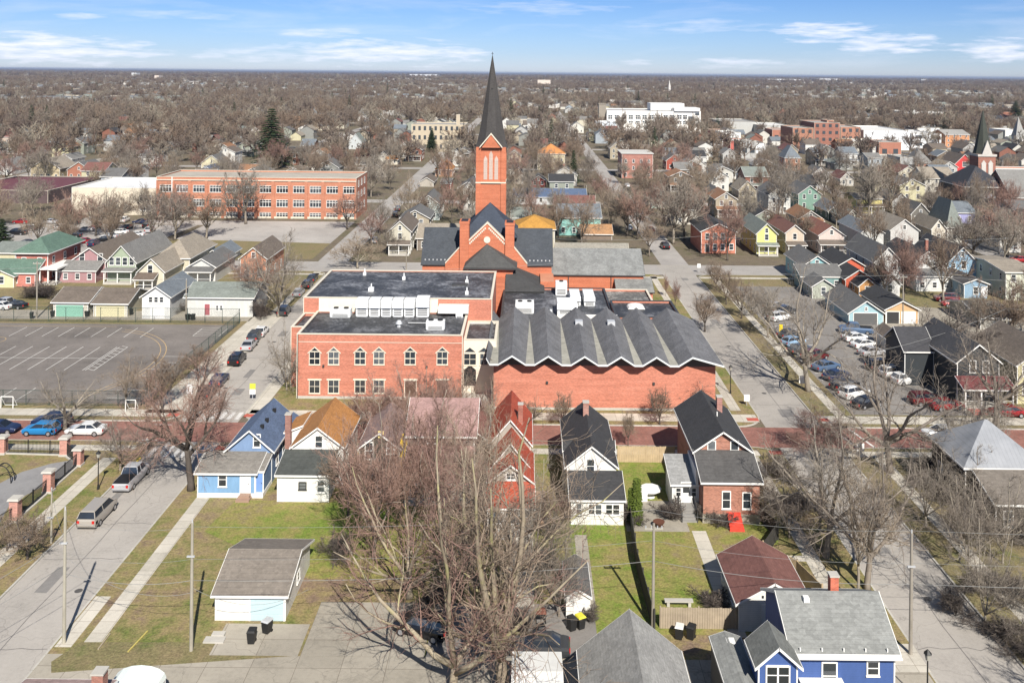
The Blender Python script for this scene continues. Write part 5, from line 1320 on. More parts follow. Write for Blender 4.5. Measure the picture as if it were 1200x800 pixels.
flat('grey flat hall beside the brick corner block',889,926,160,147,40,plain('grey_wall',(.42,.42,.40)),WR,'hall')
flat('red and white shop block among downtown trees',856,880,178,165,20,plain('red_wall',(.42,.12,.10)),WR,'shop')
flat('white shop row at the right of the red and white shop',881,897,180,168,20,WALLW,GR,'shop')
flat('distant white water-tank building near the left horizon',154,160,91.5,85.5,40,WALLW,WR,'tank building')
flat('distant row of white warehouses at the right horizon',900,942,96.5,93,200,WALLW,WR,'warehouse')
flat('distant long low warehouse at the left horizon',112,140,92.5,89.5,150,WALLW,WR,'warehouse')
flat('small distant white block above the left trees',181,186,94.5,88.5,40,plain('pinkish_wall',(.6,.52,.45)),WR,'tower block')
flat('distant white sheds in a row near the middle horizon',480,512,90.5,87.5,200,WALLW,WR,'warehouse')
flat('distant white sheds near the right horizon centre',960,984,96,92.5,200,WALLW,WR,'warehouse')
flat('distant pale block close to the far right horizon',1080,1086,96.5,93,60,WALLW,WR,'tower block')
flat('pale institution with pinkish walls beyond the orange hip roof',630,645,103,94,50,plain('pinkish_wall',(.6,.52,.45)),WR,'institution')
flat('large pale distribution building among the far right trees',1130,1146,113,108.5,60,plain('beige_wall',(.50,.48,.42)),WR,'warehouse')
flat('maroon-roofed market hall at the left edge',-60,56,238,223,40,plain('dark_wall',(.10,.07,.07)),shingle((.16,.06,.075)),'market hall')
flat('low white stone parish office left of the dark church',1036,1080,196,186,24,plain('beige_wall',(.50,.48,.42)),GR,'office',(6,2))
# white needle steeple far away
def steeple(label,px,yb,yt,w,m1,m2,frac=.5):
    _,Y=G(px,yb,0); x=XA(px,yb,Y); z=ZA(px,yt,Y); t=thing('steeple',label,'steeple',(x,Y,0)); b=MB(); b.box(-w/2,w/2,-w/2,w/2,0,z*frac); b.build('tower',m1,t)
    s=MB(); s.frustum([(-w*.55,-w*.55,z*frac),(w*.55,-w*.55,z*frac),(w*.55,w*.55,z*frac),(-w*.55,w*.55,z*frac)],[(-.05,-.05,z),(.05,-.05,z),(.05,.05,z),(-.05,.05,z)]); s.build('spire',m2,t)
    for k in (-1,1):
        q=MB(); q.box(k*w*.22-w*.12,k*w*.22+w*.12,-w/2-.06,-w/2+.0,z*frac*.62,z*frac*.88); q.build('louvre',TRIM,t)
    return t
steeple('slender white church steeple rising above far trees',784.5,112,94,4.2,plain('far_white',(.5,.48,.45)),plain('far_white',(.5,.48,.45)),.55)
steeple('thin grey steeple far behind the needle spire',1193,182,137,5,plain('grey_wall',(.42,.42,.40)),S_LT,.5)
def dark_church():
    _,Y=G(1157,236,0); x=XA(1157,236,Y); zt=ZA(1157,181,Y); zs=ZA(1157.5,130,Y)
    r=house('church','brick church with a black pointed spire and white arches at the far right','church',x-5,Y)
    m=MB(); m.box(1.6,7.9,0,6.5,0,zt); m.build('tower',B2,r)
    m=MB(); c=(4.75,3.3)
    def rg(rad,z): return [(c[0]+rad*math.cos(math.pi/8+k*math.pi/4),c[1]+rad*math.sin(math.pi/8+k*math.pi/4),z) for k in range(8)]
    m.frustum(rg(3.3,zt),rg(2.6,zt+3)); m.frustum(rg(2.6,zt+3),rg(.15,zs)); m.build('spire',shingle((.05,.055,.045)),r)
    m=MB(); m.frustum([(2.9,-.3,zt),(6.6,-.3,zt),(6.6,.3,zt),(2.9,.3,zt)],[(4.7,-.3,zt+5),(4.8,-.3,zt+5),(4.8,.3,zt+5),(4.7,.3,zt+5)]); m.box(1.3,8.2,-.3,6.8,zt-.8,zt-.01); m.build('white_gablet',plain('pale_louvre',(.48,.45,.41)),r)
    for k in (3.5,6.0):
        m=MB(); m.box(k-.8,k+.8,-.25,-.01,zt-11,zt-3.5); m.frustum([(k-1,-.25,zt-3.5),(k+1,-.25,zt-3.5),(k+1,-.01,zt-3.5),(k-1,-.01,zt-3.5)],[(k-.1,-.25,zt-2.2),(k+.1,-.25,zt-2.2),(k+.1,-.01,zt-2.2),(k-.1,-.01,zt-2.2)]); m.build('arched_louvre',plain('pale_louvre',(.48,.45,.41)),r)
    vol(r,x+5.2,x+40,Y+2,Y+16,0,zt-6,B1,TRIM,'para',rise=.5,trim=TRIM)
    _,Yd=G(1150,246,0); xa=XA(1131,240,Yd); xb=XA(1180,240,Yd); 
    r2=house('church_hall','dark stone church hall with black hipped roof and round arches','church hall',xa,Yd); dk=plain('black_stone',(.06,.055,.055),.8,.3,.5)
    vol(r2,xa,xb,Yd,Yd+18,0,ZA(1150,218,Yd),dk,shingle((.04,.042,.05)),'hip',6,.5,TRIM)
    for i in range(4):
        xx=(xb-xa)*(i+.5)/4; m=MB(); m.prism([(0,0)]*3,0,0) if 0 else None
        rr=1.5; z=ZA(1150,232,Yd)
        m.frustum([(xx+rr*math.cos(a),-.2,z+rr*math.sin(a)) for a in [math.pi*k/8 for k in range(9)]],[(xx+rr*math.cos(a),-.01,z+rr*math.sin(a)) for a in [math.pi*k/8 for k in range(9)]]); m.build('arch_window',plain('arch_grey',(.25,.25,.27)),r2)
    _,Yd=G(1190,250,0); xa=XA(1186,240,Yd)
    r3=house('church_wing','red brick church wing with grey slate roof at the right edge','church wing',xa,Yd); vol(r3,xa,xa+16,Yd,Yd+20,0,ZA(1190,231,Yd),B1,S_MID,'gx',8,.4,TRIM)
    _,Yd=G(1175,214,0); xa=XA(1172,214,Yd); t=house('belfry','white cupola with pointed roof on the dark church hall','cupola',xa,Yd); z=ZA(1175,213,Yd)
    m=MB(); m.box(0,4.2,0,4.2,0,ZA(1175,207,Yd)); m.build('drum',TRIM,t); m=MB(); zz=ZA(1175,207,Yd); m.frustum([(-.4,-.4,zz),(4.6,-.4,zz),(4.6,4.6,zz),(-.4,4.6,zz)],[(2,2,zz+7),(2.2,2,zz+7),(2.2,2.2,zz+7),(2,2.2,zz+7)]); m.build('roof',S_MID,t)
dark_church()
hs('large red-walled club with brown hip roof and white veranda',1118,1143,203,193,181,16,'gy',plain('red_paint_wall',(.5,.05,.05)),S_BR,wins=[(.65,3,5,2.2)],side='l')
hs('red brick house with pointed grey roofs near the parish office',1070,1092,197,190,178,12,'hip',B1,S_MID,rise=6)
hs('orange-brown brick warehouse with glowing autumn colour behind the white halls',1108,1136,173,158,152,20,'gx',brick((.5,.22,.09)),GR)
hs('squat brick house with pyramid grey roof below downtown',920,938,200,184,172,12,'hip',B1,S_BG,rise=5)
# small distant houses that stand out
far_specs=[
 ('large tan craftsman house with double gables at the far left',36,70,211,197,186,14,'gy','#cdbb94',S_TAN),
 ('brick bungalow with grey gable right of the tan craftsman house',79,106,211,199,190,13,'gy','#b5745a',S_GREY),
 ('white frame house with grey roof at the left edge of the view',-6,14,205,196,187,13,'gy','#dad9d4',S_MID),
 ('cream gabled house above the brick school',236,260,200,191,182,12,'gy','#e0d6ae',S_GREY),
 ('pale blue house with slate roof above the brick school',231,250,204,200,195,12,'gy','#c7d3e3',S_BLUE),
 ('grey-roofed white cottage left of the big spruce',163,185,192,184,177,13,'gx','#d9d7cf',S_GREY),
 ('white gabled house near the left centre trees',66,84,192,186,181,13,'gy','#dddad2',S_MID),
 ('small house with maroon roof and two stubby chimneys at far left',-2,12,168,160,151,13,'hip','#cdb8a5',S_RB),
 ('grey house with steep pale roof right of the spruce',409,424,175,166,154,12,'gy','#c9cfd0',S_GG),
 ('white cottage with hip roof behind the brick school',365,384,200,193,181,12,'gx','#d6d2c8',S_GREY),
 ('white bungalow with brown roof behind the brick school',415,434,194,184,174,14,'gx','#dcd8cf',S_RB),
 ('grey gable house beside the brown-roofed bungalow',441,457,192,185,178,12,'gy','#cfcabd',S_DK),
 ('house with warm orange roof and cream walls by the long street',452,466,193,187,182,12,'gx','#ddd5c0',S_ORG),
 ('wide grey bungalow at the corner behind the brick school',422,452,208,200,190,13,'gy','#b5ad9c',S_TAN),
 ('house with terracotta hip roof and dormer left of the spire',510,530,207,198,186,13,'hip','#b98a68',S_ORG),
 ('red brick house half hidden left of the spire',517,528,222,215,209,12,'gx','#a9523f',S_GREY),
 ('red gabled cottage in front of the orange tiled house',622,640,219,212,206,10,'gy','#a83c34',S_GREY),
 ('grey gabled house with light trim right of the spire',601,613,216,203,194,12,'gy','#c3c0b8',S_MID),
 ('mint green tall house among the east street trees',764,778,244,226,219,10,'gy','#bfe0d2',S_GG),
 ('white double house with porch at the east street',790,818,263,246,240,12,'flat','#d9d4c6',S_DK),
 ('white gabled house right of the brick block',805,827,204,193,183,12,'gy','#dcdad4',S_GREY),
 ('red brick cottage between the brick block and white gabled house',781,800,199,188,181,12,'gy','#b5523c',S_GREY),
 ('yellow cottage with dark gable behind the orange brick house',832,848,238,228,220,12,'gy','#ddc98a',S_GREY),
 ('tan gabled house behind the yellow-green house',866,886,232,222,212,12,'gy','#cdbf9f',S_TAN),
 ('grey house with red trim among trees in the middle distance',985,1000,218,209,202,12,'gy','#c9c4ba',S_RB),
 ('white duplex with grey roof beneath downtown',952,972,214,204,196,12,'gy','#d6d2c9',S_GREY),
 ('white cottage with two gables near downtown',816,830,188,181,175,12,'gy','#dddbd4',S_GREY),
 ('white villa with hipped roof below the white office',871,892,178,172,165,12,'hip','#dfdcd3',S_MID),
 ('brown gabled house at the left end of the market hall',110,128,205,199,192,12,'gy','#9d8468',S_BR),
 ('cream farmhouse at the near west side of downtown',668,684,156,149,143,12,'gy','#dfdccf',S_GREY),
]
for s in far_specs:
    L_,a,b,c,d,e_,dep,rt,wc,rf=s; hs(L_,a,b,c,d,e_,dep,rt,w(wc),rf,base=0)
# ================================================================ TREES
def bark(name,c,c2,moss=None,rough=.9,sc=1.2):
    m,nt,b=nodes(name); v=texco(nt); o=ramp(nt,noise(nt,scalev(nt,v,(1,1,.3)),sc,5,.65),[(.3,c2),(.7,c)])
    if moss: o=mixc(nt,ramp(nt,noise(nt,v,.5,4,.6),[(.5,0.0),(.66,.65)]),o,moss)
    oi=nt.nodes.new('ShaderNodeObjectInfo'); o=mixc(nt,1.0,o,ramp(nt,oi.outputs['Random'],[(0,(.82,.80,.80)),(1,(1.14,1.16,1.12))]),'MULTIPLY')
    nt.links.new(o,b.inputs['Base Color']); b.inputs['Roughness'].default_value=rough; b.inputs['Specular IOR Level'].default_value=.15; return m
BK_G=bark('grey_bark',(.33,.29,.24),(.17,.145,.12)); BK_M=bark('mossy_bark',(.39,.335,.25),(.18,.145,.11),(.34,.33,.13)); BK_D=bark('dark_bark',(.13,.11,.095),(.07,.06,.052))
TW_G=bark('grey_twigs',(.30,.26,.22),(.20,.17,.145)); TW_R=bark('reddish_twigs',(.35,.225,.185),(.23,.15,.125)); TW_B=bark('brown_twigs',(.27,.205,.155),(.18,.135,.105)); TW_P=bark('pale_twigs',(.36,.29,.22),(.25,.195,.15)); TW_D=bark('dark_twigs',(.15,.125,.11),(.09,.075,.068))
class TB:
    def __init__(s): s.v=[]; s.f=[]
    def tube(s,pts,rad,sides):
        n0=len(s.v); k=len(pts); prev=None
        for i,p in enumerate(pts):
            d=(pts[min(i+1,k-1)]-pts[max(i-1,0)])
            if d.length<1e-6: d=Vector((0,0,1))
            d.normalize()
            if prev is None: u=d.orthogonal().normalized()
            else:
                u=prev-d*prev.dot(d)
                u=u.normalized() if u.length>1e-5 else d.orthogonal().normalized()
            prev=u; w=d.cross(u)
            r=rad[i]
            for j in range(sides):
                a=2*math.pi*j/sides; s.v.append((p+(u*math.cos(a)+w*math.sin(a))*r)[:])
        for i in range(k-1):
            for j in range(sides):
                a=n0+i*sides+j; b=n0+i*sides+(j+1)%sides; s.f.append((a,b,b+sides,a+sides))
        s.f.append(tuple(n0+(k-1)*sides+j for j in range(sides)))
        s.f.append(tuple(n0+j for j in reversed(range(sides))))
    def mesh(s,name,m,smooth=True):
        me=bpy.data.meshes.new(name); me.from_pydata(s.v,[],s.f); me.materials.append(m)
        if smooth: me.polygons.foreach_set('use_smooth',[True]*len(me.polygons))
        me.update(); return me
def tree_proto(seed,H=15,trunk=.28,limbs=5,lean=0,ang=(18,42),n2=8,n3=7,n4=5,tw=.014,rt=.26,form=1.0,up=.25,limb_len=.62,low=.22,wob=.17):
    rnd=random.Random(seed); T=TB(); C=TB()
    def grow(p,d,L,r0,r1,segs,wobble,upb):
        pts=[p.copy()]; rs=[r0]; d=d.copy()
        for i in range(segs):
            d=d+Vector((rnd.gauss(0,wobble),rnd.gauss(0,wobble),rnd.gauss(0,wobble)+upb)); d.normalize()
            pts.append(pts[-1]+d*(L/segs)); t=(i+1)/segs; rs.append(r0+(r1-r0)*t)
        return pts,rs
    def at(pts,rs,t):
        k=t*(len(pts)-1); i=min(int(k),len(pts)-2); f=k-i
        return pts[i].lerp(pts[i+1],f),rs[i]+(rs[i+1]-rs[i])*f,(pts[i+1]-pts[i]).normalized()
    def side(d,a):
        u=d.orthogonal().normalized(); w=d.cross(u); ph=rnd.uniform(0,2*math.pi)
        return (d*math.cos(a)+(u*math.cos(ph)+w*math.sin(ph))*math.sin(a)).normalized()
    tp,tr=grow(Vector((0,0,0)),Vector((lean,0,1)).normalized(),H*trunk,rt,rt*.72,5,.05,.03)
    tr[0]*=1.25
    T.tube(tp,tr,8)
    l1=[]
    a0=rnd.uniform(0,6.28)
    for i in range(limbs):
        a=a0+i*2.4+rnd.uniform(-.3,.3); e=R(rnd.uniform(*ang)) if i else R(6)
        d=Vector((math.cos(a)*math.sin(e)*form,math.sin(a)*math.sin(e)*form,math.cos(e))).normalized()
        t=1.0 if i<3 else rnd.uniform(.72,1)
        p,r,_=at(tp,tr,t)
        L=H*limb_len*rnd.uniform(.82,1.08)*(1.12 if i==0 else 1)
        q=grow(p,d,L,min(r*.85,rt*.62),.035,7,wob*.6,up*.28); T.tube(q[0],q[1],6); l1.append((q,L))
    # lower side limbs
    for (q,L) in list(l1):
        for k in range(2):
            p,r,d=at(*q,rnd.uniform(.15,.45)); q2=grow(p,side(d,R(rnd.uniform(35,60))),L*.5,r*.6,.028,5,wob,up*.3); T.tube(q2[0],q2[1],5); l1.append((q2,L*.55))
    for (q,L) in l1:
        for i in range(max(2,int(n2*min(1,L/(H*limb_len)+.15)))):
            t=low+(1-low)*(i+rnd.random())/n2; t=min(t,.97)
            p,r,d=at(*q,t); L2=H*.24*rnd.uniform(.6,1.15)*(1.15-.55*t)
            q2=grow(p,side(d,R(rnd.uniform(28,62))),L2,max(r*.5,tw*1.8),tw*1.1,4,wob*1.2,up*.45); C.tube(q2[0],q2[1],4)
            for j in range(n3):
                t3=min(.98,.12+.88*(j+rnd.random())/n3); p3,r3,d3=at(*q2,t3); L3=L2*rnd.uniform(.32,.62)*(1.2-.5*t3)
                q3=grow(p3,side(d3,R(rnd.uniform(28,60))),L3,max(r3*.6,tw),tw*.75,3,wob*1.3,up*.5); C.tube(q3[0],q3[1],3)
                for m_ in range(n4):
                    p4,r4,d4=at(*q3,min(.98,.1+.9*(m_+rnd.random())/n4)); L4=L3*rnd.uniform(.35,.75)+.15
                    q4=grow(p4,side(d4,R(rnd.uniform(25,58))),L4,tw*.8,tw*.5,1 if n4<5 else 2,wob*1.2,up*.5); C.tube(q4[0],q4[1],3)
    return T,C
PROT={}
def make_tree(name,label,cat,px,py,kind,loc,sc,rz=0,group=None,tree_label=None):
    r=thing(name,label,cat,loc,rz,group); r.scale=sc if isinstance(sc,tuple) else (sc,)*3
    tm,cm=PROT[kind]; put('trunk',tm,r); 
    if cm: put('crown',cm,r)
    return r
def reg(k,H,seed,bm,tm,**kw):
    T,C=tree_proto(seed,H,**kw); a=T.mesh('trunk_mesh',bm); b=C.mesh('crown_mesh',tm)
    vs=C.v; w=sorted(math.hypot(x,y) for x,y,z in vs)[int(len(vs)*.93)]; h=max(z for x,y,z in vs)
    PROT[k]=(a,b); DIM[k]=(h,2*w)
DIM={}
reg('giant',20,11,BK_M,TW_P,limbs=5,n2=9,n3=6,n4=4,tw=.015,rt=.42,trunk=.12,ang=(16,44),limb_len=.80,low=.14)
reg('giant2',17,23,BK_M,TW_R,limbs=5,n2=7,n3=6,n4=3,tw=.014,rt=.34,trunk=.10,ang=(28,66),limb_len=.80,low=.1,up=.2)
reg('spread',15,5,BK_D,TW_R,limbs=6,n2=9,n3=7,n4=4,tw=.013,rt=.42,trunk=.26,ang=(38,72),limb_len=.62,up=.16,wob=.24)
reg('spreadg',16,8,BK_G,TW_G,limbs=5,n2=7,n3=6,n4=4,tw=.014,rt=.36,trunk=.22,ang=(30,62),limb_len=.66,up=.2,wob=.22)
reg('vase',15,31,BK_G,TW_R,limbs=6,n2=9,n3=7,n4=5,tw=.016,rt=.20,trunk=.16,ang=(16,38),limb_len=.76,up=.28)
reg('vase2',15,37,BK_G,TW_P,limbs=5,n2=8,n3=6,n4=5,tw=.013,rt=.19,trunk=.2,ang=(16,36),limb_len=.72,up=.3)
reg('oval',12,41,BK_G,TW_G,limbs=5,n2=8,n3=6,n4=4,tw=.013,rt=.16,trunk=.12,ang=(14,46),limb_len=.74,up=.2)
reg('small',7,47,BK_D,TW_B,limbs=5,n2=7,n3=6,n4=4,tw=.012,rt=.11,trunk=.2,ang=(20,50),limb_len=.6)
reg('shrub',3,53,BK_D,TW_D,limbs=9,n2=6,n3=5,n4=4,tw=.010,rt=.05,trunk=.03,ang=(15,62),limb_len=.8,low=.1)
reg('thicket',5,59,BK_D,TW_D,limbs=10,n2=8,n3=6,n4=4,tw=.012,rt=.07,trunk=.04,ang=(15,70),limb_len=.85,low=.08,wob=.3)
reg('column',16,61,BK_D,TW_R,limbs=7,n2=10,n3=6,n4=4,tw=.02,rt=.25,trunk=.2,ang=(5,17),limb_len=.78,up=.35)
for i,(bm,tm) in enumerate(((BK_G,TW_G),(BK_G,TW_B),(BK_D,TW_R),(BK_G,TW_P),(BK_D,TW_G))):
    reg('mid%d'%i,15,70+i*7,bm,tm,limbs=5+i%2,n2=8,n3=6,n4=3,tw=.030,rt=.27,trunk=.2+.03*(i%3),ang=(20,50+4*i),limb_len=.66,up=.22)
# evergreens
def conifer_proto(seed,H=16,w=3.4,n=26,per=15):
    rnd=random.Random(seed); T=TB(); T.tube([Vector((0,0,0)),Vector((0,0,H*.97))],[.25,.04],7)
    C=TB()
    for i in range(n):
        t=i/(n-1); z=H*(.07+.91*t); rr=w*(1-t)**.85+.15
        for j in range(per):
            a=rnd.uniform(0,6.28); L=rr*rnd.uniform(.7,1.12); d=Vector((math.cos(a),math.sin(a),0))
            n_=Vector((-d.y,d.x,0)); base=Vector((0,0,z)); k=max(2,int(L/.42))
            for s in range(k):
                f=(s+.6)/k; c=base+d*L*f+Vector((0,0,-.22*L*f*f+rnd.uniform(-.12,.12)))
                ww=(.5*(1-f)+.22)*rnd.uniform(.7,1.2); b=len(C.v)
                tip=c+d*.55+Vector((0,0,rnd.uniform(-.25,.08)))
                C.v+= [(c+n_*ww)[:],(c-n_*ww)[:],tip[:],(c+Vector((0,0,.16)))[:],(c-Vector((0,0,.10)))[:]]
                C.f+= [(b,b+3,b+2),(b+3,b+1,b+2),(b+1,b+4,b+2),(b+4,b,b+2),(b,b+4,b+1,b+3)]
    return T,C
FOL=bark('spruce_needles',(.045,.065,.028),(.018,.03,.016),sc=3); FOLY=bark('arborvitae_leaves',(.10,.13,.02),(.05,.075,.018),sc=4)
T,C=conifer_proto(3); PROT['spruce']=(T.mesh('spruce_trunk',BK_D),C.mesh('spruce_crown',FOL,False)); DIM['spruce']=(16,6.8)
T,C=conifer_proto(4,4.2,.55,30,12); PROT['arbor']=(T.mesh('arbor_trunk',BK_D),C.mesh('arbor_crown',FOLY,False)); DIM['arbor']=(4.2,1.2)
def near_tree(kind,px,pb,pt,wpx,label,cat='tree',rz=None,group=None,name=None,base=KH):
    x,y=G(px,pb,base); k=F_PX/y; h=(pb-pt)/k; w=wpx/k; H,W_=DIM[kind]
    sz=h/H; sx=w/W_
    return make_tree(name or ('bare_tree' if cat=='tree' else cat.replace(' ','_')),label,cat,0,0,kind,(x,y,base-.05),(sx,sx,sz),rz if rz is not None else (px*1.7+pb)%6.28,group)
NT=[
('spread',224,574,402,125,'large spreading street tree with dark trunk and reddish buds beside the light-blue house'),
('oval',141,551,474,95,'low round bare tree over the sidewalk behind the parked pickup'),
('spreadg',76,503,424,95,'bare grey tree between the blue hatchback and the white sedan'),
('vase2',147,477,408,62,'thin pale leaning tree in the corner of the striped parking lot'),
('small',190,480,410,60,'reddish young tree over the kerb of the striped parking lot'),
('small',232,446,400,50,'low reddish tree by the lot fence and the parked dark cars'),
('oval',336,457,372,64,'grey oval street tree against the end of the brick school'),
('oval',326,371,262,98,'tall pale-trunked street tree beside the row of parked cars north of the school'),
('vase',298,352,286,60,'bushy bare tree west of the pale-trunked street tree'),
('giant',590,812,442,250,'giant many-limbed tree with pale mossy trunks in the near foreground'),
('giant2',530,815,505,290,'wide mossy tree with reddish twigs left of the giant foreground tree'),
('giant2',480,700,540,205,'dark-limbed tree sprawling over the lawn right of the white garage'),
('vase',438,655,445,112,'slender bare tree in front of the dark olive-green house'),
('vase',482,640,428,108,'pale bare tree over the left end of the dusty pink roof'),
('vase',522,648,425,112,'reddish bare tree over the middle of the dusty pink roof'),
('vase2',560,640,436,95,'pale bare tree between the dusty pink roof and the rust-red roofs'),
('small',408,604,505,70,'low tangled tree right of the white lean-to house'),
('oval',628,700,520,95,'bare tree between the rust-red roofed house and the white house with black roof'),
('small',647,640,560,60,'small dark tree beside the path of the white house with black roof'),
('oval',655,722,610,90,'twiggy tree over the tiny white shed'),
('vase',432,522,430,76,'reddish street tree behind the dark olive-green house roof'),
('vase',466,521,420,84,'reddish street tree behind the left end of the dusty pink roof'),
('vase',503,522,416,88,'reddish street tree behind the middle of the dusty pink roof'),
('vase2',540,522,420,84,'pale street tree behind the right end of the dusty pink roof'),
('vase',572,521,436,64,'reddish street tree before the cream connecting wing'),
('small',773,497,450,44,'small bushy sapling against the hall wall above the wooden fence'),
('small',659,499,455,34,'thin sapling against the hall wall behind the black-roofed house'),
('small',736,522,476,24,'little sapling on the brick street verge above the wooden fence'),
('small',622,500,466,30,'thin sapling against the hall wall behind the rust-red roofs'),
('oval',812,478,434,58,'reddish shrub-like tree at the east end of the hall wall'),
('spreadg',968,652,448,150,'leaning bare street tree in the verge opposite the brick house'),
('vase2',1006,693,505,110,'left stem of the forked tree above the royal blue house'),
('spreadg',1016,690,488,150,'right stem of the forked tree above the royal blue house'),
('oval',1085,616,508,82,'thin-trunked bare tree in the east verge beyond the tall pole'),
('oval',1135,667,548,76,'bare sapling in the east verge right of the tall pole'),
('spreadg',1043,553,372,165,'tall bare tree on the brick street beside the white SUV lot'),
('spreadg',1167,500,362,140,'thick yellowish-trunked street tree in front of the charcoal porch house'),
('spreadg',947,458,296,128,'big-trunked street tree on the verge west of the east parking lot'),
('vase',958,540,470,90,'bare tree at the east corner of the brick street'),
('oval',925,630,545,100,'tangled bare tree at the corner behind the brick house'),
('small',895,610,560,70,'small dark tree beside the brick house'),
('column',1058,358,258,48,'tall narrow bare tree between the two white houses'),
('small',839,341,300,34,'young bare street tree at the top of the east verge'),
('small',851,357,312,34,'second young street tree down the east verge'),
('small',869,373,322,40,'third young street tree down the east verge'),
('small',826,388,338,44,'bare street tree on the west kerb of the east street'),
('column',780,347,318,9,'left of two pencil-thin bare poplars by the hall'),
('column',791,361,322,11,'right of two pencil-thin bare poplars by the hall'),
('mid1',761,248,190,56,'tall bare tree at the west side of the east street beyond the cross street'),
('mid0',789,285,205,70,'tall bare tree in front of the white double house'),
('mid2',802,281,212,60,'twin bare tree just right of the tree by the white double house'),
('mid3',735,275,215,55,'bare tree in the verge by the turquoise building'),
('mid0',205,281,226,52,'bare tree before the cream wing of the three-storey school'),
('mid1',242,279,222,60,'bare tree before the left bays of the three-storey school'),
('mid3',77,278,232,44,'bare tree among the cars behind the dusty pink house'),
('mid2',112,276,222,52,'bare tree left of the school gymnasium'),
('mid1',137,272,222,54,'bare tree before the gymnasium wall'),
('mid0',288,262,196,62,'dark bare tree before the middle bays of the three-storey school'),
('mid2',407,268,222,50,'bare tree at the right end of the three-storey school'),
('mid3',419,314,272,56,'bare tree on the corner of the school road'),
('mid1',500,266,222,44,'bare tree before the pale blue-green corner house'),
('mid4',455,299,262,34,'young bare tree before the small yellow-gabled house'),
('mid2',655,262,230,44,'dark bare tree before the mint-green cottage'),
('mid0',900,395,330,60,'bare tree on the west edge of the east parking lot'),
('mid4',1110,440,350,110,'spreading bare tree in the middle of the east parking yard'),
('mid2',1180,300,238,80,'dark bushy tree left of the pedimented cottage'),
('mid4',1140,306,240,70,'dark rounded tree between the stone turret house and the pedimented cottage'),
('mid0',1018,255,180,55,'tall bare tree in front of the bright yellow two-tier house'),
('mid1',1045,250,178,50,'tall bare tree right of the bright yellow two-tier house'),
('spruce',318,196,127,50,'tall dark green spruce standing above the bare trees'),
('spruce',2,302,256,34,'dark spruce at the left edge behind the cream house'),
('spruce',672,214,176,16,'dull green conifer beside the house with the red gable'),
('spruce',145,208,186,22,'dark ivy-green conifer left of the grey-roofed cottage'),
('spruce',506,178,150,16,'dark conifer in front of the tan apartment block'),
('spruce',1190,146,118,22,'dark conifer at the far right edge'),
('arbor',746,613,561,10,'narrow yellow-green arborvitae beside the patio'),
('arbor',739,611,572,7,'darker clipped arborvitae against the patio fence'),
]
for (k,a,b,c,d,l) in NT: 
    near_tree(k,a,b,c,d,l,'evergreen' if k in('spruce','arbor') else 'tree',name='evergreen_tree' if k in('spruce','arbor') else 'bare_tree')
# off to the south-east: trees whose shade reaches the street
for (x,y,s,l) in ((42.5,50,1.15,'bare tree by the east street nearest the viewer'),(50,58,1.0,'bare tree deeper in the east yard nearest the viewer'),(46,54,1.1,'bare tree between two others in the east yard nearest the viewer'),(39.5,46,1.2,'bare tree at the kerb of the east street behind the viewer'),(47.5,64,.9,'bare tree in the east yard just outside the right edge')):
    make_tree('bare_tree',l,'tree',0,0,'spreadg',(x,y,KH),(s,s,s),x)
for (k,a,b,c,d,l) in [
('shrub',611,612,586,36,'round dark twiggy shrub left of the brick house steps'),('shrub',742,611,588,34,'twiggy shrub at the corner of the enclosed porch'),
('shrub',786,609,583,34,'dark bush left of the grey steps'),('shrub',826,609,585,30,'dark bush right of the grey steps'),('shrub',845,614,596,38,'golden dry shrub against the brick house wall'),
('shrub',836,712,690,44,'bushy dark shrub against the maroon-roofed garage'),('shrub',690,728,706,26,'dry brown bush beside the tiny white shed'),
('small',32,655,596,70,'tangled grey bush by the park sidewalk'),('small',8,645,600,50,'second tangled grey bush at the left edge'),
('thicket',100,352,334,40,'dark hedge behind the mint green garage door'),('thicket',50,348,330,60,'tangled bushes below the red brick annexe'),('thicket',75,362,345,40,'brush between the white carport and the garages'),
('thicket',205,366,352,26,'brush between the carriage house and the clapboard outbuilding'),('thicket',305,372,350,30,'brush behind the clapboard outbuilding by the street'),
('thicket',520,700,678,60,'dark brush under the mossy foreground trees'),('thicket',600,735,712,60,'brush beneath the giant foreground tree'),('thicket',640,670,640,60,'brush beside the rust-red roofed house'),
('thicket',395,650,622,50,'brush at the back of the lawn beneath the sprawling tree'),
('thicket',910,560,530,60,'dark evergreen-like brush right of the brick house'),('thicket',940,600,565,60,'brush on the east corner behind the brick house'),
]: near_tree(k,a,b,c,d,l,'shrub',name='shrub')
rnd=random.Random(12)
YARD=['brush at the back left corner of the overgrown east yard','brush beside the thin-trunked verge tree','slim bare tree before the metal-roofed house wall','brush under the metal-roofed house porch','brush at the right edge below the metal roof','slim bare tree above the east sidewalk bend','brush beside the verge sapling right of the pole','brush at the right edge over the brown hidden house','slim bare tree halfway down the east sidewalk','brush low at the lower right shade of the street','brush nearest the brick street in the east yard','slim bare tree close beneath the silvery metal roof','brush against the silvery roof eave at the right edge','brush on the verge low beside the tall pole','slim bare tree low on the east sidewalk','brush at the bottom right corner','brush on the right edge mid-height of the yard','slim bare tree by the black lamp of the east verge']
for i,(a,b) in enumerate([(1090,560),(1112,585),(1140,600),(1165,620),(1190,600),(1175,660),(1150,690),(1190,700),(1130,640),(1180,745),(1100,570),(1160,560),(1195,560),(1120,720),(1155,735),(1200,770),(1210,640),(1128,560)]):
    k=('thicket','thicket','oval')[i%3]; h=rnd.uniform(24,42) if k=='thicket' else rnd.uniform(90,140)
    near_tree(k,a,b,b-h,rnd.uniform(45,72) if k=='thicket' else rnd.uniform(70,100),YARD[i],'shrub' if k=='thicket' else 'tree',group='overgrown yard growth by the east street',name='shrub' if k=='thicket' else 'bare_tree')
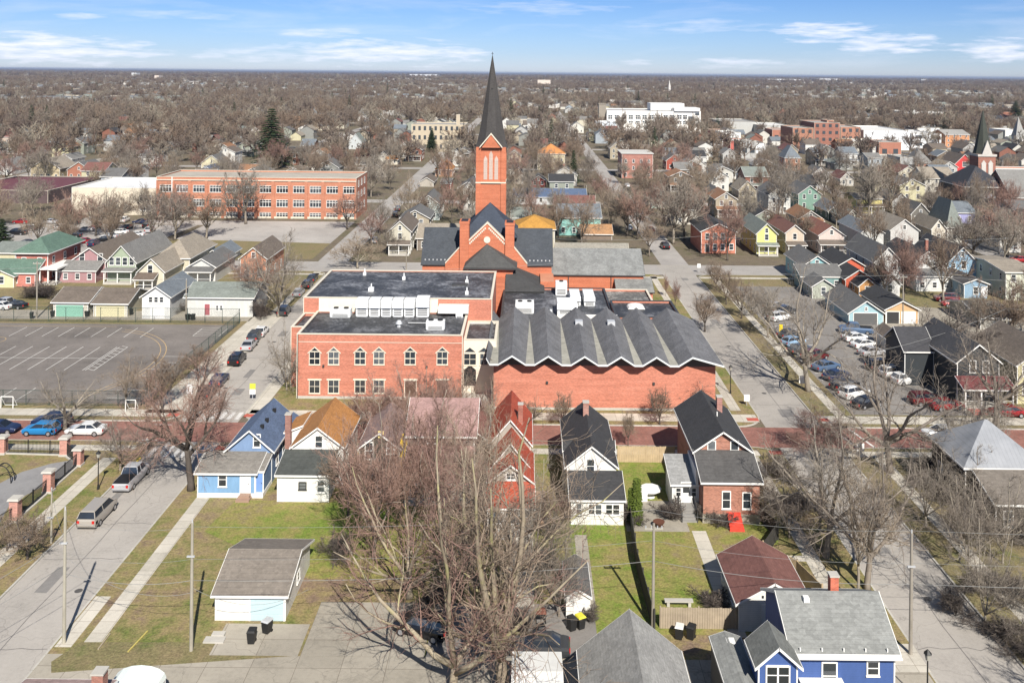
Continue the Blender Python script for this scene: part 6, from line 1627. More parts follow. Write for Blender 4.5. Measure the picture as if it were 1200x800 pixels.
# ---- footprints to keep clear
FOOT=[]
def footprints():
    for o in bpy.data.objects:
        if o.type=='MESH' and o.parent and o.name.split('.')[0] in('wall','tower','apse_wall','podium','main_roof'):
            L=o.parent.location; xs=[v.co.x for v in o.data.vertices]; ys=[v.co.y for v in o.data.vertices]
            FOOT.append((min(xs)+L[0],max(xs)+L[0],min(ys)+L[1],max(ys)+L[1]))
footprints()
cell={}
def addfoot(f):
    for i in range(int(f[0]//40),int(f[1]//40)+1):
        for j in range(int(f[2]//40),int(f[3]//40)+1): cell.setdefault((i,j),[]).append(f)
for f in FOOT: addfoot(f)
def clear(x,y,m):
    for i in range(int((x-m)//40),int((x+m)//40)+1):
        for j in range(int((y-m)//40),int((y+m)//40)+1):
            for f in cell.get((i,j),()):
                if f[0]-m<x<f[1]+m and f[2]-m<y<f[3]+m: return False
    return True
def onroad(x,y,m=1.5):
    if y<CY1: return LX0-2-m<x<LX1+m or RX0-m<x<RX1+m or BY0-m<y<BY1+m or CY0-m<y<CY1+m or y<BY1
    for a,b in farx:
        if a-m<x<b+m and y<2400: return True
    for b in fary:
        if b-m<y<b+7.5+m: return True
    return False
# ---- houses of the farther neighbourhood
walls=[('white','#dfddd6'),('off-white','#d2cfc4'),('pale grey','#bebeba'),('cream','#d6cfb8'),('tan','#b3a68e'),('grey-blue','#a3adb5'),('sage','#9da394'),('brick','#96604c'),('bright white','#e4e2dc'),('pale yellow','#cfc8a0'),('brown','#7d6d5a'),('grey','#94958f')]
roofs=[('grey',S_GREY),('brown',S_BR),('dark',S_DK),('grey-green',S_GG),('blue-grey',S_BG),('tan',S_TAN),('light grey',S_MID),('red-brown',S_RB),('rust',shingle((.26,.14,.08)))]
def place(x,y):
    px=618+x/y*1060; d='nearby' if y<300 else 'mid-distance' if y<420 else 'far blocks'
    if px<95: s='leftmost'
    elif px<190: s='left of the long school'
    elif px<310: s='behind the school left half'
    elif px<420: s='behind the school right half'
    elif px<560: s='between school and spire'
    elif px<640: s='right of the spire'
    elif px<720: s='by the orange-roofed house'
    elif px<840: s='below the white office'
    elif px<930: s='near the yellow-green houses'
    elif px<1030: s='below downtown brick row'
    elif px<1110: s='left of the black church'
    else: s='rightmost by the black church'
    return s+', '+d
PROC=[]
def near_house(x,y):
    best=None
    for (hx,hy,hw,hd,nm) in PROC:
        dx=x-(hx+hw/2); dy=y-(hy+hd/2); q=dx*dx+dy*dy
        if q<32*32 and (best is None or q<best[0]): best=(q,dx,dy,nm)
    if not best: return None
    _,dx,dy,nm=best
    return ('right of' if dx>0 else 'left of') + ' ' + nm if abs(dx)>abs(dy) else ('behind ' if dy>0 else 'before ')+nm
USED={}
def uniq(l):
    USED[l]=USED.get(l,0)+1; return l
rnd=random.Random(77); cand=[]
for by in range(222,1500,21):
    if any(b-7<by<b+14 for b in fary): continue
    x=-.66*by-20
    while x<.66*by+20:
        x+=rnd.uniform(13,19)
        if rnd.random()<(.78 if by<700 else .7): cand.append((x,by+rnd.uniform(-2.5,2.5)))
def free_rect(x,y,w,d):
    return all(clear(x+a*w,y+b*d,3.0) and not onroad(x+a*w,y+b*d,2.5) for a in(0,.5,1) for b in (0,.5,1))
n_ind=0; stuffh=[MB(),MB()]; wi=[]; 
hm=[w_(h) for h in [] ] if 0 else None
allmats=[sid(h) for _,h in walls]+[r_ for _,r_ in roofs]
SH=MB()
for (x,y) in cand:
    wv=rnd.uniform(6.5,9.5); dv=rnd.uniform(10,14)
    if not free_rect(x,y,wv,dv): continue
    if y<268 and x<-50: continue
    if -95<x<-45 and y<300: continue
    if y>620 and 60<x<360 and y<800: continue
    ze=rnd.choice([3.2,3.6,5.6,5.8,6.0]); ri=rnd.uniform(1.8,3.0); gy=rnd.random()<.6
    a=rnd.randrange(len(walls)); b=rnd.choice([0,0,0,1,1,2,3,4,5,6,6,7,8])
    addfoot((x,x+wv,y,y+dv))
    if n_ind<125 and y<560:
        n_ind+=1
        po_=rnd.random()<.5
        PROC.append((x,y,wv,dv,'a %s %s-roofed house'%(walls[a][0],roofs[b][0])))
        r=thing('house','%s %s house, %s roof, %s%s, %s'%('low' if ze<4 else 'tall',walls[a][0],roofs[b][0],'gable-fronted' if gy else 'side-gabled',' and porch' if po_ else '',place(x,y)),'house',(x,y,0),group='houses of the farther neighbourhood')
        vol(r,x,x+wv,y,y+dv,0,ze,sid(walls[a][1]),roofs[b][1],'gy' if gy else 'gx',ri,.4,TRIM,corner=False)
        for s in range(1 if ze<4 else 2):
            for u in (.28,.72): win(r,'f',x+wv*u,.9+2.8*s,.95,1.4,y)
            for u in (.3,.7): win(r,'r' if x<0 else 'l',y+dv*u,.9+2.8*s,.9,1.4,x+wv if x<0 else x)
        if gy: win(r,'f',x+wv/2,ze+.2,.8,1.1,y)
        if po_: porch(r,x+.2,x+wv-.2,y-2.2,y-.01,2.7,.6,roofs[b][1],.4,3)
    else:
        m=SH; m.mi=a; x1=x+wv; y1=y+dv; xm=x+wv/2; ym=y+dv/2; t=ze+ri
        if gy:
            m.poly([(x,y,0),(x1,y,0),(x1,y,ze),(xm,y,t),(x,y,ze)]); m.poly([(x1,y1,0),(x,y1,0),(x,y1,ze),(xm,y1,t),(x1,y1,ze)])
            m.poly([(x1,y,0),(x1,y1,0),(x1,y1,ze),(x1,y,ze)]); m.poly([(x,y1,0),(x,y,0),(x,y,ze),(x,y1,ze)])
            m.mi=len(walls)+b; m.poly([(x-.4,y-.4,ze-.2),(xm,y-.4,t+.1),(xm,y1+.4,t+.1),(x-.4,y1+.4,ze-.2)]); m.poly([(xm,y-.4,t+.1),(x1+.4,y-.4,ze-.2),(x1+.4,y1+.4,ze-.2),(xm,y1+.4,t+.1)])
        else:
            m.poly([(x,y,0),(x1,y,0),(x1,y,ze),(x,y,ze)]); m.poly([(x1,y1,0),(x,y1,0),(x,y1,ze),(x1,y1,ze)])
            m.poly([(x1,y,0),(x1,y1,0),(x1,y1,ze),(x1,ym,t),(x1,y,ze)]); m.poly([(x,y1,0),(x,y,0),(x,y,ze),(x,ym,t),(x,y1,ze)])
            m.mi=len(walls)+b; m.poly([(x-.4,y-.4,ze-.2),(x1+.4,y-.4,ze-.2),(x1+.4,ym,t+.1),(x-.4,ym,t+.1)]); m.poly([(x-.4,ym,t+.1),(x1+.4,ym,t+.1),(x1+.4,y1+.4,ze-.2),(x-.4,y1+.4,ze-.2)])
# roofs scattered far out among the trees
for i in range(4200):
    y=1150*(5.0**rnd.random()); x=rnd.uniform(-.62,.62)*y; big=rnd.random()<.05; wv=rnd.uniform(40,90) if big else rnd.uniform(8,15); dv=rnd.uniform(12,30) if big else rnd.uniform(9,13); ze=rnd.uniform(6,9) if big else rnd.uniform(5,7.5); ri=.6 if big else 2.6
    m=SH; m.mi=rnd.choice([0,1,2,8,3,0,8,11]); x1=x+wv; y1=y+dv; ym=y+dv/2; t=ze+ri
    m.poly([(x,y,0),(x1,y,0),(x1,y,ze),(x,y,ze)]); m.poly([(x1,y,0),(x1,y1,0),(x1,y1,ze),(x1,ym,t),(x1,y,ze)]); m.poly([(x,y1,0),(x,y,0),(x,y,ze),(x,ym,t),(x,y1,ze)])
    m.mi=len(walls)+rnd.choice([0,1,3,4,6,6,5]); m.poly([(x-.4,y-.4,ze-.2),(x1+.4,y-.4,ze-.2),(x1+.4,ym,t+.1),(x-.4,ym,t+.1)]); m.poly([(x-.4,ym,t+.1),(x1+.4,ym,t+.1),(x1+.4,y1+.4,ze-.2),(x-.4,y1+.4,ze-.2)])
o=SH.build('distant_houses',allmats); tag(o,'hundreds of small pale houses showing between the bare trees toward the horizon','houses',kind='stuff')
# ---- individual bare trees of the middle ground
rnd=random.Random(5); pts=[]; grid={}
def spaced(x,y,d):
    i,j=int(x//d),int(y//d)
    for a in(-1,0,1):
        for b in (-1,0,1):
            for q in grid.get((i+a,j+b,d),()):
                if (q[0]-x)**2+(q[1]-y)**2<d*d: return False
    grid.setdefault((i,j,d),[]).append((x,y)); return True
tries=0
while len(pts)<205 and tries<60000:
    tries+=1
    y=120+ (430-120)*rnd.random()**.75; x=rnd.uniform(-.60,.60)*y
    if y<216:
        if x<70 : continue      # near blocks are planted by hand
    if not clear(x,y,1.6) or onroad(x,y,1.0): continue
    if -96<x<-50 and 214<y<300: continue
    if -36<x<30 and y<206: continue
    if not spaced(x,y,9.5): continue
    pts.append((x,y))
for (x,y) in pts:
    k='mid%d'%rnd.randrange(5); h=rnd.uniform(9.5,16) ; H,W_=DIM[k]; sz=h/H; sx=sz*rnd.uniform(.75,1.05)*.92
    tone={'mid0':'grey','mid1':'brown','mid2':'reddish','mid3':'pale','mid4':'dark grey'}[k]
    size='short' if h<11.5 else 'tall' if h>14 else 'mid-sized'; nh=near_house(x,y)
    lab='%s %s leafless tree %s, %s'%(size,tone,nh,place(x,y)) if nh else '%s %s leafless tree %s'%(size,tone,place(x,y))
    if len(lab.split())>16: lab='%s %s leafless tree %s'%(size,tone,nh)
    make_tree('bare_tree',lab,'tree',0,0,k,(x,y,0),(sx,sx,sz),rnd.uniform(0,6.28),'leafless trees of the neighbourhood')
# ---- the wood-like far canopy: uncountable, one object instancing bare trees
FT=[]
for i,(c1,c2) in enumerate((((.245,.20,.16),(.15,.12,.10)),((.245,.18,.135),(.15,.115,.09)),((.20,.155,.13),(.125,.10,.085)),((.335,.29,.235),(.21,.18,.145)))):
    T,C=tree_proto(200+i,14,limbs=5,n2=7,n3=5,n4=0,tw=.065,rt=.25,trunk=.2,ang=(22,55),limb_len=.62,up=.2)
    nv=len(C.v); C.v+=T.v; C.f+=[tuple(a+nv for a in f) for f in T.f]
    me=C.mesh('far_tree_mesh',bark('far_twigs_%d'%i,c1,c2,sc=.5)); FT.append(bpy.data.objects.new('far_tree_source',me))
T,C=conifer_proto(9,15,3.0,20,9); FT.append(bpy.data.objects.new('far_spruce_source',C.mesh('far_spruce_mesh',FOL,False)))
pv=[];ps=[];pi=[];pr=[]
rnd=random.Random(99)
def addp(x,y,s,k): pv.append((x,y,-.2)); ps.append(s); pi.append(k); pr.append(rnd.uniform(0,6.28))
def kindpick(): return 0 if rnd.random()<.015 else rnd.choice([1,2,2,3,3,4,4])
def patchy(x,y): return .5+.5*math.sin(x*.011+1.3*math.sin(y*.007))*math.cos(y*.009+.8*math.sin(x*.006+2))
n=0
while n<4700:     # 430..1500 m
    y=math.sqrt(rnd.uniform(425**2,1500**2)); x=rnd.uniform(-.66,.66)*y
    if rnd.random()>.05+1.05*patchy(x,y)**1.5: continue
    if not clear(x,y,1.0) or onroad(x,y,1): continue
    if 90<x<330 and 555<y<645 and rnd.random()<.8: continue
    if .23*y<x<.47*y and 470<y<720 and rnd.random()<.72: continue
    n+=1; addp(x,y,rnd.uniform(.75,1.5),kindpick())
n=0
while n<10500:     # 1.5..4.2 km
    y=math.sqrt(rnd.uniform(1500**2,4200**2)); x=rnd.uniform(-.64,.64)*y
    if rnd.random()>.1+.9*patchy(x*.6,y*.5): continue
    n+=1; addp(x,y,rnd.uniform(.85,1.5),kindpick())
for _ in range(9000):
    y=4200*(3.4**rnd.random()); x=rnd.uniform(-.63,.63)*y
    addp(x,y,rnd.uniform(1.2,2.3),kindpick())
me=bpy.data.meshes.new('canopy_points'); me.from_pydata(pv,[],[])
for nm,ty,vals in (('sc','FLOAT',ps),('kind_id','INT',pi),('rot','FLOAT',pr)):
    a=me.attributes.new(nm,ty,'POINT'); a.data.foreach_set('value',vals)
can=bpy.data.objects.new('distant_trees',me); col.objects.link(can)
tag(can,'brown-grey canopy of leafless trees stretching to the horizon','trees',kind='stuff')
ng=bpy.data.node_groups.new('scatter_trees','GeometryNodeTree')
ng.interface.new_socket('Geometry',in_out='INPUT',socket_type='NodeSocketGeometry'); ng.interface.new_socket('Geometry',in_out='OUTPUT',socket_type='NodeSocketGeometry')
gi=ng.nodes.new('NodeGroupInput'); go=ng.nodes.new('NodeGroupOutput')
def attr(nm,ty):
    a=ng.nodes.new('GeometryNodeInputNamedAttribute'); a.data_type=ty; a.inputs[0].default_value=nm; return a.outputs[0]
g2i=ng.nodes.new('GeometryNodeGeometryToInstance')
for o_ in FT:
    oi=ng.nodes.new('GeometryNodeObjectInfo'); oi.inputs['Object'].default_value=o_; oi.inputs['As Instance'].default_value=True
    ng.links.new(oi.outputs['Geometry'],g2i.inputs[0])
# links into the multi-input arrive last-first, the kind is random anyway
iop=ng.nodes.new('GeometryNodeInstanceOnPoints'); ng.links.new(gi.outputs[0],iop.inputs['Points']); ng.links.new(g2i.outputs[0],iop.inputs['Instance'])
iop.inputs['Pick Instance'].default_value=True; ng.links.new(attr('kind_id','INT'),iop.inputs['Instance Index']); ng.links.new(attr('sc','FLOAT'),iop.inputs['Scale'])
cx_=ng.nodes.new('ShaderNodeCombineXYZ'); ng.links.new(attr('rot','FLOAT'),cx_.inputs[2]); 
e2=ng.nodes.new('FunctionNodeEulerToRotation'); ng.links.new(cx_.outputs[0],e2.inputs[0]); ng.links.new(e2.outputs[0],iop.inputs['Rotation'])
ng.links.new(iop.outputs[0],go.inputs[0])
md=can.modifiers.new('scatter','NODES'); md.node_group=ng
# shop blocks and sheds of the industrial quarter, each a thing of its own
rnd=random.Random(31)
qn=['beyond the white office building','behind the downtown brick row','right of the industrial halls','toward the right horizon']
for i,(px,py,wpx,h,c) in enumerate([(846,170,22,8,0),(905,168,20,9,1),(1000,182,30,8,2),(1030,186,26,9,1),(868,185,18,9,3),(1075,163,26,8,0),(1112,150,36,7,2),(1150,160,30,8,3),(1178,168,26,9,0),(1120,136,40,8,2),(1060,140,50,8,0),(1165,140,34,8,1),(990,136,44,9,2),(930,132,40,8,0),(1090,124,60,9,0),(1010,120,50,9,2),(1160,122,50,10,0),(940,118,44,9,3),(870,140,26,8,2),(835,165,16,7,1),(1135,185,20,7,0),(1055,205,18,8,3),(600,150,22,7,2),(440,140,30,7,0),(260,128,40,8,0),(60,118,40,8,2),(110,137,50,7,0),(20,140,30,7,0)]):
    _,y=G(px,py,0); x=XA(px,py,y); wv=wpx*y/1060; dv=min(60,wv*.8+10)
    if not free_rect(x,y,wv,min(dv,20)) and y<900: pass
    wn_,wc=[('white',(.66,.66,.64)),('brick',(.36,.16,.11)),('beige',(.50,.46,.38)),('grey',(.36,.36,.35))][c]
    r=thing('commercial_block','%s flat-roofed block number of storeys %s, %s'%(wn_,'one' if h<8 else 'two',qn[0] if px<900 else qn[1] if px<1040 else qn[2] if py>130 else qn[3]),'commercial building',(x,y,0),group='flat-roofed blocks of the far quarter')
    r['label']='%s%s flat-roofed %s block %s'%(['','longer ','narrow ','dull '][i%4],wn_,'low' if h<8 else 'two-storey','left of the spire among the trees' if px<620 else (qn[0] if px<900 else qn[1] if px<1040 else qn[2] if py>130 else qn[3]))
    vol(r,x,x+wv,y,y+dv,0,h,plain('block_'+wn_,wc,.8,.12,.2),[WR,GR][i%2],'para',rise=.4,trim=TRIMC)
    dk=plain('dark_glazing',(.06,.07,.08)); n=max(2,int(wv/7))
    for k in range(n):
        m=MB(); xx=wv*(k+.5)/n; m.box(xx-1.3,xx+1.3,-.1,-.01,h*.3,h*.6); m.build('window',dk,r)
# ================================================================ VEHICLES
TYRE=plain('tyre_rubber',(.018,.018,.018),.85,.1,5); RIM=plain('wheel_rim',(.45,.45,.46),.35,.1,5,.6); CGL=glassy('car_glass',(.012,.015,.02)); HL=plain('headlight_lens',(.75,.76,.78),.2,.03,3); TLm=plain('tail_light_lens',(.45,.02,.015),.3,.05,3)
def paint(c):
    n='car_paint_%02x%02x%02x'%tuple(int(k*255) for k in c)
    if n in MC: return MC[n]
    m,nt,b=nodes(n); b.inputs['Base Color'].default_value=ncol(c); b.inputs['Roughness'].default_value=.28; b.inputs['Coat Weight'].default_value=.5; b.inputs['Coat Roughness'].default_value=.06; b.inputs['Metallic'].default_value=.15
    MC[n]=m; return m
# profile stations (y, z_low, z_belt, halfwidth) and cabin (y0..y3, roof height)
KD={'sedan':dict(L=4.75,W=.91,hood=.92,tail=1.0,cab=(-1.65,-.95,.35,1.2),roof=1.44),
    'suv':dict(L=4.65,W=.94,hood=1.08,tail=1.15,cab=(-2.2,-1.9,.45,1.15),roof=1.70),
    'hatch':dict(L=4.3,W=.89,hood=.95,tail=1.02,cab=(-2.0,-1.55,.4,1.2),roof=1.50),
    'van':dict(L=5.1,W=.98,hood=1.08,tail=1.15,cab=(-2.45,-2.2,.85,1.65),roof=1.76),
    'pickup':dict(L=5.8,W=1.0,hood=1.15,tail=1.12,cab=(-.55,-.35,1.05,1.6),roof=1.86)}
CARM={}
def car_meshes(kind,c):
    k=(kind,c)
    if k in CARM: return CARM[k]
    d=KD[kind]; L=d['L']; W_=d['W']; h=L/2; P=paint(c); b=MB()
    c0,c1,c2,c3=d['cab']; bt=d['tail'];  bh=d['hood']
    belt=lambda y: bt if y<c0 else (bt+(bh-bt)*min(1,(y-c0)/max(.1,c3-c0)))
    st=[(-h,.48,bt*.80,W_*.82),(-h+.12,.30,bt*.95,W_*.93),(-h+.5,.26,bt,W_),(c0+.02,.26,bt,W_),((c0+c3)/2,.25,(bt+bh)/2+.02,W_),(c3,.26,bh,W_*.99),(h-.55,.27,bh*.94,W_*.97),(h-.14,.30,bh*.82,W_*.9),(h,.45,bh*.66,W_*.78)]
    def ringp(y,z0,z1,w): return [(-w*.93,y,z0),(w*.93,y,z0),(w,y,z0+(z1-z0)*.35),(w,y,z0+(z1-z0)*.7),(w*.90,y,z1),(-w*.90,y,z1),(-w,y,z0+(z1-z0)*.7),(-w,y,z0+(z1-z0)*.35)]
    rs=[ringp(*s) for s in st]; base=len(b.v)
    for r_ in rs: b.v+=r_
    n=8
    for i in range(len(rs)-1):
        for j in range(n):
            b.f.append((base+i*n+j,base+i*n+(j+1)%n,base+(i+1)*n+(j+1)%n,base+(i+1)*n+j)); b.m.append(0)
    b.f.append(tuple(base+j for j in range(n))); b.m.append(0); b.f.append(tuple(base+(len(rs)-1)*n+j for j in reversed(range(n)))); b.m.append(0)
    body=b.mesh('car_body_mesh',P)
    # cabin glass
    g=MB(); rf=d['roof']; w0=W_*.90; w1=W_*.70
    zb0=belt(c0)-.02; zb3=belt(c3)-.02
    g.frustum([(-w0,c0,zb0),(w0,c0,zb0),(w0,c3,zb3),(-w0,c3,zb3)],[(-w1,c1,rf-.05),(w1,c1,rf-.05),(w1,c2,rf-.05),(-w1,c2,rf-.05)])
    gl=g.mesh('car_glass_mesh',CGL)
    r=MB(); r.frustum([(-w1-.03,c1-.05,rf-.07),(w1+.03,c1-.05,rf-.07),(w1+.03,c2+.05,rf-.07),(-w1-.03,c2+.05,rf-.07)],[(-w1+.08,c1+.1,rf),(w1-.08,c1+.1,rf),(w1-.08,c2-.15,rf),(-w1+.08,c2-.15,rf)])
    # pillars
    for s in (-1,1):
        for (ya,yb,za) in ((c0,c1,zb0),(c3,c2,zb3)):
            r.tube((s*(w0+.005),ya,za),(s*(w1+.012),yb,rf-.06),.045,sides=4)
        ym=(c1+c2)/2; r.tube((s*(w0+.008),ym,(zb0+zb3)/2),(s*(w1+.015),ym,rf-.06),.035,sides=4)
    rm=r.mesh('car_roof_mesh',P)
    w=MB(); w.frustum([(-.12,.33*math.cos(a),.33*math.sin(a)) for a in [math.pi*k_/7 for k_ in range(14)]],[(.12,.33*math.cos(a),.33*math.sin(a)) for a in [math.pi*k_/7 for k_ in range(14)]])
    ty=w.mesh('tyre_mesh',TYRE); w=MB(); w.frustum([(-.13,.21*math.cos(a),.21*math.sin(a)) for a in [math.pi*k_/5 for k_ in range(10)]],[(.13,.21*math.cos(a),.21*math.sin(a)) for a in [math.pi*k_/5 for k_ in range(10)]])
    ri=w.mesh('rim_mesh',RIM)
    hl=MB(); hl.box(-.2,.2,-.06,.03,-.07,.07); hlm=hl.mesh('headlight_mesh',HL); tl=MB(); tl.box(-.12,.12,-.04,.05,-.14,.14); tlm=tl.mesh('tail_light_mesh',TLm)
    bd=None
    if kind=='pickup':
        q=MB(); q.box(-W_*.82,W_*.82,-h+.12,c0-.08,d['tail']-.01,d['tail']+.045); bd=q.mesh('tonneau_mesh',plain('tonneau_vinyl',(.015,.015,.017),.6,.1,2))
    CARM[k]=(body,gl,rm,ty,ri,hlm,tlm,bd); return CARM[k]
def car(kind,c,px,py,hd,label,base=KH,name=None,group=None,xy=None):
    x,y=xy or G(px,py,base); b,g,r,ty,ri,hl,tl,bd=car_meshes(kind,c); d=KD[kind]; h=d['L']/2
    cat={'suv':'car','sedan':'car','hatch':'car','van':'minivan','pickup':'pickup truck'}[kind]
    t=thing(name or {'minivan':'parked_minivan','pickup truck':'pickup_truck'}.get(cat,'parked_car'),label,cat,(x,y,base),R(hd),group)
    put('body',b,t); put('cabin_glass',g,t); put('roof',r,t)
    for sx in (-1,1):
        for sy in (-h*.60,h*.64):
            w=put('wheel',ty,t,(sx*(d['W']-.10),sy,.33)); put('rim',ri,w)
        put('headlight',hl,t,(sx*d['W']*.60,h-.06,d['hood']*.62)); put('tail_light',tl,t,(sx*d['W']*.74,-h+.03,d['tail']*.72))
    if bd: put('bed_cover',bd,t)
    return t
SIL=(.42,.42,.43); WH=(.75,.75,.74); BK=(.012,.012,.014); DG=(.05,.052,.056); BL=(.02,.20,.46); NV=(.015,.025,.07); RD=(.28,.012,.015); TN=(.36,.33,.29); LB=(.28,.42,.58); MR=(.11,.012,.015); SB=(.08,.13,.22)
RZ=.01
car('van',TN,0,0,0,'tan minivan parked by the kerb of the west street',RZ,xy=(-42.6,90.6))
car('pickup',SIL,0,0,0,'silver pickup truck with black bed cover on the west street',RZ,xy=(-42.7,98.6))
car('hatch',BL,0,0,90,'bright blue hatchback parked on the brick street',RZ,xy=(XA(48.5,505,111.4),111.4))
car('suv',NV,0,0,90,'navy car half behind the bright blue hatchback',RZ,xy=(XA(59,500,113.6),113.9))
car('sedan',WH,0,0,90,'white sedan with black roof glass on the brick street',RZ,xy=(XA(101,505,111.5),111.5))
car('sedan',NV,0,0,-90,'dark navy car cut by the left edge on the brick street',RZ,xy=(XA(-1,505,111.8),111.8))
for i,(k,c,a,b,l) in enumerate((('sedan',DG,243,463,'dark grey car nearest the brick street corner in the kerb row'),('sedan',NV,257,449,'dark blue car second in the kerb row by the striped lot'),('suv',BK,278,425,'black SUV with tall cabin in the kerb row by the striped lot'),('sedan',SIL,292,408,'silver sedan in the kerb row beside the lot fence end'),('sedan',WH,306,392,'white sedan at the north end of the kerb row'),('suv',DG,299,398,'dark compact car just behind the silver sedan'),
    ('suv',DG,333,368,'grey SUV below the pale-trunked street tree'),('sedan',SIL,350,346,'silver sedan above the pale-trunked street tree'),('suv',BK,360,337,'black SUV parked north of the silver sedan'),('sedan',DG,366,329,'dark car furthest up the west street'))):
    car(k,c,a,b,2,l,RZ)
for (k,c,a,b,l) in (('suv',BK,463,254,'black SUV by the school road verge'),('suv',DG,466,247,'second dark car just up the school road'),('sedan',SIL,439,284,'silver car driving down the school road'),('sedan',DG,476,284,'dark car by the porch of the yellow-gabled house'),
    ('sedan',DG,750,256,'dark car parked up the east street beyond the cross street'),('sedan',MR,762,271,'maroon car parked on the east street beyond the cross street'),('suv',BK,779,291,'black SUV at the cross street corner of the east street'),('sedan',WH,737,269,'white car opposite the maroon one on the east street'),('sedan',DG,695,191,'dark car far up the street right of the spire'),('sedan',WH,735,219,'white van-like car in front of the brick block'),('sedan',SIL,697,214,'silver car on the drive right of the red gable house')):
    car(k,c,a,b,4,l,.01)
EL=[('suv',WH,914,375,'white SUV at the top of the east parking lot'),('sedan',DG,926,395,'dark car above the light blue one in the east lot'),('hatch',LB,930,404,'light blue hatchback in the east lot'),('suv',MR,955,421,'dark maroon SUV in the east lot'),('sedan',SB,968,433,'steel blue sedan in the east lot'),('sedan',NV,981,444,'navy car in the east lot between the steel blue and black cars'),('sedan',BK,990,455,'black sedan beside the white SUV in the east lot'),('suv',WH,1001,465,'white SUV with black roof glass at the bottom of the east lot'),('sedan',BK,1016,476,'black car at the south end of the east lot'),('sedan',DG,938,413,'dark grey car above the maroon SUV in the east lot')]
for (k,c,a,b,l) in EL: car(k,c,a,b,-62,l)
for (k,c,a,b,hd,l) in [('sedan',WH,1003,399,-75,'white car with a blue tarp behind it in the east yard'),('pickup',SB,1003,390,80,'blue pickup beside the light blue garage'),('sedan',WH,1013,407,-70,'white car between the tarped car and the silver ones'),('sedan',SIL,1022,416,-70,'silver sedan left of the small grey shed'),('suv',BK,1032,433,-70,'black SUV in the middle of the east yard'),('van',WH,1050,441,-72,'white van in front of the small grey shed'),('suv',WH,1063,449,-72,'white SUV right of the white van'),('suv',MR,1085,473,-80,'maroon SUV by the charcoal house'),('sedan',RD,1109,479,-80,'red car beside the charcoal house porch'),('sedan',RD,1180,487,90,'bright red car before the maroon porch'),
    ('suv',MR,1109,353,85,'maroon SUV in the drive of the broad white house'),('sedan',RD,1118,359,85,'red sedan in front of the light blue house garage'),('sedan',WH,1104,512,88,'white car half behind the metal-roofed house'),('suv',DG,920,368,-60,'grey car near the white SUV at the lot entrance'),('sedan',SIL,908,362,-60,'silver car at the lot entrance'),('sedan',RD,1195,307,90,'red car beside the pedimented cottage'),('sedan',SIL,1200,352,10,'silver car at the right edge')]:
    car(k,c,a,b,hd,l)
# parked rows of the far west lot
rnd=random.Random(4); cols=[('white',WH),('silver',SIL),('black',BK),('dark grey',DG),('red',RD),('navy',NV),('white',WH),('silver',SIL)]
for i,(a,b) in enumerate([(44,266),(33,270),(20,275),(8,280),(25,262),(58,262),(70,268),(84,263),(97,285),(110,288),(122,283),(100,271),(113,267),(128,279),(140,274),(150,268),(159,277),(165,262),(173,266),(150,284),(165,286),(60,281),(8,293),(30,287),(146,260),(134,289),(85,278),(176,272)]):
    n_,c=cols[(i*5)%8] if i!=8 else ('red',RD)
    car(rnd.choice(['sedan','suv','sedan','van']),c,a,b,90+rnd.uniform(-3,3) if i%3 else 5,'%s car, %s row of the school lot, %s'%(n_,'front' if b>282 else 'second' if b>273 else 'third' if b>266 else 'back',['far left end','left of centre','centre','right of centre','right end beside the gymnasium'][min(4,int(a/36))]),.02,group='cars in the far school lot')
for i,(a,b) in enumerate([(0,362),(9,360),(17,361),(3,357)]): car('sedan' if i!=1 else 'pickup',[WH,SIL,BK,NV][i],a,b,80,'%s vehicle by the fence below the pale yellow house'%['white','silver','black','navy'][i])
car('suv',BK,495,742,70,'black car beneath the mossy foreground tree on the parking pad'); car('sedan',DG,632,765,88,'dark car under the giant tree near the bottom edge')
# ================================================================ STREET FURNITURE
WOOD=bark('pole_wood',(.36,.33,.28),(.24,.22,.185),sc=2); WIRE=plain('wire_metal',(.27,.27,.26),.7,.05,1); FWOOD=plain('fence_cedar',(.42,.32,.20),.8,.22,1.6); FWEAT=plain('weathered_fence',(.33,.27,.20),.85,.25,1.4); FDK=plain('dark_fence_boards',(.05,.047,.042),.8,.3,1.2)
def pole(px,py,top,label,arms=1,base=KH,r=.15,xy=None,H=None):
    x,y=xy or G(px,py,base); h=H or ZA(px,top,y)-base; t=thing('utility_pole',label,'utility pole',(x,y,base))
    m=MB(); m.tube((0,0,-.1),(0,0,h),r,r*.68,10); m.build('pole',WOOD,t,smooth=False)
    for i in range(arms):
        a=MB(); a.box(-.75,.75,-.05,.07,h-.5-i*1.1,h-.38-i*1.1); a.build('crossarm',WOOD,t)
        for s in (-.65,-.2,.3,.65):
            q=MB(); q.tube((s,.01,h-.38-i*1.1),(s,.01,h-.2-i*1.1),.05,sides=6); q.build('insulator',METAL,t)
    if arms==0:
        q=MB(); q.tube((0,0,h),(0,0,h+.25),.06,sides=6); q.build('insulator',METAL,t)
        q=MB(); q.box(-.35,.25,-.2,-.05,h-2.6,h-2.5); q.build('bracket',METAL,t)
    return x,y,h+base
p1=pole(75,753,597,'weathered utility pole beside the west street kerb',0)
p2=pole(224,762,612,'greenish utility pole on the lawn left of the white garage',0)
p3=pole(765,737,613,'utility pole beside the dark yard fence',1)
p4=pole(1067,766,624,'tall utility pole at the east street by the blue house',0)
p5=pole(60,636,574,'short bare pole on the verge by the park sidewalk',0,r=.10)
p6=pole(43,373,306,'utility pole beside the alley at the mint green garage',1)
p7=pole(218,372,328,'utility pole by the clapboard outbuilding',0)
p8=pole(476,318,292,'utility pole at the corner of the cross street and school road',1,r=.12)
p9=pole(1058,379,322,'utility pole before the orange-yellow garage',1)
p10=pole(1179,428,372,'utility pole behind the charcoal house',1)
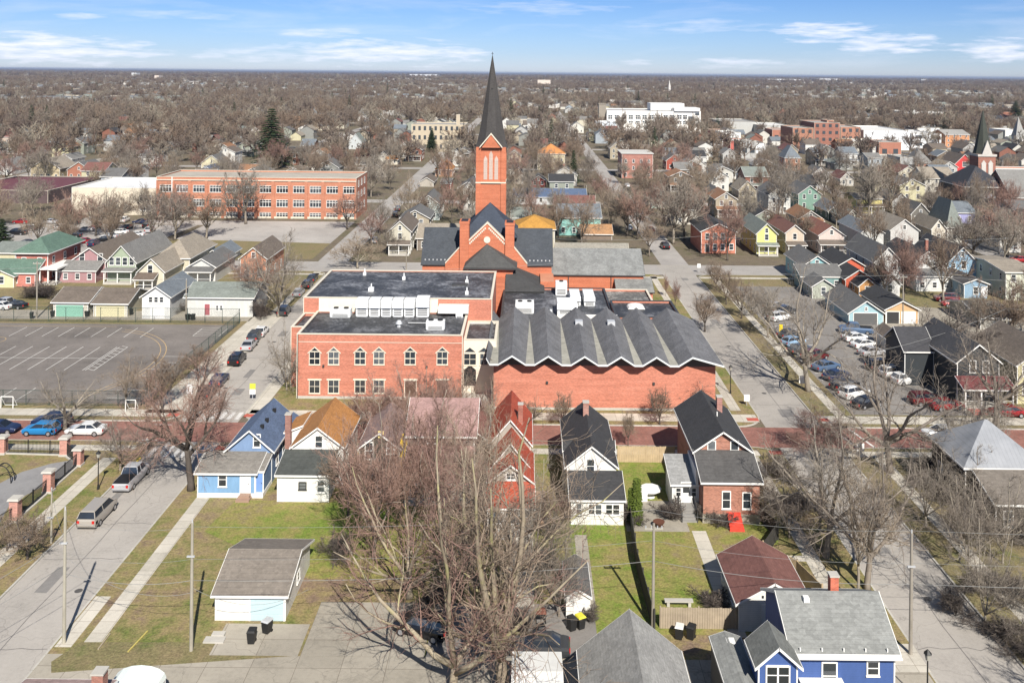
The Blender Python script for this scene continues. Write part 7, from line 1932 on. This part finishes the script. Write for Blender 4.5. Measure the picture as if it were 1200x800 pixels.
p11=pole(1164,246,211,'utility pole with broad crossarm before the dark church hall',1,r=.2)
p12=pole(687,236,218,'pole at the end of the steel-blue roof',0,r=.14)
def wires(name,label,spans,r=.022,sag=.6):
    o=None; m=MB()
    t=thing(name,label,'power line',spans[0][0]); x0,y0,z0=spans[0][0]
    for (a,b) in spans:
        m=MB(); n=10; a=Vector(a); b=Vector(b)
        P=[a.lerp(b,i/n)-Vector((x0,y0,z0+sag*4*(i/n)*(1-i/n))) for i in range(n+1)]
        tb=TB(); tb.tube(P,[r]*(n+1),4); put('wire',tb.mesh('wire_mesh',WIRE),t)
z=lambda k:k
for nm,dz,lab in (('a',0.0,'highest pale power line crossing the near yards pole to pole'),('b',2.5,'middle power line crossing the near yards pole to pole'),('c',4.15,'lowest thick cable crossing the near yards pole to pole')):
    A=[(p1[0]-.05,p1[1],9.7-dz),(p2[0],p2[1],9.7-dz),(p3[0],p3[1]+.1,9.75-dz),(p4[0],p4[1],9.7-dz),(p4[0]+60,p4[1]+1,9.6-dz)]
    wires('power_line',lab,list(zip(A,A[1:])),.011 if nm!='c' else .019,.55)
wires('power_line','pair of sagging cables running from the west pole toward the viewer',[((p1[0],p1[1],8.2),(-52,40,8.6)),((p1[0],p1[1],6.2),(-53,41,6.4))],.018,1.2)
wires('power_line','service drop from the short park pole to the west pole',[((p5[0],p5[1],5.2),(p1[0],p1[1],8.4))],.014,.8)
wires('power_line','thin service line from the west pole to the lawn pole below the cables',[((p1[0],p1[1],6.9),(p2[0],p2[1],4.6)),((p2[0],p2[1],5.0),(-17.5,74,2.6))],.014,1.3)
A=[(-150,166,9),(p6[0],p6[1],9.2),(p7[0],p7[1],7.2),(-44,166,9.4),(5,168,9.6),(34,170,9.2),(p9[0],p9[1],9.0),(150,160,9)]
wires('power_line','long alley power line passing before the church',list(zip(A,A[1:])),.024,1.0)
A=[(p8[0],p8[1],6.5),(-5,206,8.0),(40,206,8.2),(110,206,8.4)]
wires('power_line','power line along the cross street',list(zip(A,A[1:])),.024,1.0)
A=[(40,118,8),(p10[0],p10[1],9),(150,128,9)]; wires('power_line','power line behind the charcoal porch house',list(zip(A,A[1:])),.022,1.0)
# fences
def fence(label,pts,h,m,cat='fence',posts=2.4,board=True,name='wooden_fence',base=KH,th=.05):
    x0,y0=pts[0]; t=thing(name,label,cat,(x0,y0,base))
    rnd_=random.Random(len(label))
    for a,b in zip(pts,pts[1:]):
        A=Vector((a[0]-x0,a[1]-y0)); B=Vector((b[0]-x0,b[1]-y0)); d=B-A; L=d.length; u=d/L; n=Vector((-u.y,u.x))*th/2
        k=MB(); i=0
        while i*.2<L-.05:
            p=A+u*(i*.2+.008); q=A+u*min(L,i*.2+.19); hh=h+rnd_.uniform(-.03,.03); k.prism([(p.x-n.x,p.y-n.y),(q.x-n.x,q.y-n.y),(q.x+n.x,q.y+n.y),(p.x+n.x,p.y+n.y)],.02,hh); i+=1
        k.build('boards',m,t)
        c=max(1,int(L/posts))
        for i in range(c+1):
            p=A+u*(L*i/c)+n*3; q=MB(); q.box(p.x-.06,p.x+.06,p.y-.06,p.y+.06,0,h+.08); q.build('post',m,t)
fence('pale cedar fence between the black-roofed and brick houses',[(XA(724,540,104.6),104.6),(XA(790,540,104.6),104.6)],1.85,FWOOD)
fence('weathered board fence beside the maroon-roofed garage',[(XA(774,738,73.2),73.3),(XA(864,738,73.2),73.3)],1.7,FWEAT)
fence('long dark stained fence dividing the two back yards',[(G(738,611,KH)),(10.35,82),(10.6,72.9)],1.75,FDK)  # near-black board colour, the same on both faces
fence('beige board fence curving behind the maroon-roofed garage',[(22.2,83.8),(24.4,80.6),(25.4,76.8)],1.7,FWOOD)
fence('dark weathered fence right of the brick house yard',[(23.9,91.8),(24.6,87.5),(22.4,84.0)],1.6,FDK)
fence('low dark wooden fence by the gravel yard',[(64,150.5),(72,150.5)],1.6,FDK)
def chain(label,pts,h,base=KH,rails=2):
    x0,y0=pts[0]; t=thing('chain_link_fence',label,'fence',(x0,y0,base)); G_=plain('dark_green_fence_metal',(.05,.07,.06),.5,.1,1)
    for a,b in zip(pts,pts[1:]):
        A=Vector((a[0]-x0,a[1]-y0,0)); B=Vector((b[0]-x0,b[1]-y0,0)); d=B-A; L=d.length; c=max(1,int(L/3))
        for i in range(c+1):
            p=A+d*i/c; q=MB(); q.tube(p,p+Vector((0,0,h)),.05,sides=5); q.build('post',G_,t)
        q=MB()
        for k in range(rails): zz=.06+(h-.1)*k/(rails-1); q.tube(A+Vector((0,0,zz)),B+Vector((0,0,zz)),.035,sides=4)
        q.build('rail',G_,t)
        q=TB(); s=0; st=.30; nst=int(L/st)
        for i in range(nst):
            p=A+d*(i/nst); p2=A+d*min(1,(i+ h/st*.9)/nst)
            q.tube([p+Vector((0,0,.05)),p2+Vector((0,0,h-.05))],[.011,.011],3); q.tube([p+Vector((0,0,h-.05)),p2+Vector((0,0,.05))],[.011,.011],3)
        me=q.mesh('link_mesh',G_,False); o=put('link_mesh',me,t); o['kind']='stuff'
chain('tall chain-link fence along the north of the striped lot',[(-140,160.4),(-50.6,160.4)],2.6)
chain('dark chain-link fence along the east side of the striped lot',[(-50.6,160.2),(-50.9,121.0)],2.0)
chain('chain-link fence along the south of the striped lot',[(-51.1,120.6),(-140,120.6)],2.0)
# park pillars and railings
PB=brick((.46,.22,.17),'pillar_brick')
def pillar(px,py,top,label):
    x,y=G(px,py,KH); h=ZA(px,top,y)-KH; t=thing('brick_pillar',label,'pillar',(x,y,KH)); m=MB(); m.box(-.42,.42,-.42,.42,.0,h-.2); m.build('shaft',PB,t)
    m=MB(); m.frustum([(-.58,-.58,h-.2),(.58,-.58,h-.2),(.58,.58,h-.2),(-.58,.58,h-.2)],[(-.5,-.5,h),(.5,-.5,h),(.5,.5,h),(-.5,.5,h)]); m.build('cap',CONC,t); m=MB(); m.box(-.5,.5,-.5,.5,0,.22); m.build('plinth',CONC,t)
    return x,y
q1=pillar(3,531,510,'brick gate pillar at the left end of the park railing'); q2=pillar(76,533,511,'brick pillar at the park corner behind the white sedan'); q3=pillar(92,545,524,'brick pillar at the top of the west street railing'); q4=pillar(57,576,550,'brick pillar in the middle of the sloping railing'); q5=pillar(18,610,582,'brick pillar nearest the viewer on the park railing')
def railing(label,a,b,h=1.55):
    A=Vector((a[0],a[1])); B=Vector((b[0],b[1])); u=(B-A).normalized(); A=A+u*.45; B=B-u*.45; L=(B-A).length
    t=thing('iron_railing',label,'railing',(A.x,A.y,KH)); n=int(L/.16)
    m=MB()
    for i in range(n+1): p=u*(L*i/n); m.box(p.x-.017,p.x+.017,p.y-.017,p.y+.017,.1,h)
    o=m.build('bars',BLACK,t); o['kind']='stuff'
    for zz in (.18,h-.12): m=MB(); e=u*L; m.tube((0,0,zz),(e.x,e.y,zz),.03,sides=4); m.build('rail',BLACK,t)
    for k in range(1,int(L/2.6)+1): p=u*min(L,2.6*k); m=MB(); m.box(p.x-.05,p.x+.05,p.y-.05,p.y+.05,0,h+.12); m.build('post',BLACK,t)
    m=MB(); v=Vector((-u.y,u.x))*.22; e=u*L; m.prism([(-v.x,-v.y),(e.x-v.x,e.y-v.y),(e.x+v.x,e.y+v.y),(v.x,v.y)] if u.x>0 else [(v.x,v.y),(e.x+v.x,e.y+v.y),(e.x-v.x,e.y-v.y),(-v.x,-v.y)],0,.13); m.build('kerb_stone',CONC,t)
railing('black iron railing along the brick street side of the park',q1,q2); railing('short black railing between the park corner pillars',q2,q3); railing('black railing between the upper and middle sloping pillars',q3,q4); railing('black railing between the middle and nearest sloping pillars',q4,q5); railing('black railing running on to the lower left edge',q5,(q5[0]-3.4,q5[1]-14))
def arch(px,py,label):
    x,y=G(px,py,KH); t=thing('garden_arch',label,'arch',(x,y,KH)); tb=TB()
    for o_ in (0,.7): tb.tube([Vector((-1.1*math.cos(a),o_,max(0,1.9*math.sin(a)))) for a in [math.pi*k/12 for k in range(13)]],[.06]*13,6)
    put('arch_frame',tb.mesh('arch_frame',BLACK),t)
    for k in range(1,6): a=math.pi*k/6; m=MB(); m.tube((-1.1*math.cos(a),0,1.9*math.sin(a)),(-1.1*math.cos(a),.7,1.9*math.sin(a)),.04,sides=5); m.build('rung',BLACK,t)
arch(1,566,'black metal garden arch at the left edge of the park')
def lamp(px,py,h,label,xy=None):
    x,y=xy or G(px,py,KH); t=thing('street_lamp',label,'street lamp',(x,y,KH)); m=MB(); m.tube((0,0,0),(0,0,h-.6),.07,.05,8); m.tube((0,0,0),(0,0,.5),.14,.09,8); m.build('post',BLACK,t)
    m=MB(); m.frustum([(.14*math.cos(a),.14*math.sin(a),h-.6) for a in [k*math.pi/3 for k in range(6)]],[(.24*math.cos(a),.24*math.sin(a),h-.15) for a in [k*math.pi/3 for k in range(6)]]); m.build('lantern',plain('lantern_glass',(.35,.34,.30),.2,.05),t)
    m=MB(); m.frustum([(.3*math.cos(a),.3*math.sin(a),h-.15) for a in [k*math.pi/3 for k in range(6)]],[(.03*math.cos(a),.03*math.sin(a),h+.15) for a in [k*math.pi/3 for k in range(6)]]); m.build('cap',BLACK,t)
lamp(115,573,4.0,'black post lamp on the verge above the tan minivan'); lamp(856,461,3.9,'black post lamp beside the hall side lawn'); lamp(0,0,4.0,'black post lamp at the bottom by the blue house drive',(28.9,64.4)); lamp(1140,575,3.9,'black post lamp in the east verge beyond the saplings'); lamp(62*1.0+3,0,3.9,'black post lamp on the kerb north of the brick school',(-36.0,140.5)); lamp(30,440,3.5,'short lamp inside the striped lot fence') if 0 else None
def sign(px,py,top,c,label,w=.75,h=.9,second=None,octa=False,base=KH):
    x,y=G(px,py,base); H_=ZA(px,top,y)-base; t=thing('road_sign',label,'road sign',(x,y,base)); m=MB(); m.tube((0,0,0),(0,0,H_),.04,sides=6); m.build('post',METAL,t)
    m=MB()
    if octa: m.frustum([(.38*math.cos(a+R(22.5)),-.06,H_-.4+.38*math.sin(a+R(22.5))) for a in [k*math.pi/4 for k in range(8)]],[(.38*math.cos(a+R(22.5)),-.042,H_-.4+.38*math.sin(a+R(22.5))) for a in [k*math.pi/4 for k in range(8)]])
    else: m.box(-w/2,w/2,-.06,-.042,H_-h,H_)
    m.build('plate',plain('sign_%02x%02x%02x'%tuple(int(k*255) for k in c),c,.4,.03),t)
    if second: m=MB(); m.box(-w/2,w/2,-.06,-.042,H_-h-.75,H_-h-.05); m.build('lower_plate',plain('sign_%02x%02x%02x'%tuple(int(k*255) for k in second),second,.4,.03),t)
sign(296,468,449,(.50,.56,.06),'yellow-green crossing sign above a white plate at the west corner',.8,.75,(.7,.7,.69))
sign(939.5,455,440,(.75,.75,.74),'white sign on the verge below the big-trunked tree',.8,1.1); sign(875,475,462,(.72,.72,.70),'white sign at the kerb beyond the hall side lawn'); sign(1008,535,519,(.75,.75,.74),'white sign at the north-east corner crossing',.9,.9)
sign(106,408,398,(.72,.72,.70),'small white sign inside the parking lot',.6,.6) if 0 else None
sign(819,319,309,(.75,.75,.74),'white plate at the cross street junction'); sign(915,392,380,(.75,.55,.03),'yellow plate at the entrance of the east lot',.6,1.2); sign(222,462,450,(.70,.72,.72),'white plate on the lot corner by the dark cars',.8,1.3)
def goal(px,py,w,label):
    x,y=G(px,py,KH); t=thing('goal',label,'goal',(x,y,KH+.02)); m=MB()
    for s in (0,w): m.tube((s,0,0),(s,0,1.5),.06,sides=6); m.tube((s,0,1.5),(s,1.0,0),.04,sides=5); 
    m.tube((0,0,1.5),(w,0,1.5),.06,sides=6); m.tube((0,1,0.05),(w,1,.05),.04,sides=5); m.build('frame',TRIM,t)
goal(1,478,1.6,'white goal frame at the left of the striped lot'); goal(147,482,1.3,'white goal frame near the lot corner tree')
# bins
BINM={}
def bin_(px,py,label,lid=BLACK,c=BLACK,group='wheelie bins'):
    x,y=G(px,py,KH); t=thing('wheelie_bin',label,'bin',(x,y,KH),(px*.7)%1-.5,group); m=MB(); m.frustum([(-.25,-.28,.1),(.25,-.28,.1),(.25,.25,.1),(-.25,.25,.1)],[(-.32,-.36,1.0),(.32,-.36,1.0),(.32,.34,1.0),(-.32,.34,1.0)]); m.build('body',c,t)
    m=MB(); m.frustum([(-.34,-.4,1.0),(.34,-.4,1.0),(.34,.36,1.0),(-.34,.36,1.0)],[(-.28,-.3,1.1),(.28,-.3,1.1),(.28,.34,1.1),(-.28,.34,1.1)]); m.build('lid',lid,t)
    for s in (-.24,.24): m=MB(); m.tube((s-.04,.27,.12),(s+.04,.27,.12),.12,sides=8); m.build('wheel',TYRE,t)
YL=plain('yellow_lid',(.6,.55,.05)); WL_=plain('white_lid',(.66,.65,.60))
for (a,b,l,li) in ((295,753,'black bin left of the white garage door',BLACK),(313,741,'black bin with pale lid right of the white garage door',METAL),(796,748,'bin with white lid by the weathered fence',WL_),(810,748,'black bin by the weathered fence',BLACK),(670,738,'black bin before the tiny white shed',BLACK),(680,736,'bin with yellow lid before the tiny white shed',YL),(634,748,'black bin on the parking pad near the shed',BLACK),(645,760,'lower black bin on the parking pad near the shed',BLACK),(37,373,'bin left of the mint green garage door',BLACK),(62,371,'bin touching the mint green garage',BLACK),(102,371,'bin between the two brown-roofed garages',BLACK),(153,369,'bin right of the pale yellow garage door',BLACK),(220,375,'left bin by the clapboard outbuilding',BLACK),(226,375,'right bin by the clapboard outbuilding',BLACK),(1046,392,'bin left of the orange-yellow garage',BLACK)):
    bin_(a,b,l,li)
def misc():
    x,y=G(1077,407,KH); t=thing('portable_toilet','dark green portable toilet with white roof by the gravel yard','portable toilet',(x,y,KH)); g=plain('toilet_green',(.02,.14,.11)); m=MB(); m.box(-.6,.6,-.6,.6,0,2.1); m.build('cabin',g,t); m=MB(); m.frustum([(-.65,-.65,2.1),(.65,-.65,2.1),(.65,.65,2.1),(-.65,.65,2.1)],[(-.4,-.65,2.45),(.4,-.65,2.45),(.4,.65,2.45),(-.4,.65,2.45)]); m.build('roof',TRIM,t); m=MB(); m.box(-.42,.42,-.64,-.602,.1,1.95); m.build('door',plain('toilet_door',(.03,.18,.14)),t)
    x,y=G(762,582,KH); t=thing('patio_table','round white patio table on the brick patio','table',(x,y,KH)); m=MB(); m.prism([(1.15*math.cos(a),1.15*math.sin(a)) for a in [k*math.pi/5 for k in range(10)]],.82,.95); m.build('table_top',TRIM,t); m=MB(); m.frustum([(.5*math.cos(a),.5*math.sin(a),0) for a in [k*math.pi/4 for k in range(8)]],[(.12*math.cos(a),.12*math.sin(a),.82) for a in [k*math.pi/4 for k in range(8)]]); m.build('pedestal',TRIM,t)
    x,y=G(751,584,KH); t=thing('storage_bench','white storage box left of the round patio table','box',(x,y,KH)); m=MB(); m.box(-.6,.6,-.7,.7,0,.75); m.build('body',TRIM,t); m=MB(); m.box(-.64,.64,-.74,.74,.755,.83); m.build('lid',TRIM,t)
    x,y=G(772,617,KH); t=thing('fire_pit','round rusty fire pit on the pale patio stones','fire pit',(x,y,KH)); ru=plain('rusty_iron',(.12,.05,.03)); m=MB(); m.frustum([(.35*math.cos(a),.35*math.sin(a),.2) for a in [k*math.pi/5 for k in range(10)]],[(.6*math.cos(a),.6*math.sin(a),.55) for a in [k*math.pi/5 for k in range(10)]]); m.build('bowl',ru,t)
    for k in range(3): a=k*2.1; m=MB(); m.tube((.3*math.cos(a),.3*math.sin(a),.25),(.5*math.cos(a),.5*math.sin(a),0),.03,sides=5); m.build('leg',ru,t)
    x,y=G(874,733,KH); t=thing('satellite_dish','grey satellite dish standing before the maroon-roofed garage','satellite dish',(x,y-.4,KH)); m=MB(); m.tube((0,0,0),(0,0,.9),.05,sides=6); m.build('mast',METAL,t); m=MB(); m.frustum([(.5*math.cos(a),-.05,1.1+.42*math.sin(a)) for a in [k*math.pi/8 for k in range(16)]],[(.15*math.cos(a),.1,1.1+.12*math.sin(a)) for a in [k*math.pi/8 for k in range(16)]]); m.build('dish',METAL,t)
    # backboard & grill by the shed
    x,y=G(634,736,KH); t=thing('grill','rust-coloured barbecue grill by the bins under the tree','grill',(x,y+.8,KH)); m=MB(); m.frustum([(-.45,-.25,.8),(.45,-.25,.8),(.45,.25,.8),(-.45,.25,.8)],[(-.3,-.12,1.15),(.3,-.12,1.15),(.3,.12,1.15),(-.3,.12,1.15)]); m.build('lid',plain('grill_rust',(.16,.06,.04)),t); m=MB(); m.box(-.45,.45,-.25,.25,.6,.79); m.build('firebox',BLACK,t)
    for s in (-.38,.38): m=MB(); m.box(s-.03,s+.03,-.2,.2,0,.59); m.build('leg',BLACK,t)
    # timber edging, planks on the lawn
    x,y=G(160,752,KH); m=MB()
    for i,(a,b,c,d) in enumerate(((115,761,129,743),(150,764,173,740))):
        p=G(a,b,KH); q=G(c,d,KH); m=MB(); m.tube((0,0,.06),(q[0]-p[0],q[1]-p[1],.08),.06,sides=4); o=m.build('timber_plank',[plain('old_timber',(.36,.30,.22)),plain('yellow_timber',(.48,.40,.12))][i],None,(p[0],p[1],KH)); tag(o,['grey timber plank lying on the verge lawn','yellowish timber plank lying on the lawn'][i],'plank')
    x,y=G(253,750,KH); m=MB(); m.box(-.9,.7,-.4,.35,0,.12); m.box(-.5,.5,.36,.9,.0,.2); o=m.build('stone_slab',CONC,None,(x,y,KH)); tag(o,'pale stone slab on the dirt by the lawn pole','slab')
    x,y=G(813,722,KH); t=thing('bench','low stone bench at the back edge of the garden lawn','bench',(x-1,y+1.5,KH)); m=MB(); m.box(-1.2,1.2,-.25,.25,.4,.5); m.build('seat',CONC,t)
    for s in (-.9,.9): m=MB(); m.box(s-.12,s+.12,-.2,.2,0,.4); m.build('leg',CONC,t)
misc()
# ================================================================ PERSON on the crossing
def person():
    x,y=G(172.5,528,.01); t=thing('person','person in a white top and black trousers walking across the street corner','person',(x,y,.01),R(-60))
    V=[(0,0,.95),(0,0,1.15),(0,0,1.40),(0,.0,1.50),(0,.02,1.58),(-.18,0,1.42),(-.22,-.08,1.15),(-.2,.08,.93),(.18,0,1.42),(.23,.1,1.16),(.2,.24,.98),(-.09,0,.90),(-.10,.16,.52),(-.1,.08,.08),(-.1,.22,.04),(.09,0,.90),(.10,-.05,.50),(.1,-.32,.14),(.1,-.22,.04),(0,.02,1.68)]
    E_=[(0,1),(1,2),(2,3),(3,4),(2,5),(5,6),(6,7),(2,8),(8,9),(9,10),(0,11),(11,12),(12,13),(13,14),(0,15),(15,16),(16,17),(17,18),(4,19)]
    r_=[.15,.15,.16,.065,.09,.07,.05,.035,.07,.05,.035,.10,.07,.045,.04,.10,.07,.045,.04,.095]
    me=bpy.data.meshes.new('person_body'); me.from_pydata(V,E_,[]); o=bpy.data.objects.new('body',me); col.objects.link(o); o.parent=t
    m,nt,b=nodes('person_clothes'); v=texco(nt); s=nt.nodes.new('ShaderNodeSeparateXYZ'); nt.links.new(v,s.inputs[0])
    r=ramp(nt,mth(nt,'DIVIDE',s.outputs[2],1.8),[(0,(.02,.02,.02)),(.545,(.75,.74,.72)),(.835,(.45,.28,.2)),(.93,(.05,.035,.025))])
    nt.nodes[r.node.name].color_ramp.interpolation='CONSTANT'; nt.links.new(r,b.inputs['Base Color']); me.materials.append(m)
    sk=o.modifiers.new('skin','SKIN'); 
    for i,a in enumerate(me.skin_vertices[0].data if me.skin_vertices else []): a.radius=(r_[i],r_[i])
    if not me.skin_vertices:
        me.attributes.new('skin_vertices','FLOAT',"POINT") if 0 else None
    ss=o.modifiers.new('sub','SUBSURF'); ss.levels=2; ss.render_levels=2
    return o,r_
po,pr_=person()
bpy.context.view_layer.update()
if po.data.skin_vertices:
    for i,a in enumerate(po.data.skin_vertices[0].data): a.radius=(pr_[i],pr_[i]); a.use_root=(i==0)
# ================================================================ HAZE
HZ=MB(); HZ.box(-26000,26000,-300,26000,-1,52.5)
hm_,nt,b=nodes('haze_air'); nt.nodes.remove(b)
pv_=nt.nodes.new('ShaderNodeVolumePrincipled'); pv_.inputs['Density'].default_value=.00005; pv_.inputs['Color'].default_value=(.62,.74,1,1); pv_.inputs['Anisotropy'].default_value=.3
nt.links.new(pv_.outputs[0],nt.nodes['Material Output'].inputs['Volume'])
hz=HZ.build('haze',hm_); hz['kind']='stuff'; hz['label']='thin pale blue spring haze over the town'
# ================================================================ tell look-alikes apart by their order
bylab={}
for o in bpy.data.objects:
    if o.parent is None and 'category' in o.keys(): bylab.setdefault(o['label'],[]).append(o)
for l,os_ in bylab.items():
    if len(os_)<2 or os_[0].get('kind')=='stuff': continue
    os_.sort(key=lambda o:o.location.x/max(1,o.location.y))
    l=l.replace('leafless ','bare ').replace(' of the ',' of ')
    for i,o in enumerate(os_):
        pre=('left one of two: ','right one of two: ')[i] if len(os_)==2 else ('first','second','third','fourth','fifth','sixth','seventh','eighth')[min(i,7)]+' from left: '
        o['label']=pre+l
for o in bpy.data.objects:
    if o.parent is None and 'label' in o.keys():
        w_=o['label'].split()
        if len(w_)>16: o['label']=' '.join(w_[:16]).rstrip(',')
